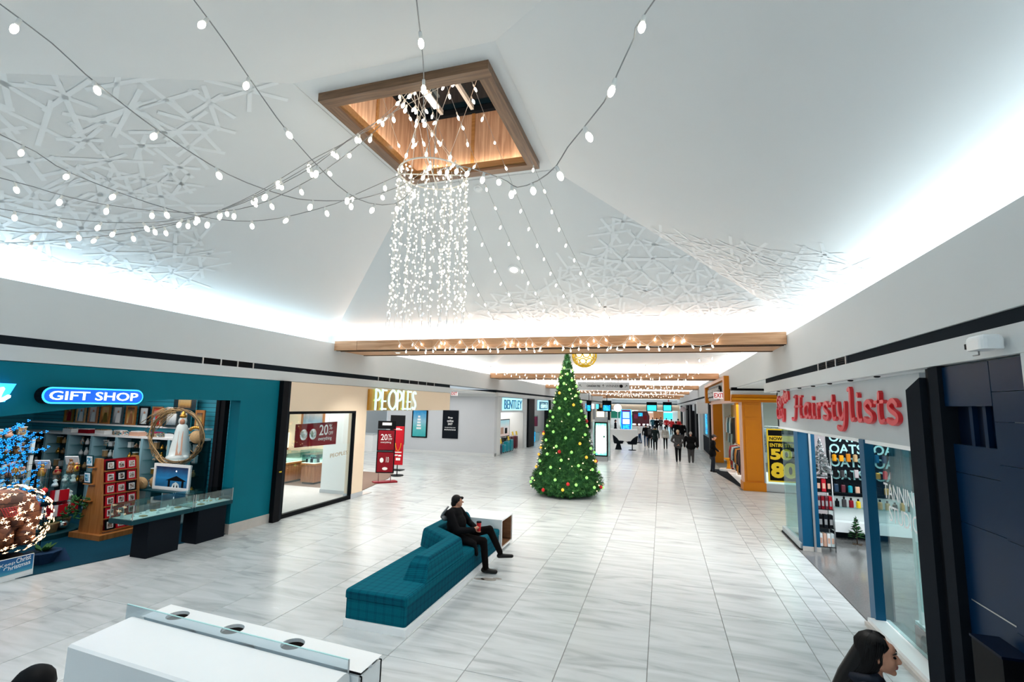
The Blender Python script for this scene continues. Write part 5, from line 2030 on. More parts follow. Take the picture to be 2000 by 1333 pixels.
# ------------------------------------------------------------------ side corridor: grey wall with posters
b = MB()
b.box(-16.0, -9.1, 26.45, 26.9, .16, 3.36, 'greywall')
b.box(-16.0, -9.02, 26.40, 26.9, 3.36, 3.60, 'wall')
b.box(-10.85, -9.03, 26.43, 26.5, 3.60, 3.74, 'strip')
struct(b, 'wall_side_corridor')
b = MB()
b.box(-16.0, -9.08, 26.42, 26.5, 0, .16, 'wall')
struct(b, 'baseboard_side_corridor')
b = MB()
b.box(-16.0, -10.3, 20.0, 20.2, 0, 3.52, 'peach') if False else b.box(-16.0, -15.9, 20.0, 20.2, 0, 3.52, 'wall')
struct(b, 'wall_left_corner')
t = thing('wall_poster', 'blue and green seascape poster in a black frame on the grey wall', 'poster', (-13.79, 26.4, .9))
b = MB()
b.box(-14.3, -13.28, 26.40, 26.45, .88, 2.52, 'black')
b.build('frame', t)
MT['sea'] = grad_print('sea_poster', [(0.02, (0.03, 0.40, 0.42)), (0.35, (0.10, 0.48, 0.50)), (0.6, (0.25, 0.52, 0.65)), (0.9, (0.02, 0.28, 0.58))])
b = MB()
b.box(-14.22, -13.36, 26.385, 26.40, .95, 2.46, 'sea')
b.build('print', t)
for k, z in enumerate((2.05, 1.88, 1.71, 1.54, 1.37)):
    b = MB()
    w_ = (.14, .2, .22, .26, .3)[k]
    b.box(-13.82 - w_ / 2, -13.82 + w_ / 2, 26.375, 26.385, z, z + .11, 'print')
    b.build('printed_line', t)
t = thing('wall_poster', 'dark poster reading Shop online 24/7 on the grey wall', 'poster', (-11.8, 26.4, .9))
b = MB()
b.box(-12.3, -11.32, 26.40, 26.45, .9, 2.52, 'charcoal')
b.build('board', t)
for s_, z, w_ in (('Shop', 2.02, .30), ('online', 1.85, .40), ('24/7', 1.67, .30)):
    text('lettering', s_, t, (-11.81 - w_ / 2, 26.395, z), (1, 0, 0), (0, 0, 1), w_, .13, 'print', .004, bold=.02)
text('lettering', 'shopbentley.com', t, (-12.15, 26.395, 1.49), (1, 0, 0), (0, 0, 1), .68, .07, 'print', .004, bold=.01)
for k in range(6):
    b = MB()
    b.lathe([(.04, 0), (.04, .004)], (0, 0, 0), 'print', 10, False)
    b.v = [(-12.12 + .125 * k + x, 26.398 - z, 1.40 + y) for x, y, z in b.v]
    b.build('printed_icon', t)


def exit_sign(c, right, w, lab):
    right = Vector(right).normalized()
    n = right.cross(Vector((0, 0, 1)))
    c = Vector(c)
    t = thing('exit_sign', lab, 'sign', c)
    b = MB()
    h = w * .62
    MT['exitface'] = mat('exit_face', (0.85, 0.80, 0.80), 0.4, var=0, emit=0.5, ecol=(1, .9, .9))
    b.prism([c - right * w / 2, c + right * w / 2, c + right * w / 2 + Vector((0, 0, h)), c - right * w / 2 + Vector((0, 0, h))], n * .05, 'exitface')
    b.build('case', t)
    text('lettering', 'EXIT', t, c - right * w * .44 + n * .052 + Vector((0, 0, h * .15)), right, (0, 0, 1), w * .88, h * .70, 'signred', .004, bold=.03)
    b = MB()
    p = c + Vector((0, 0, h)) + n * .025
    b.tube([p, p + Vector((0, 0, .12))], .012, 'white', 5)
    b.build('stem', t)


exit_sign((-10.50, 23.9, 3.33), (1, 0, 0), .36, 'red EXIT sign under the side corridor ceiling beside the peach header')
# far left end of the side corridor: a bag shop
b = MB()
b.box(-18.4, -18.2, 20.0, 30.0, 0, 3.5, 'wall')
struct(b, 'wall_left_side_corridor')
t = thing('shop_counter', 'white sales counter at the far left end of the side corridor', 'counter', (-17.2, 26.0, 0))
b = MB()
b.box(-17.9, -16.4, 25.6, 26.2, 0, 1.0, 'white')
b.build('body', t)
b = MB()
b.box(-17.95, -16.35, 25.55, 26.25, 1.0, 1.04, 'greysign')
b.build('top', t)
for k in range(10):
    j = MB()
    y = 21.0 + .55 * k
    j.rbox(-18.18, -17.95, y, y + .36, 1.5 + .38 * (k % 2), 1.80 + .38 * (k % 2), R.choice(['dark', 'salmon', 'greysign', 'red', 'paper', 'clothteal']), .05)
    j.tube([(-18.06, y + .08, 1.80 + .38 * (k % 2)), (-18.06, y + .18, 1.98 + .38 * (k % 2)), (-18.06, y + .28, 1.80 + .38 * (k % 2))], .012, 'dark', 5)
    one(j, 'handbag', 'handbag %s from the left on the pegs at the end of the side corridor' % (WORDS + ['ninth', 'tenth'])[k], 'bag', 'handbags on the wall')
t = thing('peg_board', 'pegboard with white pegs behind the handbags', 'display board', (-18.15, 23.5, 1.3))
b = MB()
b.box(-18.19, -18.15, 20.6, 26.8, 1.2, 2.9, 'white')
b.build('board', t)
b = MB()
b.box(-18.19, -17.9, 20.9, 26.6, 1.46, 1.49, 'white')
b.box(-18.19, -17.9, 20.9, 26.6, 1.85, 1.875, 'white')
b.build('peg_rail', t)

# ------------------------------------------------------------------ luggage shop and the next shops on the left
b = MB()
b.box(-9.3, -9.1, 26.9, 27.55, 0, 3.38, 'wall')
b.box(-9.3, -9.1, 27.55, 32.5, 2.45, 3.38, 'wall')
b.box(-9.3, -9.1, 32.5, 33.4, 0, 3.38, 'wall')
b.box(-12.5, -9.1, 32.4, 32.55, 0, 2.45, 'wall')
b.box(-14.0, -13.8, 26.9, 33.4, 0, 3.36, 'wall')
struct(b, 'wall_left_luggage_shop')
t = thing('shop_name_sign', 'blue block-letter sign on a glowing pale panel over the luggage shop', 'sign', (-9.1, 29.9, 2.6))
MT['cyanglow'] = mat('cyan_glow_panel', (0.45, 0.85, 0.98), 0.5, var=0, emit=0.9, ecol=(0.40, 0.85, 1.0))
b = MB()
b.box(-9.1, -9.07, 27.75, 32.0, 2.58, 3.33, 'cyanglow')
b.build('glow_panel', t)
MT['bluelet'] = mat('blue_letter', (0.0, 0.22, 0.42), 0.4, var=0)
text('lettering', 'BENTLEY', t, (-9.04, 27.95, 2.66), (0, 1, 0), (0, 0, 1), 3.85, .56, 'bluelet', .03, bold=.005)
proto = None
cols = ['cyanlug', 'cyanlug', 'cyanlug', 'navylug', 'winelug', 'winelug', 'cyanlug', 'blacklug']
MT['cyanlug'] = mat('turquoise_shell', (0.0, 0.30, 0.38), 0.35, var=0.03)
MT['navylug'] = mat('navy_shell', (0.005, 0.03, 0.07), 0.4, var=0.03)
MT['winelug'] = mat('wine_shell', (0.10, 0.008, 0.02), 0.4, var=0.03)
MT['blacklug'] = mat('black_shell', (0.01, 0.01, 0.012), 0.4, var=0.03)
spots = [(-9.35, 28.9, .62), (-9.32, 29.55, .78), (-9.30, 30.2, .86), (-9.33, 28.05, .68), (-9.55, 31.2, .98), (-9.5, 31.9, .98), (-9.9, 29.2, .80), (-9.85, 30.6, .95)]
for k, ((x, y, h), c) in enumerate(zip(spots, cols)):
    t = thing('suitcase', '%s suitcase, %s from the left of the group at the luggage shop front' % ({'cyanlug': 'turquoise', 'navylug': 'navy', 'winelug': 'wine red', 'blacklug': 'black'}[c], WORDS[k]), 'suitcase', (x, y, 0), 0, 'suitcases at the shop front')
    b = MB()
    b.rbox(x - .14, x + .14, y - .24, y + .24, .06, h - .12, c, .05)
    for q in range(4):
        b.box(x + .138, x + .150, y - .18 + .11 * q, y - .15 + .11 * q, .14, h - .2, c)
    b.build('shell', t)
    b = MB()
    for a in (-.10, .10):
        for d in (-.18, .18):
            b.ball((x + a, y + d, .03), .03, 'black', 6, 4)
    b.build('wheels', t)
    b = MB()
    b.tube([(x, y - .08, h - .13), (x, y - .08, h), (x, y + .08, h), (x, y + .08, h - .13)], .012, 'steel', 5)
    b.build('handle', t)
    if k in (1, 4, 5, 3):
        b = MB()
        b.obox((x + .10, y, h + .06), .02, .30, .26, 'yellow', 0, 0, -.2)
        one(b, 'price_card', 'yellow price card on the %s suitcase of the luggage shop group' % WORDS[k], 'price card', 'yellow price cards')
t = thing('advert_stand', 'white advert panel with pink and black suitcases printed on it', 'sign', (-9.6, 29.6, 0))
b = MB()
b.box(-9.62, -9.58, 28.5, 30.9, .9, 2.0, 'dark')
b.box(-9.62, -9.58, 28.9, 29.0, 0, .9, 'dark')
b.box(-9.62, -9.58, 30.4, 30.5, 0, .9, 'dark')
b.build('frame', t)
MT['adv'] = grad_print('advert_print', [(0.1, (0.75, 0.60, 0.58)), (0.5, (0.80, 0.80, 0.80)), (0.9, (0.45, 0.75, 0.85))], 0.25)
b = MB()
b.box(-9.58, -9.57, 28.6, 30.8, .95, 1.95, 'adv')
b.build('print', t)
b = MB()
b.box(-9.57, -9.565, 29.85, 30.35, 1.1, 1.45, 'black')
b.box(-9.57, -9.565, 29.0, 29.6, 1.1, 1.5, 'salmon')
b.build('printed_cases', t)
t = thing('goods_shelving', 'black shelf unit with bags and yellow tags inside the luggage shop', 'shelving', (-12.0, 29.5, 0))
b = MB()
for z in (.0, .6, 1.2, 1.8):
    b.box(-12.6, -11.8, 27.3, 32.0, z, z + .05, 'dark')
b.box(-12.65, -12.6, 27.3, 32.0, 0, 2.3, 'white')
b.build('shelves', t)
for k in range(12):
    j = MB()
    y = 27.6 + .74 * (k % 6)
    z = .65 + .6 * (k // 6)
    j.rbox(-12.3, -11.95, y, y + .5, z, z + .42, R.choice(['blacklug', 'winelug', 'clothgrey', 'yellow', 'navylug']), .08)
    one(j, 'travel_bag', 'travel bag %s from the left on the %s shelf of the luggage shop' % (WORDS[k % 6], 'lower' if k < 6 else 'upper'), 'bag', 'bags on the luggage shelves')
# black portal and the accessory shop
b = MB()
b.box(-9.4, -8.96, 33.4, 35.0, 0, 3.38, 'dark')
b.box(-9.2, -9.05, 35.0, 40.0, 2.55, 3.38, 'greysign')
b.box(-9.4, -8.96, 40.0, 40.6, 0, 3.38, 'dark')
b.box(-13.4, -13.2, 33.4, 41.0, 0, 3.36, 'cyanglow') if False else b.box(-13.4, -13.2, 33.4, 41.0, 0, 3.36, 'wall')
struct(b, 'wall_left_accessory_shop')
t = thing('shop_name_sign', 'mint letter sign on a dark panel with a cyan edge beyond the luggage shop', 'sign', (-9.05, 37.9, 2.6))
b = MB()
b.box(-9.05, -8.98, 36.2, 39.6, 2.55, 3.30, 'cyanglow')
b.build('glow_panel', t)
b = MB()
b.box(-8.98, -8.95, 36.5, 39.3, 2.64, 3.22, 'bluelet')
b.build('dark_panel', t)
text('lettering', "claire's", t, (-8.94, 36.8, 2.72), (0, 1, 0), (0, 0, 1), 2.2, .42, 'mintlit', .02, bold=.01)
for k in range(14):
    j = MB()
    y = 35.3 + .7 * (k % 7)
    z = .05 if k < 7 else 1.25
    h = R.uniform(.7, 1.1)
    x = -9.9 - .5 * (k % 2)
    j.box(x - .2, x + .2, y - .22, y + .22, z, z + h, 'glassteal')
    j.box(x - .18, x + .18, y - .2, y + .2, z, z + h * .9, R.choice(['clothpink', 'cyanlug', 'screenblue', 'goods', 'yellow', 'paper']))
    if k >= 7:
        j.box(x - .03, x + .03, y - .03, y + .03, .05, 1.25, 'steel')
    one(j, 'accessory_display', 'bright accessory display block %s from the left, %s row, in the accessory shop' % (WORDS[k % 7], 'lower' if k < 7 else 'upper'), 'display', 'accessory displays')
# further shop fronts down the left side
b = MB()
b.box(-9.3, -9.05, 40.6, END_Y, 2.6, 3.38, 'wall')
struct(b, 'wall_left_far_header')
for k in range(10):
    y = 44 + 5 * k
    b = MB()
    b.box(-9.3, -8.98, y, y + 1.2, 0, 3.38, ['wall', 'dark', 'wall', 'wall', 'dark', 'wall', 'dark', 'wall', 'wall', 'dark'][k])
    struct(b, 'wall_left_pier')
    b = MB()
    b.box(-9.05, -8.97, y + 1.6, y + 4.2, 2.66, 3.28, ['screenblue', 'cyanlit', 'darkred', 'screenblue', 'signwhite', 'cyanlit', 'amber', 'screenblue', 'darkred', 'cyanlit'][k])
    one(b, 'shop_fascia_sign', 'small far lit shop sign on the left, %s one beyond the tree' % (WORDS + ['ninth', 'tenth'])[k], 'sign', 'far shop signs on the left')
b = MB()
b.box(-13.2, -13.0, 41, END_Y, 0, 3.4, 'wall')
struct(b, 'wall_left_far_rear')
# ventilation grilles in the charcoal strips
for (X, y0, y1, n, lab) in ((XL, 7.67, 8.97, 3, 'slotted black vent grille in the charcoal strip above the gift shop'), (XL, 14.2, 18.4, 6, 'long black vent grille in the charcoal strip above the jewelry shop'),
                            (XR, 8.4, 9.75, 3, 'slotted black vent grille in the charcoal strip above the red script sign')):
    t = thing('vent_grille', lab, 'vent', (X, (y0 + y1) / 2, STRIP_B))
    sg = 1 if X < 0 else -1
    xx = X - sg * .028
    b = MB()
    b.box(*sorted((xx, xx + sg * .004)), y0, y1, STRIP_B, BULK_B - .03, 'black')
    b.build('backing', t)
    for k in range(n + 1):
        y = y0 + (y1 - y0) * k / n
        b = MB()
        b.box(*sorted((xx, xx + sg * .022)), y - .015, y + .015, STRIP_B, BULK_B - .03, 'steel')
        b.build('divider', t)
    for z in (.035, .065, .095):
        b = MB()
        b.box(*sorted((xx, xx + sg * .018)), y0, y1, STRIP_B + z - .006, STRIP_B + z, 'charcoal')
        b.build('louvre', t)


# ------------------------------------------------------------------ salon (right, nearest)
b = MB()
b.box(2.76, 2.90, 6.55, 13.72, 2.52, 3.38, 'greysign')
b.box(2.76, 2.90, 6.55, 13.72, 2.47, 2.52, 'white')
b.box(2.76, 7.4, 13.60, 13.72, 2.52, 3.38, 'greysign')
struct(b, 'wall_right_salon_header')
b = MB()
b.box(3.42, 7.4, 13.60, 13.72, 0, 2.52, 'whitematt')
b.box(7.3, 7.5, 6.2, 13.7, 0, 3.36, 'whitematt')
b.box(2.9, 7.4, 6.0, 6.2, 0, 3.36, 'whitematt')
struct(b, 'wall_rear_salon')
b = MB()
b.box(3.42, 3.72, 13.585, 13.60, .35, 2.52, 'mauve' if 'mauve' in MT else 'salmon')
MT['mauve'] = mat('mauve_paint', (0.50, 0.42, 0.43), 0.6, var=0.02)
b.mats[0] = MT['mauve']
b.build('mauve_strip', bpy.data.objects['wall_rear_salon'])
b = MB()
b.box(3.45, 7.3, 13.56, 13.60, 0, .18, 'strip')
struct(b, 'baseboard_salon')
b = MB()
b.box(2.74, 2.86, 12.08, 13.70, 0.0, .14, 'greysign')
b.box(2.72, 2.87, 12.08, 13.70, 0.0, .03, 'dark')
b.box(2.66, 2.92, 6.6, 8.30, 0.0, .10, 'white')
b.box(2.62, 2.68, 6.6, 8.30, 0.0, .05, 'basestone')
struct(b, 'window_sill')
for i, (x0, x1, y0, y1) in enumerate(((2.77, 2.87, 12.10, 13.66), (2.80, 2.90, 6.62, 8.22))):
    b = MB()
    xx = (x0 + x1) / 2
    b.box(xx - .005, xx + .005, y0, y1, .12, 2.48, 'glassteal')
    struct(b, 'window_%d' % (i + 1))
b = MB()
b.box(2.84, 3.40, 13.63, 13.64, .14, 2.5, 'glassteal')
struct(b, 'window_3')
for i, (x0, x1, y0, y1, lab) in enumerate(((2.78, 3.10, 12.02, 12.10, 'wide glossy blue door post left of the salon entrance'), (2.74, 2.86, 8.24, 8.42, 'narrow glossy blue door post right of the salon entrance'))):
    t = thing('door_post', lab, 'post', ((x0 + x1) / 2, y0, 0))
    b = MB()
    b.box(x0, x1, y0, y1, 0, 2.52, 'postblue')
    if i == 0:
        b.box(x0, x0 + .03, y1, 12.35, 0, 2.52, 'postblue')
    b.build('post', t)
    if i == 0:
        b = MB()
        b.box(x0 + .20, x0 + .24, y0 - .03, y0, 0, 2.52, 'steel')
        b.build('door_track', t)
        b = MB()
        b.box(x0 - .01, x1 + .01, y0 - .01, y0, 0, .10, 'basestone')
        b.build('foot', t)
# script sign: brush letters
GL = {
    'H': [[(.30, 1.0), (.42, 1.02), (.36, .6), (.30, .25), (.22, -.05), (.05, -.16, .8), (-.08, -.08, .9)], [(.86, 1.0), (.80, .6), (.78, .25), (.84, .03), (.96, .02, .7)], [(.24, .50, .7), (.55, .54, .7), (.88, .52, .7)], [(.20, 1.0, .6), (.50, 1.02, .6)], [(.72, 1.0, .6), (1.0, 1.02, .6)]],
    'a': [[(.52, .58), (.38, .66), (.18, .52), (.12, .22), (.26, .02), (.42, .12), (.52, .40)], [(.55, .64), (.50, .22), (.56, .02), (.70, .06, .6)]],
    'i': [[(.18, .62), (.16, .25), (.22, .02), (.36, .06, .6)], [(.19, .88, 1.3), (.21, .90, 1.3)]],
    'r': [[(.16, .62), (.16, .02)], [(.16, .40, .7), (.30, .62, .8), (.44, .60, 1.1)]],
    's': [[(.44, .52), (.30, .66), (.14, .54), (.20, .38), (.40, .24), (.42, .10), (.26, .0), (.08, .08, 1.2)]],
    't': [[(.24, .92), (.20, .3), (.26, .02), (.42, .08, .6)], [(.04, .62, .7), (.40, .64, .7)]],
    'y': [[(.12, .64), (.14, .26), (.24, .04), (.38, .12), (.48, .40)], [(.52, .64), (.48, .1), (.40, -.22), (.22, -.36), (.04, -.28, 1.2)]],
    'l': [[(.10, 1.08, .7), (.22, 1.10), (.20, .4), (.24, .04), (.38, .08, .6)]],
}
WD = {'H': 1.08, 'a': .70, 'i': .38, 'r': .50, 's': .52, 't': .44, 'y': .62, 'l': .40}
t = thing('script_sign', 'large raised red script lettering on the grey panel over the salon windows', 'sign', (2.76, 10, 2.6))
word = 'Hairstylists'
tot = sum(WD[c] for c in word)
y_start, y_end = 12.05, 6.98
u = (y_start - y_end) / tot
x = 0
for c in word:
    g = MB()
    strokes(g, GL[c], (2.76, y_start - x * u, 2.78), (0, -1, 0), (0, 0, 1), u * 1.0, .42, 'signred', .05, .064)
    g.build('letter', t)
    x += WD[c]
GL2 = {'G': [[(.7, .8), (.5, 1), (.2, .8), (.12, .4), (.35, .02), (.68, .2), (.7, .48), (.45, .48)]], 'a': GL['a'], 'r': GL['r'], 'd': [[(.5, .55), (.3, .62), (.12, .3), (.28, .02), (.5, .25)], [(.56, 1.0), (.52, .2), (.62, .02)]],
       'e': [[(.14, .32), (.48, .38), (.42, .58), (.24, .6), (.12, .3), (.28, .02), (.52, .14)]], 'n': [[(.14, .6), (.14, .02)], [(.14, .4), (.34, .6), (.46, .45), (.46, .02)]],
       'C': [[(.72, .82), (.5, 1), (.2, .8), (.12, .4), (.35, .02), (.7, .18)]], 'i': GL['i'], 't': GL['t'], 'y': GL['y']}
for wd_, y0, z0, tilt, sx in (('Garden', 13.52, 2.97, .20, .30), ('City', 13.62, 2.72, .08, .36)):
    x = 0
    for c in wd_:
        g = MB()
        strokes(g, GL2[c], (2.76, y0 - x, z0 + x * tilt), (0, -1, 0), (0, 0, 1), sx, .27, 'signred', .05, .055)
        g.build('letter', t)
        x += {'G': .82, 'a': .66, 'r': .5, 'd': .68, 'e': .58, 'n': .58, 'C': .8, 'i': .38, 't': .46, 'y': .6}[c] * sx
for k in range(7):
    b = MB()
    b.lathe([(.035, 0), (.04, -.012), (.02, -.02)], (2.70, 13.2 - .95 * k, FASC_B), 'dark', 10, False)
    one(b, 'fascia_spotlight', 'tiny dark puck spotlight under the white fascia, %s from the far end' % WORDS[k], 'spotlight', 'puck spotlights over the red script sign')
for s_, z, w_ in (('TANNING', 1.80, 1.05), ('STUDIO', 1.52, .85)):
    pass
t = thing('window_lettering', 'white TANNING STUDIO lettering on the salon window', 'sign', (2.83, 7.7, 1.5))
for s_, z, y0, w_ in (('TANNING', 1.78, 7.93, .95), ('STUDIO', 1.50, 7.82, .80)):
    text('lettering', s_, t, (2.838, y0, z), (0, -1, 0), (0, 0, 1), w_, .20, 'print', .003)
# poster wall and bottle shelves
t = thing('wall_poster', 'black poster with rows of mint lettering behind the bottle shelves', 'poster', (4.6, 13.58, 1.2))
b = MB()
b.box(3.74, 5.6, 13.57, 13.595, .95, 2.50, 'charcoal')
b.build('board', t)
for z in (2.20, 1.93, 1.62, 1.33):
    text('lettering', 'OATS', t, (3.80, 13.565, z), (1, 0, 0), (0, 0, 1), .68, .22, 'mintprint', .004, bold=.02)
    text('lettering', 'OATS', t, (4.70, 13.565, z), (1, 0, 0), (0, 0, 1), .68, .22, 'mintprint', .004, bold=.02)
t = thing('bottle_shelves', 'four glass wall shelves crowded with bottles at the back of the salon', 'shelf', (4.7, 13.45, .7))
LEV = [.72, 1.06, 1.40, 1.76]
for z in LEV:
    b = MB()
    b.box(3.76, 5.7, 13.36, 13.57, z - .015, z, 'glassteal')
    b.build('glass_shelf', t)
b = MB()
for x in (3.80, 5.66):
    b.box(x - .015, x + .015, 13.53, 13.57, .6, 2.0, 'steel')
b.build('bracket_rails', t)['kind'] = 'stuff'
BC_ = [['dark', 'clothgrey', 'darkred', 'yellow', 'wicker', 'yellow', 'wicker', 'goldprint', 'dark', 'gold', 'dark', 'goldprint', 'darkred'], ['navylug', 'winelug', 'cyanlug', 'salmon', 'salmon', 'wicker', 'black', 'gold', 'yellow', 'gold', 'dark', 'black', 'winelug'],
       ['black', 'clothgrey', 'dark', 'mauve', 'winelug', 'plaster', 'gold', 'red', 'red', 'dark', 'wicker', 'black', 'plaster'], ['orangehi', 'orangehi', 'orange', 'wicker', 'mauve', 'plaster', 'postblue', 'clothblue', 'postblue', 'wicker', 'orange', 'black', 'wicker']]
for li, z in enumerate(LEV):
    for k in range(13):
        x = 3.86 + .142 * k
        m_ = BC_[li][k]
        j = MB()
        h = .17 + .05 * ((k * 7 + li * 3) % 4) / 3
        if (k + li) % 3 == 0:
            j.lathe([(.042, 0), (.046, .01), (.046, h * .72), (.018, h * .85)], (x, 13.45, z), m_, 9, False)
        else:
            j.rbox(x - .045, x + .045, 13.42, 13.48, z, z + h * .82, m_, .02, 2)
        t2 = thing('bottle', '%s bottle from the left on the %s salon shelf' % ((WORDS + ['ninth', 'tenth', 'eleventh', 'twelfth', 'thirteenth'])[k], ['lowest', 'second', 'third', 'top'][li]), 'bottle', (x, 13.45, z), 0, 'bottles on the salon shelves')
        j.build('body', t2)
        j = MB()
        j.lathe([(.020, h * .82), (.022, h), (.018, h * 1.08)], (x, 13.45, z), 'black', 7, False)
        j.build('cap', t2)
# low display wall under the shelves
b = MB()
b.box(3.74, 5.7, 13.30, 13.58, .18, .40, 'white')
one(b, 'low_display_ledge', 'low white ledge under the bottle shelves', 'ledge')
# slim black shelf rack with boxed products and a tinsel tree on top
t = thing('product_rack', 'slim four-tier black rack just inside the salon entrance', 'rack', (3.25, 12.2, 0))
RZ = [.10, .48, .86, 1.22, 1.54]
for z in RZ:
    b = MB()
    b.box(3.10, 3.42, 12.13, 12.52, z - .015, z, 'blackgloss')
    b.build('rack_shelf', t)
b = MB()
for x in (3.11, 3.41):
    for y in (12.14, 12.51):
        b.tube([(x, y, 0), (x, y, 1.56)], .012, 'steel', 6)
b.build('frame', t)
for li, (z, ms, n_) in enumerate(((.10, ('paper', 'salmon', 'paper', 'plaster'), 4), (.48, ('dark', 'charcoal', 'dark'), 3), (.86, ('winelug', 'darkred', 'winelug', 'red'), 4), (1.22, ('black', 'red', 'black'), 3))):
    for k in range(n_):
        x = 3.12 + .29 * (k + .5) / n_
        j = MB()
        w_ = .26 / n_
        j.rbox(x - w_ / 2, x + w_ / 2, 12.17, 12.30, z, z + .26, ms[k], .012, 2)
        j.box(x - w_ * .3, x + w_ * .3, 12.165, 12.171, z + .06, z + .17, 'salmon' if li in (0, 3) else 'steel')
        one(j, 'product_box', 'product box %s from the left on the %s tier of the slim rack' % (WORDS[k], ['bottom', 'second', 'third', 'top'][li]), 'box', 'boxes on the slim rack')
t = thing('tinsel_tree', 'silver tinsel tree standing on top of the slim black rack', 'christmas tree', (3.26, 12.3, 1.54))
b = MB()
TR = random.Random(5)
for k in range(420):
    f_ = TR.random() ** 1.4
    a = TR.uniform(0, 2 * PI)
    rr = .20 * (1 - f_) + .015
    z = 1.62 + .72 * f_
    p = Vector((3.26, 12.3, z))
    d = Vector((math.cos(a) * rr, math.sin(a) * rr, TR.uniform(-.05, .02)))
    s_ = Vector((-math.sin(a), math.cos(a), .6)) * .012
    b.add([p + d * .35 - s_, p + d - s_ * .6, p + d * 1.02 + s_ * .6, p + d * .35 + s_], [(0, 1, 2, 3)], 'silver' if k % 3 else 'steel')
o = b.build('tinsel', t)
o['kind'] = 'stuff'
b = MB()
b.tube([(3.26, 12.3, 1.54), (3.26, 12.3, 2.36)], [.02, .008], 'steel', 6)
b.lathe([(.09, 0), (.07, .02)], (3.26, 12.3, 1.54), 'steel', 10, False)
b.build('stem', t)
t = thing('small_tree', 'tiny dark bare christmas tree on the salon floor', 'christmas tree', (4.07, 13.0, 0))
b = MB()
for k in range(120):
    f_ = TR.random()
    a = TR.uniform(0, 2 * PI)
    p = Vector((4.07, 13.0, .14 + .44 * f_))
    d = Vector((math.cos(a), math.sin(a), TR.uniform(-.1, .5))) * (.15 * (1 - f_) + .03)
    b.tube([p, p + d * .5, p + d], [.004, .012, .003], 'needle' if k % 3 else 'dark', 4)
o = b.build('foliage', t)
o['kind'] = 'stuff'
b = MB()
b.tube([(4.07, 13.0, 0), (4.07, 13.0, .62)], [.014, .005], 'trunk', 6)
b.obox((4.07, 13.0, .012), .22, .03, .02, 'trunk', .4)
b.obox((4.07, 13.0, .012), .22, .03, .02, 'trunk', -1.1)
b.build('stem', t)
# reception desk, magazine block, seniors' day board
t = thing('reception_desk', 'white salon reception desk behind the tanning window', 'desk', (4.4, 8.6, 0))
b = MB()
b.box(3.85, 4.35, 7.4, 9.6, 0, 1.02, 'white')
b.build('body', t)
b = MB()
b.box(3.80, 4.42, 7.35, 9.65, 1.02, 1.06, 'whitematt')
b.build('top', t)
t = thing('back_bar_shelves', 'white back-bar shelves of salon products seen through the tanning window', 'shelving', (5.5, 9.0, 0))
b = MB()
for z in (.0, 1.2, 1.6, 2.0, 2.4):
    b.box(5.3, 5.7, 8.4, 12.2, z, z + .04, 'white')
b.box(5.7, 5.74, 8.4, 12.2, 0, 2.6, 'white')
b.build('shelves', t)
for k in range(24):
    j = MB()
    y = 8.6 + .3 * (k % 12)
    z = (1.24, 1.64)[k // 12]
    j.box(5.34, 5.48, y - .08, y + .08, z, z + R.uniform(.12, .24), R.choice(['dark', 'paper', 'mauve', 'orangehi', 'clothgrey', 'greysign', 'wicker']))
    one(j, 'salon_product', 'salon product %s from the right on the %s back-bar shelf' % ((WORDS + ['ninth', 'tenth', 'eleventh', 'twelfth'])[k % 12], 'lower' if k < 12 else 'upper'), 'product', 'products on the back bar')
t = thing('notice_board', 'mint board reading SENIORS DAY standing in the tanning window', 'sign', (3.05, 7.2, 0))
b = MB()
b.box(3.00, 3.03, 6.75, 7.55, .50, 1.32, 'mintprint')
b.build('board', t)
b = MB()
b.box(2.995, 3.0, 6.80, 7.50, 1.00, 1.28, 'greysign')
for r_ in range(3):
    for c_ in range(2):
        b.box(2.995, 3.0, 7.20 - .36 * c_, 7.48 - .36 * c_, .84 - .12 * r_, .92 - .12 * r_, 'greysign')
b.build('printed_blocks', t)
text('lettering', 'SENIORS', t, (2.992, 7.46, 1.15), (0, -1, 0), (0, 0, 1), .60, .09, 'print', .003, bold=.02)
text('lettering', 'DAY', t, (2.992, 7.34, 1.03), (0, -1, 0), (0, 0, 1), .36, .09, 'print', .003, bold=.02)
b = MB()
b.box(2.99, 3.04, 7.55, 7.62, .32, 1.9, 'white')
b.build('post', t)
b = MB()
b.box(2.98, 3.22, 7.4, 7.7, .30, .34, 'white')
b.build('foot', t)
t = thing('cutout_reflection', 'faded red reflection of a cube organizer with round cut-outs in the tanning window', 'stool', (3.2, 7.35, 0))  # reflection in the window glass, modelled as a solid red holed cube
b = MB()


def holed(mb, org, u_, v_, w_, h_, r_, th, m):
    """square panel with a round hole"""
    org, u_, v_ = Vector(org), Vector(u_), Vector(v_)
    n_ = u_.cross(v_) * th
    N = 16
    out, inn = [], []
    for k in range(N):
        a = 2 * PI * k / N
        c, s = math.cos(a), math.sin(a)
        q = max(abs(c), abs(s))
        out.append(org + u_ * (w_ / 2 + c / q * w_ / 2) + v_ * (h_ / 2 + s / q * h_ / 2))
        inn.append(org + u_ * (w_ / 2 + c * r_) + v_ * (h_ / 2 + s * r_))
    vs = out + inn + [p + n_ for p in out] + [p + n_ for p in inn]
    fs = []
    for k in range(N):
        j = (k + 1) % N
        fs += [(k, j, N + j, N + k), (2 * N + k, 3 * N + k, 3 * N + j, 2 * N + j), (N + k, N + j, 3 * N + j, 3 * N + k), (k, 2 * N + k, 2 * N + j, j)]
    mb.add(vs, fs, m)


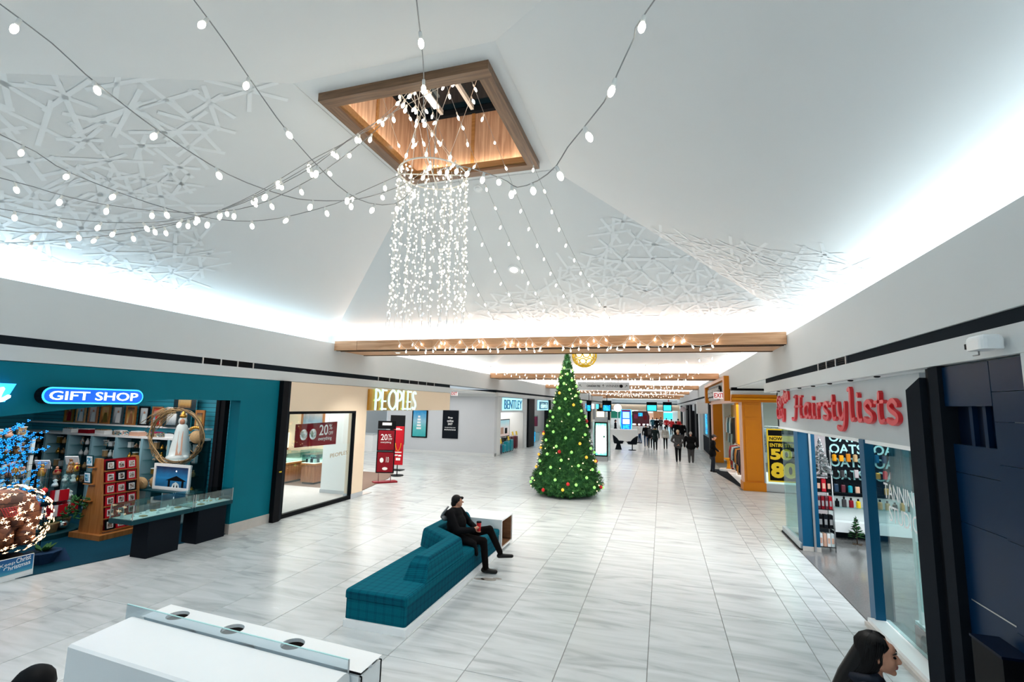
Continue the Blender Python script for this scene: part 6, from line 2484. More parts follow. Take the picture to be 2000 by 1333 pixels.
MT['cubered'] = mat('faded_red', (0.40, 0.10, 0.09), 0.5, var=0.05)
for (o_, u_, v_) in (((2.97, 7.65, 0), (0, -1, 0), (0, 0, 1)), ((2.97, 7.15, 0), (1, 0, 0), (0, 0, 1)), ((3.45, 7.17, 0), (0, 1, 0), (0, 0, 1)), ((3.45, 7.63, 0), (-1, 0, 0), (0, 0, 1))):
    holed(b, o_, u_, v_, .48, .30, .115, .02, 'cubered')
b.box(2.97, 3.45, 7.15, 7.63, .28, .30, 'cubered')
b.build('shell', t)
for k in range(5):
    j = MB()
    j.obox((3.10 + R.uniform(-.02, .02), 6.95 + R.uniform(-.02, .02), .33 + .012 * k), .24, .30, .011, 'paper' if k % 2 else 'goods', R.uniform(-.25, .25))
    one(j, 'magazine', 'magazine in the pile behind the tanning window, %s from the bottom' % WORDS[k], 'magazine', 'pile of magazines')
b = MB()
b.rbox(2.98, 3.24, 6.78, 7.10, 0, .325, 'cubered', .02)
one(b, 'magazine_block', 'faded red block carrying the pile of magazines', 'stool')
t = thing('window_curtain', 'teal curtain hanging behind the tanning window', 'curtain', (3.0, 8.0, 2.4))
b = MB()
pts = [(3.02 + .03 * math.sin(k * 1.7), 8.18 - .022 * k) for k in range(24)]
for (xa, ya), (xb, yb) in zip(pts[:-1], pts[1:]):
    b.quad((xa, ya, 1.75), (xb, yb, 1.75), (xb, yb, 2.46), (xa, ya, 2.46), 'clothteal')
b.build('cloth', t)
b = MB()
b.tube([(3.02, 8.2, 2.465), (3.02, 7.6, 2.465)], .01, 'steel', 6)
b.build('curtain_rail', t)
t = thing('window_blind', 'wide pale teal roller panel behind the left half of the tanning window', 'blind', (3.06, 8.0, 2.4))
MT['bluepanel'] = mat('teal_roller', (0.10, 0.26, 0.30), 0.5, var=0.04)
b = MB()
b.box(3.30, 3.31, 7.55, 8.20, .9, 2.40, 'bluepanel')
b.build('panel', t)
b = MB()
b.tube([(3.305, 7.5, 2.42), (3.305, 8.25, 2.42)], .03, 'steel', 8)
b.build('roller', t)

# dark portal column, navy shop front, white wall on the right edge
b = MB()
b.prism([(2.60, 6.50, 0), (2.60, 6.50, 3.16), (2.60, 6.18, 3.28), (2.60, 6.18, 0)], (.22, 0, 0), 'charcoal')
b.box(2.66, 2.9, 6.04, 6.18, 0, 3.37, 'dark')
b.box(2.62, 2.9, 5.86, 6.04, 0, 3.37, 'charcoal')
struct(b, 'trim_7')
t = thing('navy_shopfront', 'glossy navy panelled shop front at the right edge of the photo', 'shop front', (2.8, 5.3, 0))
segs = [(5.86, 5.14, 2.98, 3.36), (5.86, 5.14, 2.36, 2.62), (5.86, 5.14, 1.9, 2.355), (5.86, 5.14, 1.22, 1.895), (5.86, 5.14, .62, 1.215), (5.86, 5.14, 0, .615)]
for (ya, yb, z0, z1) in segs:
    b = MB()
    b.box(2.70 if z1 < 3 else 2.66, 2.78, yb, ya, z0, z1, 'navy')
    b.build('panel', t)
b = MB()
b.box(2.76, 2.80, 5.14, 5.86, 2.62, 2.98, 'navydark')
b.build('recess_back', t)
b = MB()
for k in range(2):
    b.box(2.72, 2.76, 5.55 - .2 * k, 5.60 - .2 * k, 2.62, 2.98, 'navy')
b.build('recess_fins', t)
b = MB()
b.box(2.695, 2.70, 5.14, 5.80, 1.212, 1.222, 'steel')
b.build('metal_inlay', t)
for (z0, z1) in ((3.10, 3.36), (2.85, 3.095), (2.5, 2.845), (1.9, 2.495), (1.2, 1.895), (.6, 1.195), (0, .595)):
    b = MB()
    b.box(2.66, 2.78, 4.70, 5.13, z0, z1, 'navy')
    b.build('pilaster_block', t)
b = MB()
b.box(2.64, 2.8, 2.0, 4.70, 2.85, 3.38, 'wall')
b.box(2.63, 2.8, 2.0, 4.68, 2.50, 2.845, 'wall')
struct(b, 'wall_right_near')
t = thing('navy_panel_wall', 'dark navy panel wall below the white wall at the right edge', 'wall panel', (2.7, 3.4, 0))
for z0, z1 in ((0, .9), (.91, 1.8), (1.81, 2.49)):
    b = MB()
    b.box(2.66, 2.8, 2.0, 4.68, z0, z1, 'navydark')
    b.build('panel', t)
t = thing('navy_cabinet', 'tall dark navy cabinet standing in front of the portal at the right edge', 'cabinet', (2.5, 5.0, 0))
b = MB()
b.box(2.46, 2.655, 4.95, 5.35, 0.02, 1.05, 'black')
b.build('body', t)
b = MB()
b.box(2.45, 2.655, 4.94, 5.36, 1.05, 1.07, 'navydark')
b.build('top', t)
b = MB()
b.box(2.48, 2.64, 4.97, 5.33, 0, .02, 'dark')
b.build('foot', t)
# white box speaker with its little arm on the fascia
p = at_x(1940, 669, 2.55)
t = thing('wall_speaker', 'white rounded speaker box on a dark bracket on the right fascia', 'speaker', p)
b = MB()
b.rbox(2.42, 2.58, p.y - .10, p.y + .13, p.z - .06, p.z + .06, 'white', .04)
b.build('housing', t)
b = MB()
b.box(2.46, 2.52, p.y + .13, p.y + .21, p.z - .035, p.z + .01, 'black')
b.build('lens_hood', t)
b = MB()
b.tube([(2.58, p.y, p.z - .04), (2.61, p.y, p.z - .04)], .02, 'white', 6)
b.build('bracket', t)
b = MB()
b.tube([(2.50, p.y + .1, p.z - .06), (2.50, p.y + .1, p.z - .09), (2.50, p.y + .18, p.z - .09)], .006, 'wire', 5)
b.build('cable', t)

# ------------------------------------------------------------------ cross corridor and the orange fashion shop
b = MB()
b.box(8.8, 9.0, 13.7, 19.95, 0, 3.7, 'wall')
struct(b, 'wall_right_cross_corridor')
b = MB()
b.box(2.5, 8.8, 19.92, 20.15, 3.62, 3.74, 'black')
b.box(2.5, 8.8, 19.86, 20.2, 3.47, 3.62, 'wall')
struct(b, 'trim_8')
b = MB()
b.prism([(2.48, 19.76, 3.47), (2.48, 19.95, 3.33), (2.48, 19.95, 3.20), (2.48, 20.2, 3.20), (2.48, 20.2, 3.47)], (6.2, 0, 0), 'orange')
b.box(2.52, 8.6, 19.88, 19.95, 3.28, 3.34, 'orangehi')
struct(b, 'trim_9')
t = thing('shop_pillar', 'broad orange panelled pillar at the near corner of the fashion shop', 'pillar', (3.15, 20.2, 0))
b = MB()
b.box(2.84, 3.48, 20.0, 20.55, 0, 3.20, 'orange')
b.build('shaft', t)
for (z0, z1) in ((.36, 2.55), (2.65, 3.12)):
    b = MB()
    b.box(2.92, 3.40, 19.975, 20.0, z0, z1, 'orange')
    b.build('panel', t)
b = MB()
b.box(2.78, 3.54, 19.93, 20.6, 0, .30, 'orange')
b.build('base', t)
b = MB()
b.box(2.80, 2.84, 20.0, 20.55, .30, 3.20, 'salmon')
b.build('corner_trim', t)
t = thing('shop_pillar', 'inner orange pillar with a rail, behind the clothes rack', 'pillar', (3.15, 25.0, 0))
b = MB()
b.box(3.3, 3.95, 25.0, 25.5, 0, 3.4, 'orangehi')
b.build('shaft', t)
b = MB()
b.tube([(3.45, 24.97, 2.3), (3.95, 24.97, 2.3)], .03, 'orange', 6)
b.build('rail', t)
t = thing('shop_pillar', 'far orange pillar with salmon edge at the end of the fashion shop', 'pillar', (2.9, 30.6, 0))
b = MB()
b.box(2.72, 3.2, 29.6, 30.4, 0, 3.25, 'orange')
b.build('shaft', t)
b = MB()
b.box(2.68, 2.72, 29.6, 30.4, 0, 3.25, 'salmon')
b.build('edge_trim', t)
t = thing('shop_pillar', 'black pillar just beyond the orange fashion shop', 'pillar', (2.9, 31.6, 0))
b = MB()
b.box(2.66, 3.3, 31.0, 32.0, 0, 3.3, 'dark')
b.build('shaft', t)
b = MB()
b.box(2.72, 2.95, 20.55, 31.0, 3.20, 3.45, 'salmon')
b.box(2.66, 2.72, 20.2, 31.0, 3.18, 3.26, 'salmon')
struct(b, 'wall_right_fashion_header')
t = thing('shop_name_sign', 'black and white lettered sign in an orange frame over the fashion shop', 'sign', (2.66, 26, 3.5))
for (ya, yb, z0, z1) in ((21.6, 31.2, 4.14, 4.28), (21.6, 22.0, 3.26, 4.14), (30.8, 31.2, 3.26, 4.14)):
    b = MB()
    b.box(2.44, 2.66, ya, yb, z0, z1, 'orange')
    b.box(2.42, 2.44, ya + .05, yb - .05, z0, z1, 'salmon')
    b.build('frame', t)
b = MB()
b.box(2.52, 2.56, 24.2, 30.2, 3.52, 4.0, 'black')
b.build('board', t)
for k in range(2):
    for c in range(11):
        b = MB()
        y = 29.9 - .50 * c
        z = 3.58 + .21 * k
        g = MB()
        strokes(g, [[(0, 0), (.1, .5), (.35, .9)], [(.35, .9), (.45, .1)], [(.15, .35), (.4, .4)]] if (c + k) % 3 else [[(.1, 0), (.15, .9)], [(.1, .45), (.45, .5)], [(.4, 0), (.45, .9)]], (2.518, y, z), (0, -1, 0), (0, 0, 1), .8, .18, 'print', .02, .06)
        g.build('letter', t)
exit_sign((2.35, 22.6, 3.36), (1, -.25, 0), .46, 'red EXIT sign beside the orange frame over the fashion shop')
# glass front facing the cross corridor, with sale poster
b = MB()
b.box(3.54, 8.6, 20.05, 20.06, .28, 3.2, 'glassteal')
struct(b, 'window_4')
b = MB()
b.box(3.54, 8.6, 19.98, 20.15, 0, .28, 'greysign')
b.box(3.50, 3.55, 20.0, 20.12, .28, 3.2, 'steel')
struct(b, 'trim_10')
t = thing('sale_poster', 'tall black and yellow NOW ENTIRE STORE 50 80 poster in the fashion shop window', 'poster', (4.15, 20.03, .35))
b = MB()
b.box(3.63, 4.72, 20.03, 20.045, .36, 2.25, 'black')
b.build('board', t)
b = MB()
for (a0, a1, z0, z1) in ((3.63, 4.72, 2.20, 2.25), (3.63, 4.72, .36, .41), (3.63, 3.68, .41, 2.20), (4.67, 4.72, .41, 2.20), (3.68, 4.67, 1.80, 2.0)):
    b.box(a0, a1, 20.018, 20.03, z0, z1, 'yellow')
b.build('yellow_border', t)
text('lettering', 'NOW', t, (3.72, 20.014, 1.84), (1, 0, 0), (0, 0, 1), .42, .12, 'black', .004, bold=.03)
text('lettering', 'ENTIRE STORE', t, (3.72, 20.014, 1.60), (1, 0, 0), (0, 0, 1), .92, .13, 'yellow', .004, bold=.02)
text('lettering', '50', t, (3.72, 20.014, 1.14), (1, 0, 0), (0, 0, 1), .72, .40, 'yellow', .004, bold=.05)
text('lettering', '80', t, (3.72, 20.014, .50), (1, 0, 0), (0, 0, 1), .86, .56, 'yellow', .004, bold=.05)
# clothes
t = thing('clothes_rack', 'chrome clothes rack at the fashion shop front', 'clothes rack', (3.1, 22.8, 0))
b = MB()
b.tube([(3.12, 21.2, 0), (3.12, 21.2, 1.42), (3.12, 24.4, 1.42), (3.12, 24.4, 0)], .02, 'chrome', 6)
b.build('rail', t)
b = MB()
for y in (21.2, 24.4):
    b.box(2.85, 3.4, y - .02, y + .02, 0.0, .03, 'chrome')
b.build('feet', t)
GC = ['red', 'clothgreen', 'brightred', 'emerald', 'plaster', 'greysign', 'garments', 'clothgrey', 'dark', 'orange', 'orange', 'wicker', 'black', 'dark', 'winelug', 'clothgrey']
MT['emerald'] = mat('emerald_cloth', (0.01, 0.20, 0.13), 0.8, var=0.1)


def garment(x, y, ztop, h, m, lab, group, ax=1):
    t = thing('garment', lab, 'garment', (x, y, ztop), 0, group)
    b = MB()
    n = 8
    w = .22
    vs = []
    prof = [(0, .05), (.03, .20), (.10, .22), (.35, .20), (.7, .21), (1.0, .23)]
    for f_, ww in prof:
        for k in range(n):
            a = 2 * PI * k / n
            dx, dy = math.cos(a) * ww, math.sin(a) * .075 * (1 + .25 * math.sin(a * 3 + f_ * 4))
            vs.append((x + (dx if ax else dy), y + (dy if ax else dx), ztop - .06 - f_ * h))
    fs = [(i * n + k, i * n + (k + 1) % n, (i + 1) * n + (k + 1) % n, (i + 1) * n + k) for i in range(len(prof) - 1) for k in range(n)]
    b.add(vs, fs, m, True)
    for s in (-1, 1):
        p = Vector((x + (s * .19 if ax else 0), y + (0 if ax else s * .19), ztop - .10))
        b.tube([p, p + Vector((s * .05 if ax else 0, 0 if ax else s * .05, -.25 * h)), p + Vector((s * .06 if ax else 0, 0 if ax else s * .06, -.6 * h))], [.06, .05, .045], m, 6)
    b.build('cloth', t)
    b = MB()
    b.tube([(x, y, ztop - .06), (x, y, ztop), (x + .01, y, ztop + .03)], .006, 'chrome', 4)
    b.build('hanger', t)
    return t


for k in range(16):
    garment(3.12, 21.35 + .19 * (15 - k), 1.39, R.uniform(.85, 1.12), GC[k], 'garment %s from the far end of the chrome rack' % (WORDS + ['ninth', 'tenth', 'eleventh', 'twelfth', 'thirteenth', 'fourteenth', 'fifteenth', 'sixteenth'])[k], 'garments on the chrome rack')
t = thing('wall_rail', 'long wall rail of dark clothes behind the fashion shop window', 'clothes rack', (5.6, 22.5, 0))
b = MB()
b.tube([(3.9, 22.6, 2.25), (7.4, 22.6, 2.25)], .02, 'chrome', 6)
for x in (4.0, 5.7, 7.3):
    b.tube([(x, 22.6, 2.25), (x, 22.6, 0)], .02, 'chrome', 6)
b.build('rail', t)
for k in range(14):
    garment(4.05 + .24 * k, 22.6, 2.24, R.uniform(.9, 1.2), R.choice(['garments', 'clothnavy', 'clothgrey', 'garments', 'plaster', 'clothteal']), 'garment %s from the left on the long wall rail' % (WORDS + ['ninth', 'tenth', 'eleventh', 'twelfth', 'thirteenth', 'fourteenth'])[k], 'garments on the wall rail', ax=0)
t = thing('mirror_column', 'mirrored fitting column with hanging pale shirts between the orange pillars', 'display', (3.3, 28.3, 0))
b = MB()
b.box(3.25, 3.3, 26.2, 29.5, 0, 3.2, 'glassteal')
b.build('pane', t)
for k in range(5):
    garment(3.5, 26.5 + .62 * k, 2.6, 1.3, ['clothgrey', 'cyanlit' if False else 'plaster', 'clothteal', 'paper', 'salmon'][k], 'shirt %s from the near end behind the mirrored fitting column' % WORDS[k], 'shirts behind the fitting column')
t = thing('shirt_rail', 'rail carrying the pale shirts between the orange pillars', 'rail', (3.5, 27.7, 0))
b = MB()
b.tube([(3.5, 26.3, 0), (3.5, 26.3, 2.62), (3.5, 29.2, 2.62), (3.5, 29.2, 0)], .015, 'chrome', 6)
b.build('rail', t)
b = MB()
b.box(3.4, 3.45, 26.2, 27.6, 2.55, 3.15, 'orangehi')
b.box(3.41, 3.44, 26.3, 26.33, 3.15, 3.45, 'wire')
one(b, 'ceiling_banner', 'bright orange panel hanging above the shirts in the fashion shop', 'panel')
t = thing('display_plinth', 'orange stool on a round white plinth at the fashion shop front', 'stool', (2.95, 25.9, 0))
b = MB()
b.lathe([(.42, 0), (.42, .08), (.40, .10)], (3.0, 25.9, 0.01), 'white', 18, False)
b.build('plinth', t)
b = MB()
b.lathe([(.14, .11), (.08, .16), (.07, .48), (.20, .55), (.20, .60)], (3.0, 25.9, 0), 'orangehi', 12)
b.build('seat', t)
b = MB()
b.box(7.5, 7.6, 20.1, 31.0, 0, 3.5, 'whitematt')
b.box(3.0, 7.6, 30.9, 31.1, 0, 3.5, 'whitematt')
struct(b, 'wall_rear_fashion_shop')

# ------------------------------------------------------------------ further fronts down the right side
b = MB()
b.box(2.70, 2.9, 32.0, END_Y, 2.75, 3.4, 'wall')
b.box(7.0, 7.2, 31.0, END_Y, 0, 3.5, 'wall')
struct(b, 'wall_right_far')
t = thing('hanging_sign_box', 'blank white square sign box projecting beyond the orange fashion shop', 'sign', (2.5, 32.6, 2.6))
b = MB()
b.box(2.05, 2.69, 32.4, 32.9, 2.62, 3.34, 'white')
b.build('box', t)
t = thing('grey_window_bay', 'grey-framed window bay with a blue lit panel beyond the fashion shop', 'window', (2.8, 34.5, 0))
b = MB()
b.box(2.78, 2.80, 33.0, 37.6, 1.15, 2.75, 'bluepanel')
b.build('upper_pane', t)
b = MB()
b.box(2.76, 2.80, 33.0, 37.6, .08, 1.12, 'strip')
b.build('lower_panel', t)
b = MB()
b.box(2.74, 2.78, 34.4, 35.3, 1.3, 2.7, 'screenblue')
b.build('blue_lit_panel', t)
for k, (y0, y1, m_, h) in enumerate(((37.8, 39.0, 'wall', 3.3), (41.0, 43.2, 'dark', 3.3), (49.0, 52.0, 'dark', 3.3), (55.0, 59.0, 'dark', 3.3), (64.0, 68.0, 'wall', 3.3), (72, 76, 'dark', 3.3))):
    b = MB()
    b.box(2.55, 3.1, y0, y1, 0, h, m_)
    struct(b, 'wall_right_pier')
for k, (y0, y1, z0, z1, m_) in enumerate(((43.4, 48.8, 0.1, 2.5, 'peach'), (43.6, 48.0, 2.5, 3.2, 'bluelet'), (52.2, 54.8, 0.1, 2.6, 'clothgrey'), (59.2, 63.8, .1, 2.6, 'plaster'))):
    b = MB()
    b.box(2.9, 3.0, y0, y1, z0, z1, m_)
    if m_ == 'peach':
        b.ball((2.88, 46.5, 1.55), (.05, .35, .22), 'clothpink', 8, 5)
    struct(b, 'wall_right_front')
t = thing('blade_sign', 'round lilac and white blade sign far down the right side', 'sign', (2.4, 54.0, 2.6))
b = MB()
b.lathe([(.28, 0), (.28, .1)], (0, 0, 0), 'mauve', 18, False)
b.v = [(2.05 + x, 54.0 - z, 2.85 + y) for x, y, z in b.v]
b.build('face', t)
b = MB()
b.box(2.4, 2.70, 53.95, 54.0, 2.8, 2.9, 'dark')
b.build('bracket', t)


# ------------------------------------------------------------------ people: one continuous skin grown over a posed skeleton
def ell_mesh(b, c, r, n=12, k=8):
    b.ball(c, r, 'skin', n, k)


def cap_mesh(b, a, c, ra, rb, n=10):
    a, c = Vector(a), Vector(c)
    d = c - a
    L = d.length
    if L < 1e-6:
        b.ball(a, max(ra, rb), 'skin', 10, 7)
        return
    path, rad = [], []
    for k in range(4):
        t = -PI / 2 + PI / 2 * (k + .4) / 4
        path.append(a + d / L * ra * math.sin(t))
        rad.append(ra * math.cos(t))
    path += [a, c]
    rad += [ra, rb]
    for k in range(4):
        t = PI / 2 * (k + 1 - .4) / 4
        path.append(c + d / L * rb * math.sin(t))
        rad.append(rb * math.cos(t))
    b.tube(path, rad, 'skin', n)


def grow(name, prims, parent, voxel=.018, smooth=3):
    """remesh the union of capsules and ellipsoids into one surface; each face takes the material of its nearest primitive"""
    b = MB()
    for p in prims:
        if p[0] == 'cap':
            cap_mesh(b, p[1], p[2], p[3], p[4])
        else:
            ell_mesh(b, p[1], p[2])
    o = b.build(name, None)
    m = o.modifiers.new('r', 'REMESH')
    m.mode = 'VOXEL'
    m.voxel_size = voxel
    m.use_smooth_shade = True
    if smooth:
        s = o.modifiers.new('s', 'SMOOTH')
        s.factor = .5
        s.iterations = smooth
    bpy.context.view_layer.update()
    me = eval_mesh(o, name)
    bpy.data.objects.remove(o)
    mats = []
    for p in prims:
        if p[-1] not in mats:
            mats.append(p[-1])
    me.materials.clear()
    for k in mats:
        me.materials.append(MT[k])
    data = []
    for p in prims:
        if p[0] == 'cap':
            data.append((0, Vector(p[1]), Vector(p[2]) - Vector(p[1]), max((Vector(p[2]) - Vector(p[1])).length_squared, 1e-9), p[3], p[4], mats.index(p[-1])))
        else:
            data.append((1, Vector(p[1]), p[2], min(p[2]), 0, 0, mats.index(p[-1])))
    idx = []
    for f in me.polygons:
        c = f.center
        best, bi = 1e9, 0
        for q in data:
            if q[0] == 0:
                v = c - q[1]
                t = min(1, max(0, v.dot(q[2]) / q[3]))
                dd = (v - q[2] * t).length - (q[4] + (q[5] - q[4]) * t)
            else:
                v = c - q[1]
                dd = (math.sqrt((v.x / q[2][0]) ** 2 + (v.y / q[2][1]) ** 2 + (v.z / q[2][2]) ** 2) - 1) * q[3]
            if dd < best:
                best, bi = dd, q[6]
        idx.append(bi)
    me.polygons.foreach_set('material_index', idx)
    me.polygons.foreach_set('use_smooth', [True] * len(idx))
    return link(name, me, parent)


def hand(pr, w, d, m, curl=.5, s=1.0, side=1):
    """palm, four bent fingers and a thumb as capsules; W wrist, D pointing direction"""
    w, d = Vector(w), Vector(d).normalized()
    lat = d.cross(Vector((0, 0, 1)))
    if lat.length < .2:
        lat = Vector((0, 1, 0)) if abs(d.y) < .5 else Vector((1, 0, 0))
    lat.normalize()
    nn = lat.cross(d)
    pr.append(('cap', w, w + d * .055 * s, .024 * s, .030 * s, m))
    for k, l in enumerate((.062, .072, .068, .052)):
        o = lat * (k - 1.5) * .019 * s
        a = w + d * .075 * s + o
        e = a + d * l * .55 * s - nn * side * curl * .012
        f = e + (d * (1 - curl) - nn * side * curl).normalized() * l * .5 * s
        pr.append(('cap', a - d * .02 * s, e, .0095 * s, .009 * s, m))
        pr.append(('cap', e, f, .009 * s, .0075 * s, m))
    t0 = w + d * .02 * s - lat * .028 * s
    t1 = t0 + (d * .6 - lat * .7).normalized() * .035 * s
    pr.append(('cap', t0, t1, .012 * s, .010 * s, m))
    pr.append(('cap', t1, t1 + (d * .9 - lat * .1 - nn * side * .3).normalized() * .030 * s, .010 * s, .008 * s, m))


def person(name, label, loc, rz, top, legs, hairm, h=1.70, coat=.0, hairlen=.0, stride=.10, stoop=0.0, bulk=1.0, hat=None, extra=None, swing=.12, hands_back=False, arms=None, voxel=.020, group=None, shoes='shoe', boots=False):
    """standing or walking figure facing local +Y; COAT = how far the coat reaches below the hip"""
    k = h / 1.70
    t = thing(name, label, 'person', loc, rz, group)
    B = bulk
    pr = []

    def V(x, y, z):
        return Vector((x, y + max(0, z - .95) * stoop, z)) * k
    for s in (-1, 1):
        y = s * stride
        pr.append(('cap', V(s * .085, 0, .93), V(s * .09, y * .55 + .02, .50), .088 * k * B, .058 * k * B, legs))
        pr.append(('cap', V(s * .09, y * .55 + .02, .50), V(s * .09, y - .02, .10), .060 * k * B, .044 * k * B, legs))
        pr.append(('cap', V(s * .09, y - .05, .045), V(s * .095, y + .13, .035), .042 * k, .034 * k, shoes))
        sh = V(s * .175 * B, 0, 1.385)
        if arms and arms.get(s):
            el, wr, dr = arms[s]
            el, wr = V(*el), V(*wr)
        elif hands_back:
            el, wr, dr = V(s * .27 * B, -.05, 1.12), V(s * .05, -.155 * B, .93), (-s, 0, -.3)
        else:
            el, wr, dr = V(s * .235 * B, -s * swing * .5, 1.12), V(s * .235 * B, -s * swing * .8 + .05, .885), (0, .15, -1)
        pr.append(('cap', sh, el, .060 * k * B, .050 * k * B, top))
        pr.append(('cap', el, wr, .050 * k * B, .040 * k * B, top))
        hand(pr, wr, dr, 'skin', .5, k)
    pr.append(('ell', V(0, 0, .98), (.165 * k * B, .115 * k * B, .13 * k), top))
    pr.append(('ell', V(0, 0, 1.16), (.160 * k * B, .115 * k * B, .20 * k), top))
    pr.append(('ell', V(0, 0, 1.31), (.185 * k * B, .118 * k * B, .15 * k), top))
    if coat > 0:
        pr.append(('ell', V(0, 0, .96 - coat / 2), (.19 * k * B, .145 * k * B, (coat / 2 + .10) * k), top))
    pr.append(('cap', V(0, -.01, 1.42), V(0, .015, 1.50), .056 * k, .050 * k, 'skin'))
    hc = V(0, .03, 1.595)
    pr.append(('ell', hc, (.074 * k, .092 * k, .105 * k), 'skin'))
    pr.append(('ell', hc + Vector((0, .035, -.055)) * k, (.052 * k, .055 * k, .055 * k), 'skin'))
    pr.append(('cap', hc + Vector((0, .085, .005)) * k, hc + Vector((0, .108, -.025)) * k, .010 * k, .014 * k, 'skin'))
    for s in (-1, 1):
        pr.append(('ell', hc + Vector((s * .076, -.005, -.01)) * k, (.014 * k, .020 * k, .030 * k), 'skin'))
    grow('body', pr, t, voxel * k)
    hp = [('ell', hc + Vector((0, -.018, .022)) * k, (.083 * k, .092 * k, .098 * k), hairm)]
    if hairlen > 0:
        hp.append(('cap', hc + Vector((0, -.05, .0)) * k, hc + Vector((0, -.075, -hairlen)) * k, .078 * k, .060 * k, hairm))
    if hairm != 'skin':
        hb = grow('hair', hp, t, .016)
    if hat:
        b = MB()
        b.ball(hc + Vector((0, -.005, .045)) * k, (.088 * k, .100 * k, .082 * k), hat, 14, 8)
        if hat == 'clothgrey':
            b.ball(hc + Vector((0, .10, .035)) * k, (.07 * k, .07 * k, .012 * k), hat, 12, 4)
        b.build('hat', t, world=False)
    if extra:
        extra(t, k, V)
    for s in (-1, 1):
        b = MB()
        b.ball(hc + Vector((s * .030, .086, .012)) * k, (.012 * k, .008 * k, .007 * k), 'black', 8, 5)
        b.build('eye', t, world=False)
    return t


def backpack(m):
    def f(t, k, V):
        b = MB()
        b.rbox(-.15, .15, -.27, -.11, .98, 1.40, m, .05)
        b.rbox(-.11, .11, -.32, -.26, 1.02, 1.22, m, .03)
        b.build('backpack', t, world=False)
    return f


def collar(m):
    def f(t, k, V):
        b = MB()
        b.tube([(.10 * math.cos(a), .0 + .085 * math.sin(a), 1.455) for a in [2 * PI * q / 14 for q in range(14)]], .035, m, 6, closed=True)
        b.build('collar', t, world=False)
    return f


G_ = lambda px, py: at_z(px, py, 0)
p = G_(1325, 903)
person('person', 'person with fair hair in a grey jacket walking away, hands clasped behind the back', (p.x, p.y, 0), .05, 'clothgrey', 'clothblack', 'hairblond', 1.74, .16, 0, .14, hands_back=True, bulk=1.22, extra=collar('clothblack'))
p = G_(1350, 905)
person('person', 'broad grey-haired person in a black jacket and dark trousers, head bowed, seen from behind', (p.x, p.y, 0), -.1, 'clothblack', 'clothgrey', 'hairgrey', 1.66, .14, 0, .05, stoop=.16, bulk=1.42)
p = G_(1393, 923)
person('person', 'person in black with a grey cap standing side-on at the fashion shop front', (p.x, p.y, 0), -PI / 2, 'clothblack', 'clothnavy', 'hairblack', 1.72, .22, 0, .04, stoop=.08, bulk=1.10, hat='clothgrey',
       arms={-1: ((-.20, .06, 1.12), (-.14, .22, .98), (.3, 1, 0)), 1: ((.20, .06, 1.12), (.14, .22, .98), (-.3, 1, 0))})
p = G_(1300, 878)
person('person', 'person in a beige vest with dark sleeves walking away', (p.x, p.y, 0), .0, 'clothbeige', 'clothblack', 'hairblack', 1.62, .06, .02, .08, bulk=1.0)
p = G_(1280, 880)
person('person', 'person in a long dark green parka with a fur collar walking away', (p.x, p.y, 0), .05, 'clothgreen', 'clothblack', 'hairblack', 1.66, .28, .06, .05, bulk=1.10, swing=.3, extra=collar('wicker'))
p = G_(1262, 873)
person('person', 'person in a black jacket and blue jeans walking away beside the backpack wearer', (p.x, p.y, 0), .1, 'clothblack', 'clothblue', 'hairblack', 1.70, .08, 0, .10)
p = G_(1270, 876)
person('person', 'person in black carrying a dark backpack', (p.x, p.y, 0), -.05, 'clothblack', 'clothblack', 'hairblack', 1.60, .10, .10, .10, extra=backpack('clothgrey'))
p = G_(1254, 868)
person('person', 'person in white bending beside the white counter', (p.x - .2, p.y + .8, 0), 1.9, 'clothwhite', 'clothblue', 'hairblack', 1.66, .1, .12, .06, stoop=.35)
for i, (px, py, top, legs, h, lab) in enumerate(((1302, 844, 'brightred', 'clothblack', 1.70, 'left one of the three people in red tops far down the hall'), (1312, 850, 'brightred', 'clothgrey', 1.76, 'middle one of the three people in red tops far down the hall'),
                                                 (1325, 851, 'brightred', 'clothblack', 1.80, 'right one of the three people in red tops far down the hall'))):
    p = G_(px, py)
    person('person', lab, (p.x, p.y, 0), 0, top, legs, 'hairblack', h, .05, 0, .1, bulk=1.2, voxel=.03)
for i, (px, py, top, legs, h, rz, lab) in enumerate(((1321, 864, 'clothblack', 'clothblack', 1.80, .1, 'person in a black coat in front of the red tops, left one'), (1333, 866, 'clothblack', 'clothnavy', 1.80, -.1, 'person in a black coat in front of the red tops, right one'),
                                                     (1283, 846, 'clothblack', 'clothblack', 1.75, 0, 'person in black beyond the green parka'), (1275, 843, 'clothteal', 'clothblue', 1.72, .2, 'person in a teal jacket far down the hall'),
                                                     (1291, 842, 'clothgrey', 'clothblack', 1.72, -.2, 'person in grey far down the hall'))):
    p = G_(px, py)
    person('person', lab, (p.x, p.y, 0), rz, top, legs, 'hairblack', h, .15, .02, .1, bulk=1.15, voxel=.03)
p = G_(1423, 925)
person('person', 'dark-haired shopper in a pink top behind the chrome clothes rack', (3.75, 23.4, 0), PI / 2 + .4, 'clothpink', 'clothblack', 'hairblack', 1.68, .05, .03, .02, arms={-1: ((-.22, .10, 1.14), (-.12, .30, 1.10), (0, 1, -.1)), 1: ((.22, .10, 1.14), (.12, .30, 1.10), (0, 1, -.1))})


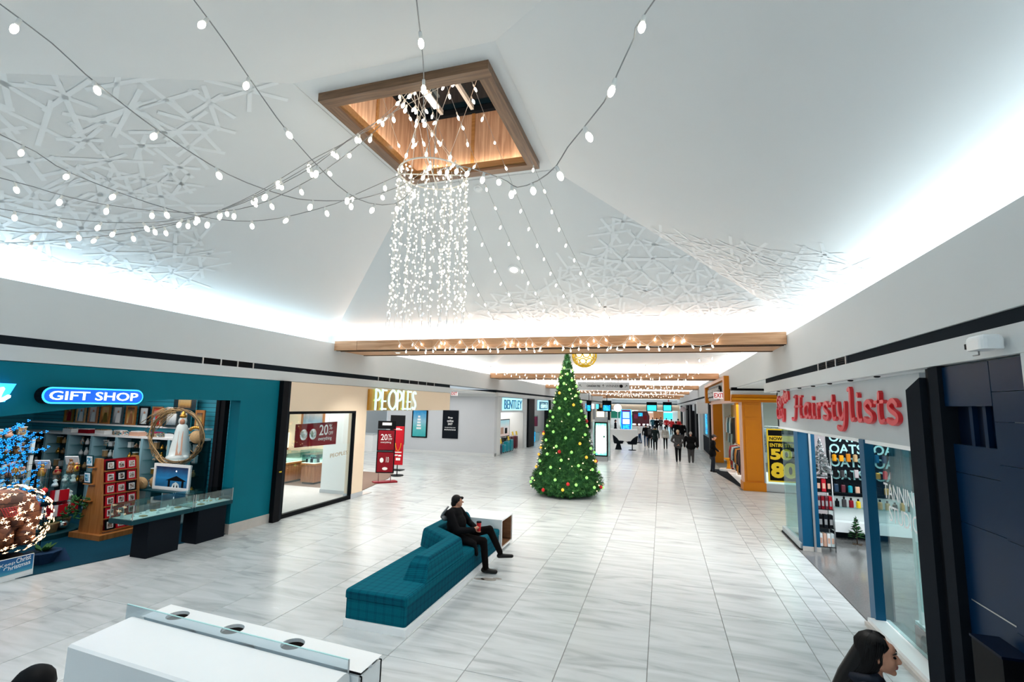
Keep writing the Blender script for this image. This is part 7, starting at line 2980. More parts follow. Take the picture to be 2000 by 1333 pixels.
# the seated figure on the sofa
def seated():
    t = thing('person', 'person in black with a grey-lined hood sitting cross-legged on the teal bench', 'person', (-3.52, 8.45, .45))
    pr = []
    J = 'clothblack'
    hipR, hipL = (-3.50, 8.36, .55), (-3.50, 8.56, .55)
    kR, aR = (-3.03, 8.38, .53), (-2.98, 8.38, .10)
    kL, aL = (-3.00, 8.60, .68), (-2.84, 8.74, .27)
    pr += [('cap', hipR, kR, .095, .068, 'trouser'), ('cap', kR, aR, .068, .055, 'trouser'), ('cap', hipL, kL, .095, .068, 'trouser'), ('cap', kL, aL, .070, .052, 'trouser')]
    pr += [('cap', (-3.02, 8.38, .05), (-2.80, 8.40, .038), .045, .036, 'shoe'), ('cap', (-2.86, 8.75, .20), (-2.64, 8.82, .20), .044, .034, 'shoe')]
    pr += [('ell', (-3.52, 8.46, .58), (.19, .23, .14), J), ('ell', (-3.59, 8.47, .75), (.175, .22, .20), J), ('ell', (-3.64, 8.48, .90), (.15, .215, .14), J)]
    pr += [('cap', (-3.64, 8.30, .96), (-3.64, 8.66, .96), .075, .075, J)]
    # near arm to the cup, far arm resting in the lap
    pr += [('cap', (-3.64, 8.27, .95), (-3.46, 8.20, .70), .075, .066, J), ('cap', (-3.46, 8.20, .70), (-3.23, 8.36, .70), .066, .050, J)]
    pr += [('cap', (-3.62, 8.68, .95), (-3.45, 8.76, .72), .066, .056, J), ('cap', (-3.45, 8.76, .72), (-3.26, 8.60, .68), .056, .044, J)]
    # coat skirts over the seat edge
    pr += [('cap', (-3.42, 8.30, .55), (-3.16, 8.25, .50), .08, .05, J), ('cap', (-3.16, 8.25, .50), (-3.10, 8.24, .34), .05, .035, J)]
    hand(pr, (-3.20, 8.40, .72), (.3, 1, .15), 'skin', .7, 1, 1)
    hand(pr, (-3.23, 8.58, .67), (.6, -1, -.1), 'skin', .4, 1, 1)
    pr += [('cap', (-3.65, 8.48, .98), (-3.63, 8.50, 1.08), .058, .052, 'skin')]
    hc = Vector((-3.61, 8.52, 1.135))
    pr += [('ell', hc, (.090, .076, .105), 'skin'), ('ell', hc + Vector((.03, .03, -.055)), (.055, .052, .055), 'skin'), ('cap', hc + Vector((.075, .05, 0)), hc + Vector((.095, .065, -.02)), .010, .013, 'skin')]
    grow('body', pr, t, .014).data.transform(Matrix.Translation(-wloc(t)))
    hp = [('ell', hc + Vector((-.02, -.005, .025)), (.098, .088, .095), 'hairblack'), ('ell', hc + Vector((-.045, -.02, -.04)), (.070, .075, .075), 'hairblack'), ('ell', hc + Vector((.06, .05, .055)), (.04, .045, .03), 'hairblack')]
    grow('hair', hp, t, .010).data.transform(Matrix.Translation(-wloc(t)))
    b = MB()
    pts = []
    for k in range(19):
        a = -.35 + (PI + .7) * k / 18
        pts.append((-3.70 - .13 * math.sin(a), 8.40 - .17 * math.cos(a), 1.035 - .17 * math.sin(a)))
    b.tube(pts, [.014 + .016 * math.sin(PI * k / 18) for k in range(19)], 'hoodgrey', 8)
    b.ball((-3.755, 8.39, .885), (.075, .165, .075), 'hoodgrey', 14, 8, Matrix.Rotation(.25, 3, 'Y'))
    b.build('hood', t)
    b = MB()
    b.ball((-3.735, 8.395, .93), (.075, .140, .065), 'clothblack', 12, 8)
    b.build('hood_lining', t)
    c = thing('drink_cup', 'red paper drink cup with a dark lid held by the seated person', 'cup', (-3.17, 8.50, .66))
    b = MB()
    b.lathe([(.030, 0), (.042, .145)], (-3.17, 8.50, .66), 'brightred', 16, False)
    b.build('cup', c)
    b = MB()
    b.lathe([(.045, .143), (.045, .155), (.038, .165)], (-3.17, 8.50, .66), 'dark', 16, False)
    b.build('lid', c)
    b = MB()
    strokes(b, [[(0, .3), (.2, .8), (.3, .2), (.5, .7), (.6, .2), (.8, .6), (1, .3)], [(.1, -.2), (.5, -.1), (.9, -.2)]], (-3.205, 8.455, .72), (.85, -.5, 0), (0, 0, 1), .06, .035, 'print', .004, .006)
    b.build('printed_script', c)


MT['trouser'] = mat('dark_trousers', (0.006, 0.0045, 0.0045), 0.9, var=0.2, scale=12, spec=0.1)
MT['hoodgrey'] = mat('grey_hood', (0.22, 0.22, 0.23), 0.8, var=0.08)
seated()


# the woman passing at the lower right
def woman():
    base = Vector((1.24, 3.88, 0))
    rz = -PI / 2 - .30
    t = thing('person', 'woman with long black hair in a navy jacket passing at the lower right corner', 'person', base, rz)
    t.scale = (.95, .95, .95)
    pr = []
    H_ = Vector((0, .05, 1.455))
    # head: skull, face, brow, cheeks, nose, lips, chin, jaw, ears
    def h(x, y, z):
        return H_ + Vector((x, y, z))
    pr += [('ell', h(0, -.010, .025), (.074, .095, .095), 'skin'), ('ell', h(0, .035, -.02), (.062, .062, .085), 'skin'), ('ell', h(0, .055, .045), (.050, .040, .040), 'skin')]
    pr += [('ell', h(s * .033, .062, -.022), (.026, .026, .028), 'skin') for s in (-1, 1)]
    pr += [('cap', h(0, .093, .018), h(0, .112, -.018), .008, .012, 'skin'), ('ell', h(0, .105, -.026), (.017, .014, .010), 'skin')]
    pr += [('ell', h(0, .090, -.050), (.023, .014, .0075), 'lips'), ('ell', h(0, .087, -.062), (.021, .014, .008), 'lips')]
    pr += [('ell', h(0, .070, -.092), (.024, .022, .020), 'skin'), ('cap', h(-.045, .01, -.065), h(0, .066, -.088), .022, .022, 'skin'), ('cap', h(.045, .01, -.065), h(0, .066, -.088), .022, .022, 'skin')]
    pr += [('ell', h(s * .073, -.012, -.012), (.010, .018, .030), 'skin') for s in (-1, 1)]
    pr += [('cap', h(0, -.03, -.07), h(0, -.045, -.18), .050, .054, 'skin')]
    pr = [q for q in pr]
    grow('head', pr, t, .0055, 3)
    bd = []
    N_ = 'clothnavy'
    bd += [('ell', (0, -.01, 1.17), (.185, .13, .17), N_), ('ell', (0, 0, .98), (.165, .12, .17), N_), ('cap', (-.165, -.02, 1.25), (.165, -.02, 1.25), .072, .072, N_)]
    for s in (-1, 1):
        bd += [('cap', (s * .19, -.01, 1.24), (s * .235, -.03, .98), .068, .058, N_), ('cap', (s * .235, -.03, .98), (s * .21, .12, .80), .056, .046, N_)]
        hand(bd, (s * .21, .15, .77), (0, .6, -.7), 'skin', .5)
        bd += [('cap', (s * .085, 0, .90), (s * .09, .04, .48), .090, .058, 'clothblue'), ('cap', (s * .09, .04, .48), (s * .09, s * .06, .09), .056, .042, 'clothblue'), ('cap', (s * .09, s * .06 - .04, .045), (s * .09, s * .06 + .13, .035), .042, .034, 'shoe')]
    bd += [('cap', (0, -.01, 1.27), (0, .0, 1.36), .062, .055, 'skin')]
    grow('body', bd, t, .014)
    b = MB()
    for s in (-1, 1):
        b.prism([(s * .02, .085, 1.18), (s * .075, .045, 1.33), (s * .085, .00, 1.345), (s * .06, .07, 1.15)], (0, .016, 0), 'clothwhite')
    b.build('shirt_collar', t, world=False)
    b = MB()
    b.tube([(.105 * math.cos(a), -.02 + .09 * math.sin(a), 1.315 + .02 * math.sin(a)) for a in [PI * (-1.25 + 1.5 * q / 16) for q in range(17)]], .036, N_, 8)
    b.build('jacket_collar', t, world=False)
    for s in (-1, 1):
        b = MB()
        b.ball(h(s * .032, .084, .012), (.014, .010, .0065), 'black', 10, 6)
        b.build('eye', t, world=False)
        b = MB()
        b.tube([h(s * .012, .099, .034), h(s * .032, .094, .041), h(s * .052, .074, .034)], [.003, .0045, .002], 'hairblack', 5)
        b.build('eyebrow', t, world=False)
    hr = random.Random(4)
    EC, ER = h(0, -.022, .040), (.086, .100, .094)
    hp = [('ell', EC + Vector((0, -.008, .004)), (.083, .094, .090), 'hairblack'), ('cap', h(0, -.07, .0), h(0, -.17, -.20), .074, .080, 'hairblack'), ('cap', h(0, -.17, -.20), h(0, -.30, -.44), .080, .045, 'hairblack')]
    grow('hair', hp, t, .009)
    b = MB()
    for k in range(240):
        a = hr.uniform(.55, 2 * PI - .55)            # 0 = forehead
        ca, sa = math.cos(a), math.sin(a)
        pts = []
        for el in (88, 66, 42, 18):
            e_ = math.radians(el)
            pts.append(EC + Vector((sa * ER[0] * math.cos(e_) * 1.03, ca * ER[1] * math.cos(e_) * 1.03 - .012 * (1 - math.sin(e_)), ER[2] * math.sin(e_) * 1.03)))
        x = sa * .088
        back = hr.uniform(.9, 1.1)
        pts.append(h(x * 1.0, ca * .075 - .055, -.06))
        pts.append(h(x * 1.0, ca * .06 - .16 * back, -.22))
        pts.append(h(x * .85 + hr.uniform(-.02, .02), ca * .05 - .27 * back, -.42 + hr.uniform(-.06, .06)))
        b.tube(pts, [.003, .005, .006, .006, .006, .0055, .001], 'hairblack', 4)
    o = b.build('hair_strands', t, world=False)
    o['kind'] = 'stuff'


MT['lips'] = mat('lips', (0.42, 0.13, 0.12), 0.4, var=0)
woman()
p = at_z(85, 1308, 1.62)
person('person', 'person in the lower left corner, only a round black beanie showing', (p.x + .02, p.y - .05, 0), .9, 'clothblack', 'clothblack', 'hairblack', 1.63, .1, .06, .05, hat='black')


# ------------------------------------------------------------------ christmas tree
TXY = Vector((-3.09, 16.5, 0))
PROF = [(.12, 1.02), (.28, 1.20), (.55, 1.18), (.85, 1.02), (1.1, .98), (1.92, .80), (2.7, .58), (3.48, .36), (4.1, .22), (4.45, .12), (4.72, .02)]


def tree_r(z):
    for (z0, r0), (z1, r1) in zip(PROF[:-1], PROF[1:]):
        if z <= z1:
            return r0 + (r1 - r0) * max(0, (z - z0)) / (z1 - z0)
    return .02


t = thing('christmas_tree', 'tall decorated christmas tree standing in the middle of the hall', 'christmas tree', TXY)
b = MB()
b.tube([TXY + Vector((0, 0, 0)), TXY + Vector((0, 0, 4.6))], [.09, .02], 'trunk', 8)
b.build('trunk', t)
b = MB()
b.lathe([(.9, .10)] + [(r * .84, z) for z, r in PROF[1:-1]], TXY, 'needle', 20)
b.build('inner_foliage', t)
b = MB()
XR_ = random.Random(21)
n_t = 0
while n_t < 4600:
    z = .10 + 4.6 * (XR_.random() ** 1.35)
    if XR_.random() > (tree_r(z) + .25) / 1.4:
        continue
    a = XR_.uniform(0, 2 * PI)
    r_ = tree_r(z) * XR_.uniform(.84, 1.03)
    d = Vector((math.cos(a), math.sin(a), XR_.uniform(-.35, .45))).normalized()
    tip = TXY + Vector((math.cos(a) * r_, math.sin(a) * r_, z))
    L_ = XR_.uniform(.13, .22) * (0.65 + .35 * min(1, tree_r(z)))
    base = tip - d * L_
    s1 = d.cross(Vector((0, 0, 1))).normalized()
    s2 = d.cross(s1)
    m_ = 'needlelight' if XR_.random() < .35 else 'needle'
    for q in range(9):
        an = 2 * PI * q / 9 + XR_.uniform(-.3, .3)
        o_ = s1 * math.cos(an) + s2 * math.sin(an)
        f_ = XR_.uniform(.1, .95)
        p0 = base + d * L_ * f_
        p1 = p0 + (d * .7 + o_ * .75).normalized() * XR_.uniform(.055, .095)
        w_ = d.cross(o_) * .010
        b.add([p0 - w_, p0 + w_, p1 + w_ * .4, p1 - w_ * .4], [(0, 1, 2, 3)], m_)
    n_t += 1
for k in range(5):
    a = k * 2 * PI / 5
    p0 = TXY + Vector((0, 0, 4.5))
    b.tube([p0, p0 + Vector((math.cos(a) * .09, math.sin(a) * .09, .10 + .04 * (k % 2)))], [.02, .008], 'needle', 5)
b.tube([TXY + Vector((0, 0, 4.4)), TXY + Vector((0, 0, 4.75))], [.03, .008], 'needle', 6)
o = b.build('needles', t)
o['kind'] = 'stuff'
b = MB()
k = 0
while k < 90:
    z = .25 + 3.9 * XR_.random() ** 1.3
    a = XR_.uniform(0, 2 * PI)
    r_ = tree_r(z) * 1.0
    b.ball(TXY + Vector((math.cos(a) * r_, math.sin(a) * r_, z)), XR_.uniform(.016, .026), 'warmlight', 6, 4)
    k += 1
o = b.build('fairy_lights', t)
o['kind'] = 'stuff'
protos = {}
for nm, m_, r_ in (('green', 'greenball', .046), ('amber', 'amberball', .046), ('red', 'brightred', .056)):
    o = thing('tree_bauble', 'bauble', 'bauble')
    q = MB()
    q.ball((0, 0, 0), r_, m_, 12, 8)
    q.build('ball', o)
    q = MB()
    q.lathe([(.012, r_ * .95), (.012, r_ + .015)], (0, 0, 0), 'gold', 6, False)
    q.build('cap', o)
    protos[nm] = o
LBL = dict(green='green glowing tree bauble', amber='amber glowing tree bauble', red='red tree bauble')
used = set()
seq = ['green'] * 84 + ['amber'] * 20 + ['red'] * 15
XR_.shuffle(seq)
hung = []
for i, nm in enumerate(seq):
    f_ = (i + .5) / len(seq)
    z = .30 + 3.95 * f_ ** 1.25
    if nm == 'red':
        z *= .62
    a = i * 2.39996
    r_ = tree_r(z)
    p = TXY + Vector((math.cos(a) * r_, math.sin(a) * r_, z))
    if (Vector((-TXY.x, -TXY.y, 0)).normalized()).dot(Vector((math.cos(a), math.sin(a), 0))) > -.15:   # the far side shows nothing
        hung.append((nm, int((z - .2) / .45), p))
TIER = ['lowest', 'second', 'third', 'fourth', 'fifth', 'sixth', 'seventh', 'eighth', 'ninth', 'top']
for nm in ('green', 'amber', 'red'):
    for tr_ in range(10):
        row = sorted([p for n_, q, p in hung if n_ == nm and q == tr_], key=lambda p: p.dot(CR))
        for i, p in enumerate(row):
            o = protos[nm] if nm not in used else copy_tree(protos[nm])
            used.add(nm)
            o.location = p
            o['label'] = LBL[nm] + ', %s tier from the floor, %s from the left' % (TIER[tr_], (WORDS + ['ninth', 'tenth'])[i])
            o['group'] = nm + ' baubles on the tree'

# ------------------------------------------------------------------ lit directory kiosk
t = thing('directory_kiosk', 'tall grey directory kiosk with a glowing green and white screen beside the tree', 'kiosk', (-3.2, 27.2, 0))
KX0, KX1, KY = -3.54, -2.84, 27.05
b = MB()
b.box(KX0 + .04, KX1 - .02, KY + .02, KY + .36, 0, 2.36, 'steel')
b.build('body', t)
b = MB()
for (a0, a1, z0, z1) in ((KX0, KX1, .26, .33), (KX0, KX1, 2.02, 2.09), (KX0, KX0 + .06, .33, 2.02), (KX1 - .06, KX1, .33, 2.02)):
    b.box(a0, a1, KY - .03, KY + .03, z0, z1, 'black')
b.build('screen_frame', t)
MT['kscreen'] = grad_print('kiosk_screen', [(0.0, (0.10, 0.75, 0.62)), (0.18, (0.85, 1.0, 0.95)), (0.75, (0.90, 1.0, 0.97)), (1.0, (0.05, 0.55, 0.40))], 1.25)
b = MB()
b.box(KX0 + .06, KX1 - .06, KY - .012, KY, .33, 2.02, 'kscreen')
b.build('screen', t)
b = MB()
b.prism([(KX0 + .18, KY - .016, 1.32), (KX0 + .22, KY - .016, 1.32), (KX0 + .22, KY - .016, 1.36)], (0, .003, 0), 'tealdark')
b.prism([(KX1 - .25, KY - .016, 1.36), (KX1 - .13, KY - .016, 1.36), (KX1 - .16, KY - .016, 1.26), (KX1 - .2, KY - .016, 1.24)], (0, .003, 0), 'emerald')
b.build('printed_marks', t)
for x0, x1 in ((KX0 - .12, KX0 + .03), (KX1 + .0, KX1 + .13)):
    b = MB()
    b.box(x0, x1, KY + .12, KY + .30, .05, 2.2, 'greysign')
    b.build('side_wing', t)
    b = MB()
    b.box(x0 + .03, x1 - .03, KY + .108, KY + .12, .30, 2.05, 'mintprint')
    b.build('side_screen', t)

# ------------------------------------------------------------------ hanging direction sign
t = thing('direction_sign', 'long grey overhead direction sign hanging behind the tree', 'sign', (-3.3, 28.6, 3.9))
p0, p1 = at_y(1128, 747, 28.6), at_y(1229, 746, 28.6)
b = MB()
b.box(p0.x, p1.x, 28.58, 28.70, 3.86, 4.34, 'steelgrey' if False else 'greysign')
b.build('panel', t)
for x in (p0.x + .35, p1.x - .62):
    b = MB()
    b.box(x - .012, x + .012, 28.62, 28.65, 4.34, 6.2, 'dark')
    b.build('hanger_rod', t)
text('lettering', 'CANADIAN TIRE', t, (p0.x + .55, 28.575, 4.05), (1, 0, 0), (0, 0, 1), .78, .12, 'black', .004, bold=.03)
text('lettering', 'WINNERS', t, (p0.x + 1.65, 28.575, 4.05), (1, 0, 0), (0, 0, 1), .82, .13, 'charcoal', .004)


def arrow(x, z, ang, s=.16):
    b = MB()
    d = Vector((math.cos(ang), 0, math.sin(ang)))
    n_ = Vector((-d.z, 0, d.x))
    c = Vector((x, 28.572, z))
    for (a_, e_, w_) in ((c - d * s / 2, c + d * s / 2, .022), (c + d * s / 2, c + d * s * .5 - d * s * .35 + n_ * s * .35, .022), (c + d * s / 2, c + d * s * .5 - d * s * .35 - n_ * s * .35, .022)):
        l = (e_ - a_).normalized()
        q = Vector((-l.z, 0, l.x)) * w_ / 2
        b.prism([a_ - q, e_ - q, e_ + q, a_ + q], (0, .004, 0), 'black')
    b.build('arrow_mark', t)


arrow(p0.x + 1.50, 4.11, PI / 2)
arrow(p0.x + .18, 4.12, PI * .75)
arrow(p1.x - .18, 4.11, PI / 4)
b = MB()
b.lathe([(.095, 0), (.095, .005)], (0, 0, 0), 'black', 16, False)
b.v = [(p1.x - .45 + x, 28.575 - z, 4.11 + y) for x, y, z in b.v]
b.build('round_icon', t)

# ------------------------------------------------------------------ swivel chairs and the white counter
for i, (px, py, rz, lab) in enumerate(((1208, 878, .25, 'black tub swivel chair on the left, with a lit blue seat pad'), (1235, 880, PI - .3, 'low black swivel chair on the right, reclined shell on a disc foot'))):
    g = at_z(px, py, 0)
    t = thing('swivel_chair', lab, 'chair', (g.x, g.y, 0), rz)
    b = MB()
    if i == 0:
        b.lathe([(.24, 0), (.20, .10), (.13, .36), (.15, .42)], (0, 0, 0), 'charcoal', 14)
    else:
        b.lathe([(.26, 0), (.26, .025), (.035, .04), (.035, .42)], (0, 0, 0), 'charcoal', 16)
    b.build('pedestal', t, world=False)
    b = MB()
    n = 14
    for (m0, m1) in ((0, 0),):
        rows = [(.06, .40, 0), (.30, .40, .02), (.34, .50, .06), (.36, .64, .22), (.38, .80, .34), (.40, .98, .42)]
        vs = []
        for rr, z, lim in rows:
            for k in range(n + 1):
                a = PI * .12 + PI * 1.76 * k / n
                back = max(0, -math.cos(a)) if True else 0
                zz = z if rr <= .34 else .50 + (z - .50) * (0.12 + .88 * max(0, -math.cos(a)) ** .7)
                vs.append((rr * math.cos(a), rr * math.sin(a) * .95, zz))
        fs = []
        for r_ in range(len(rows) - 1):
            for k in range(n):
                fs.append((r_ * (n + 1) + k, r_ * (n + 1) + k + 1, (r_ + 1) * (n + 1) + k + 1, (r_ + 1) * (n + 1) + k))
        b.add(vs, fs, 'charcoal', True)
    o = b.build('shell', t, world=False)
    md = o.modifiers.new('thickness', 'SOLIDIFY')
    md.thickness = .03
    b = MB()
    b.lathe([(.28, .43), (.30, .47), (.24, .50)], (0, 0, 0), 'cyanlit' if i == 0 else 'charcoal', 16)
    b.build('seat_pad', t, world=False)
t = thing('white_counter', 'long white counter behind the two black swivel chairs', 'counter', (-3.3, 43.8, 0))
b = MB()
b.box(-4.7, -2.05, 43.6, 44.5, 0, .86, 'white')
b.build('body', t)
b = MB()
b.box(-4.75, -2.0, 43.55, 44.55, .86, 1.02, 'white')
b.build('top', t)
t = thing('blue_kiosk', 'bright blue lit kiosk machine standing behind the white counter', 'kiosk', (-3.1, 45.6, 0))
b = MB()
b.box(-3.55, -2.70, 45.5, 46.1, 0, 2.72, 'neonblue')
b.build('body', t)
for z0, z1, m_ in ((1.95, 2.5, 'cyanglow'), (1.45, 1.85, 'signwhite'), (1.0, 1.38, 'screenblue')):
    b = MB()
    b.box(-3.42, -2.83, 45.46, 45.5, z0, z1, m_)
    b.build('screen', t)
b = MB()
b.box(-3.5, -2.75, 45.44, 45.5, 2.56, 2.70, 'clothpink')
b.build('header', t)
b = MB()
b.tube([(-3.56, 45.48, 1.0), (-3.62, 45.48, 1.7), (-3.56, 45.48, 2.72), (-2.69, 45.48, 2.72), (-2.63, 45.48, 1.7), (-2.69, 45.48, 1.0)], .04, 'cyanlit', 6)
b.build('lit_edge', t)
t = thing('ball_lamp', 'glowing white ball lamp left of the blue kiosk', 'lamp', (-3.95, 46.5, 0))
b = MB()
b.lathe([(.2, 0), (.04, .05), (.03, 2.5)], (-3.95, 46.5, 0), 'steel', 10)
b.build('stand', t)
b = MB()
b.ball((-3.95, 46.5, 2.85), .36, 'signwhite', 14, 10)
b.build('globe', t)
t = thing('lantern_lamp', 'square warm lit lantern above the directory kiosk', 'lamp', (-4.78, 40.0, 0))
b = MB()
b.box(-4.95, -4.6, 39.85, 40.2, 0, 2.05, 'dark')
b.build('post', t)
b = MB()
b.rbox(-5.05, -4.5, 39.75, 40.3, 2.05, 2.55, 'globe', .06)
b.build('shade', t)
b = MB()
b.box(-4.9, -4.65, 39.9, 40.15, 2.55, 2.85, 'dark')
b.build('cap', t)
t = thing('arched_ride', 'dark maroon arched stall with blue and pink screens far down the hall', 'stall', (-2.6, 62.0, 0))
b = MB()
pts = [(-3.55, 62, .7), (-1.55, 62, .7), (-1.5, 62, 1.9), (-1.75, 62, 2.5), (-3.35, 62, 2.5), (-3.6, 62, 1.9)]
b.prism(pts, (0, 1.4, 0), 'winelug')
b.build('hull', t)
b = MB()
b.box(-3.7, -1.4, 61.7, 63.6, 0, .7, 'white')
b.build('base', t)
for k, (x0, x1, z0, z1, m_) in enumerate(((-3.3, -2.9, 1.6, 2.1, 'clothpink'), (-2.8, -2.3, 1.9, 2.3, 'screenblue'), (-2.2, -1.8, 1.5, 2.0, 'darkred'), (-3.5, -2.6, .8, .98, 'signwhite'), (-2.3, -1.6, .8, .98, 'signwhite'))):
    b = MB()
    b.box(x0, x1, 61.95, 62.0, z0, z1, m_)
    b.build('lit_panel', t)
for i, (px0, px1, m_, lab) in enumerate(((1264, 1282, 'cyanlit', 'cyan lit menu screen at the far end of the hall, left one'), (1296, 1311, 'cyanlit', 'cyan lit menu screen at the far end of the hall, right one'), (1178, 1192, 'screenblue', 'blue lit sign at the far end, left of the ball lamp'), (1147, 1153, 'screenblue', 'small blue lit sign just right of the tree'))):
    YS = 80.1 if i < 2 else 52.7
    a_, c_ = at_y(px0, 792, YS), at_y(px1, 803, YS)
    t = thing('lit_screen', lab, 'screen', (a_.x, YS, 2.6))
    b = MB()
    b.box(a_.x, c_.x, YS, YS + .1, min(a_.z, c_.z), max(a_.z, c_.z), m_)
    b.build('face', t)
    b = MB()
    b.box(a_.x - .1, c_.x + .1, YS + .1, YS + .2, min(a_.z, c_.z) - .1, max(a_.z, c_.z) + .5, 'dark')
    b.build('case', t)
    if i > 1:
        b = MB()
        b.box((a_.x + c_.x) / 2 - .03, (a_.x + c_.x) / 2 + .03, YS + .12, YS + .18, max(a_.z, c_.z), 4.37, 'dark')
        b.build('hanger_rod', t)
b = MB()
b.box(-9.0, 2.6, 80.3, 80.5, 2.55, 3.45, 'mall_header' if 'mall_header' in MT else 'peach')
struct(b, 'wall_far_header')
for k, (x, w_, m_, h_) in enumerate(((-7.5, 1.6, 'emerald', 2.3), (-5.6, 1.2, 'paper', 2.2), (-.6, 1.6, 'oak', 2.4), (.9, 1.4, 'cyanlit', 2.2), (2.0, .8, 'plaster', 2.4), (-1.9, .9, 'salmon', 2.1), (-4.3, 1.0, 'clothgreen', 2.3))):
    t = thing('food_stall', 'far food stall front, %s' % ['first from the left, green', 'second from the left, white', 'brown, right of the stall arch', 'cyan, second from the right', 'pale, rightmost', 'salmon, just right of the stall arch', 'dark, left of the blue kiosk'][k], 'stall', (x, 84, 0))
    b = MB()
    b.box(x - w_ / 2, x + w_ / 2, 84, 84.6, 0, 1.1, 'white')
    b.build('counter', t)
    b = MB()
    b.box(x - w_ / 2, x + w_ / 2, 84.6, 84.8, 1.1, h_, m_)
    b.build('back_panel', t)
    b = MB()
    b.box(x - w_ / 2, x + w_ / 2, 83.9, 84.1, h_, h_ + .25, 'paper')
    b.build('sign', t)
b = MB()
b.lathe([(.12, 0), (.12, .04)], (0, 0, 0), 'brightred', 12, False)
b.v = [(.95 + x, 78.75 - z, 4.05 + y) for x, y, z in b.v]
b.add([(.95 - .02, 78.8, 4.0), (.97, 78.8, 4.0), (.97, 78.8, 4.36), (.93, 78.8, 4.36)], [(0, 1, 2, 3)], 'red')
one(b, 'hanging_disc', 'small red disc hanging from the farthest beam', 'sign')
for i, (px, py) in enumerate(((1194, 846), (1207, 850))):
    g = at_z(px, py + 8, 0)
    t = person('person', 'person in dark clothes standing behind the directory kiosk, %s one' % ['left', 'right'][i], (-4.3 + .75 * i, 48.0, 0), .6 if i else -1.3, 'clothblack', 'clothblack' if i == 0 else 'brightred', 'hairblack', 1.74, .2, .05, .05, voxel=.03)


# ------------------------------------------------------------------ teal bench with its cube table
MT['cubewood'] = wood('table_wood', (0.18, 0.085, 0.04), (0.32, 0.16, 0.08), .45, axis=0)
MT['stain'] = mat('floor_stain', (0.34, 0.31, 0.28), .15, var=0.2, scale=20)
MT['binlin'] = mat('bin_lining', (0.006, 0.003, 0.002), .7, var=0.1, spec=0.05)
t = thing('lounge_bench', 'long teal plaid Z-backed bench on a white plinth in the middle of the floor', 'bench', (-3.59, 7.7, 0))
x0, x1, y0, y1 = -4.03, -3.14, 5.87, 9.60
b = MB()
b.box(x0 + .015, x1 + .035, y0 - .045, y1, 0, .09, 'white')
b.build('plinth', t)
b = MB()
b.rbox(x0, x1, y0, y1, .09, .36, 'sofa', .035)
b.build('base_cushion', t)
b = MB()
b.rbox(x0 - .012, x1 + .012, y0 - .012, y1, .345, .455, 'sofa', .04)
b.build('seat', t)
# Z-shaped backrest: along the right side, across, then along the left side
b = MB()
lo_ = [(-3.50, 6.40), (-3.13, 6.38), (-3.13, 7.72), (-3.70, 8.18), (-3.70, 9.58), (-4.06, 9.58), (-4.06, 8.00), (-3.50, 7.58)]
hi_ = [(-3.44, 6.60), (-3.19, 6.58), (-3.19, 7.76), (-3.80, 8.24), (-3.80, 9.58), (-4.05, 9.58), (-4.05, 8.08), (-3.44, 7.62)]
zl = [(.45, lo_, 0), (.66, [((a[0] * .35 + c[0] * .65), (a[1] * .35 + c[1] * .65)) for a, c in zip(lo_, hi_)], 0), (.71, hi_, 0)]
cx_ = [(sum(p[0] for p in hi_) / 8), (sum(p[1] for p in hi_) / 8)]
inn = []
for i, (x, y) in enumerate(hi_):
    pv, nx = Vector(hi_[i - 1]), Vector(hi_[(i + 1) % 8])
    c = Vector((x, y))
    d1, d2 = (c - pv).normalized(), (nx - c).normalized()
    nn = Vector((-(d1.y + d2.y), d1.x + d2.x))
    if nn.length > 1e-6:
        nn.normalize()
    inn.append((c.x + nn.x * .035, c.y + nn.y * .035))
zl.append((.735, inn, 0))
vs, fs = [], []
for z, pts, _ in zl:
    vs += [(x, y, z) for x, y in pts]
for r_ in range(3):
    for k in range(8):
        j = (k + 1) % 8
        fs.append((r_ * 8 + k, r_ * 8 + j, (r_ + 1) * 8 + j, (r_ + 1) * 8 + k))
# concave outline: cap as three quads
fs += [(24, 25, 26, 31), (26, 27, 30, 31), (27, 28, 29, 30)]
b.add(vs, fs, 'sofa')
o = b.build('backrest', t)
md = o.modifiers.new('soft', 'BEVEL')
md.width = .018
md.segments = 2
# cube table at the far end
tb = thing('cube_table', 'white cube table with wood-lined open front at the far end of the teal bench', 'side table', (-3.58, 9.98, 0))
tx0, tx1, ty0, ty1, tz0, tz1 = -4.04, -3.10, 9.62, 10.36, .05, .615
for nm, bx in dict(top=(tx0, tx1, ty0, ty1, tz1 - .03, tz1), bottom=(tx0, tx1, ty0, ty1, tz0, tz0 + .03), near=(tx0, tx1, ty0, ty0 + .03, tz0 + .03, tz1 - .03), far=(tx0, tx1, ty1 - .03, ty1, tz0 + .03, tz1 - .03), back=(tx0, tx0 + .03, ty0 + .03, ty1 - .03, tz0 + .03, tz1 - .03)).items():
    b = MB()
    b.box(*bx, 'white')
    b.build('panel', tb)
b = MB()
e = .031
b.box(tx0 + e, tx1 - .02, ty0 + e, ty0 + e + .008, tz0 + e, tz1 - e, 'cubewood')
b.box(tx0 + e, tx1 - .02, ty1 - e - .008, ty1 - e, tz0 + e, tz1 - e, 'cubewood')
b.box(tx0 + e, tx1 - .02, ty0 + e, ty1 - e, tz1 - e - .008, tz1 - e, 'cubewood')
b.box(tx0 + e, tx1 - .02, ty0 + e, ty1 - e, tz0 + e, tz0 + e + .008, 'cubewood')
b.box(tx0 + e, tx0 + e + .008, ty0 + e, ty1 - e, tz0 + e, tz1 - e, 'cubewood')
b.build('wood_lining', tb)
b = MB()
b.box(tx0 + .05, tx1 - .05, ty0 + .05, ty1 - .05, 0, tz0, 'greysign')
b.build('plinth', tb)
b = MB()
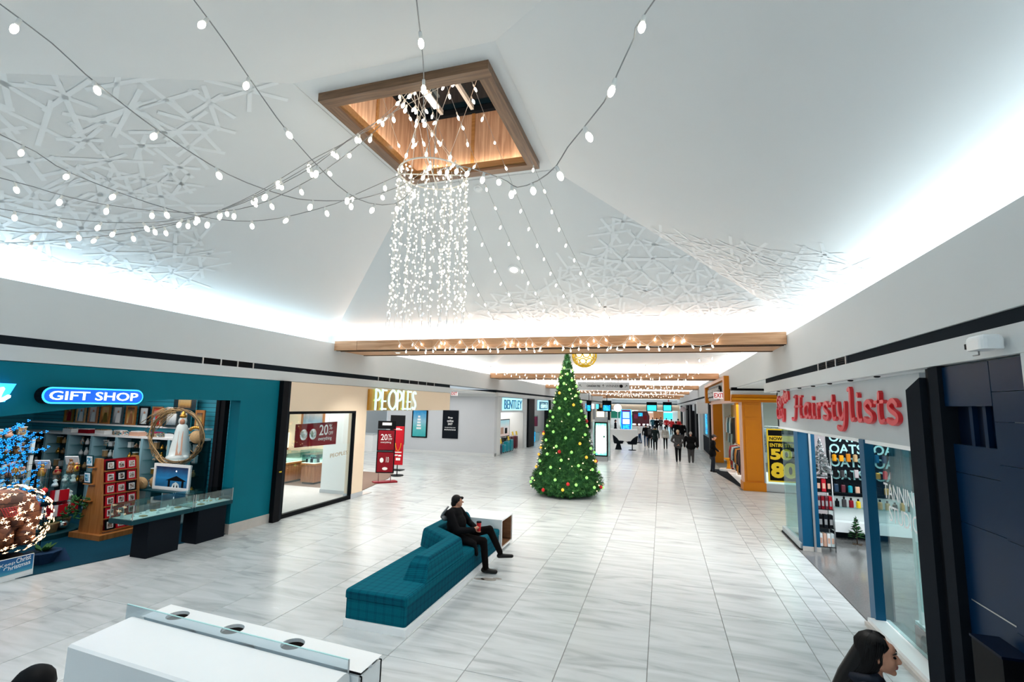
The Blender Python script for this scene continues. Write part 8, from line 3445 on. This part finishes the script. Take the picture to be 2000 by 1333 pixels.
b.obox((-3.36, 9.22, .461), .10, .19, .012, 'blackgloss', .9)
one(b, 'phone', 'dark flat phone lying on the teal seat beside the white cube table', 'phone')
# wet mark on the floor by the feet
b = MB()
for (x, y, r_) in ((-2.83, 8.12, .10), (-2.98, 8.08, .07), (-2.70, 8.2, .06)):
    b.add([(x + r_ * math.cos(a) * 1.4, y + r_ * math.sin(a) * .7, .0012) for a in [2 * PI * k / 12 for k in range(12)]], [tuple(range(12))], 'stain')
one(b, 'floor_stain', 'small brownish stains on the tiles under the seated person', 'stain')

# ------------------------------------------------------------------ white recycling counter in the foreground
t = thing('recycling_counter', 'white two-part counter with three round openings and a clear divider, lower left foreground', 'counter', (-3.3, 3.4, 0))


def slab(prof, xa, xb, sk, m, name):
    """profile in (y, z) swept along x, sheared by SK in y"""
    b = MB()
    n = len(prof)
    vs = [(xa, y, z) for y, z in prof] + [(xb, y + sk, z) for y, z in prof]
    fs = [tuple(range(n)), tuple(range(n, 2 * n))[::-1]] + [(i, n + i, n + (i + 1) % n, (i + 1) % n) for i in range(n)]
    b.add(vs, fs, m)
    return b.build(name, t)


SK = -.15
arc = [(3.40 + .07 * math.sin(a), .90 + .07 * math.cos(a)) for a in [PI / 2 * k / 6 for k in range(7)]]
slab([(2.93, 0), (2.93, .93), (2.95, .945)] + arc + [(3.47, 0)], -4.52, -2.20, SK, 'white', 'front_unit')
# rear unit with three holes in its top: sides, then a pierced top
bx0, bx1, by0, by1, bz = -4.50, -2.12, 3.485, 3.765, .95
for nm, (a0, a1, c0, c1) in dict(front=(bx0, bx1, by0, by0 + .02), rear=(bx0, bx1, by1 - .02, by1), left=(bx0, bx0 + .02, by0, by1), right=(bx1 - .02, bx1, by0, by1)).items():
    b = MB()
    vs = []
    for x, y in ((a0, c0), (a1, c0), (a1, c1), (a0, c1)):
        s_ = SK * (x - bx0) / (bx1 - bx0)
        vs += [(x, y + s_, 0), (x, y + s_, bz - .03)]
    b.add(vs, [(0, 2, 3, 1), (2, 4, 5, 3), (4, 6, 7, 5), (6, 0, 1, 7), (1, 3, 5, 7), (0, 6, 4, 2)], 'white')
    b.build('side_panel', t)
b = MB()
HX_ = [-4.22, -3.545, -2.885]
edges = [bx0, (HX_[0] + HX_[1]) / 2, (HX_[1] + HX_[2]) / 2, bx1]
N = 24
for i in range(3):
    ca, cb = edges[i], edges[i + 1]
    cx0 = HX_[i]

    def sh(x, y):
        return y + SK * (x - bx0) / (bx1 - bx0)
    out, inn = [], []
    hc_ = (by0 + by1) / 2 + .0
    for k in range(N):
        a = 2 * PI * k / N
        c, s = math.cos(a), math.sin(a)
        hw = (cb - cx0) if c > 0 else (cx0 - ca)
        hh = (by1 - by0) / 2
        q = max(abs(c) / hw, abs(s) / hh)
        out.append((cx0 + c / q, hc_ + s / q))
        inn.append((cx0 + c * .095, hc_ + s * .095))
    # make sure the corners of the cell are covered
    vs = [(x, sh(x, y), bz) for x, y in out] + [(x, sh(x, y), bz) for x, y in inn] + [(x, sh(x, y), bz - .03) for x, y in inn] + [(x, sh(x, y), bz - .03) for x, y in out]
    fs = []
    for k in range(N):
        j = (k + 1) % N
        fs += [(k, j, N + j, N + k), (N + k, N + j, 2 * N + j, 2 * N + k), (3 * N + k, 3 * N + j, j, k)]
    b.add(vs, fs, 'white')
    for (xx, yy) in ((ca, by0), (cb, by0), (cb, by1), (ca, by1)):
        near = sorted(range(N), key=lambda k: (out[k][0] - xx) ** 2 + (out[k][1] - yy) ** 2)[:2]
        p_, q_ = out[near[0]], out[near[1]]
        b.add([(p_[0], sh(*p_), bz), (xx, sh(xx, yy), bz), (q_[0], sh(*q_), bz)], [(0, 1, 2)], 'white')
b.build('pierced_top', t)
for i in range(3):
    b = MB()
    cy_ = (by0 + by1) / 2 + SK * (HX_[i] - bx0) / (bx1 - bx0)
    b.lathe([(.097, bz - .028), (.085, .45), (.085, .44)], (HX_[i], cy_, 0), 'binlin', 20, False)
    b.build('bin_liner', t)
b = MB()
gy = 3.478
b.prism([(-4.68, gy + .01, .84), (-2.22, gy + SK, .84), (-2.22, gy + SK, 1.03), (-4.68, gy + .01, 1.03)], (0, -.010, 0), 'glassfrost')
b.build('clear_divider', t)
b = MB()
b.prism([(-4.68, gy + .01, 1.028), (-2.22, gy + SK, 1.028), (-2.22, gy + SK, 1.033), (-4.68, gy + .01, 1.033)], (0, -.010, 0), 'mintprint')
b.prism([(-2.223, gy + SK, .0), (-2.215, gy + SK, .0), (-2.215, gy + SK, 1.033), (-2.223, gy + SK, 1.033)], (0, -.010, 0), 'greysign')
b.build('divider_edge', t)
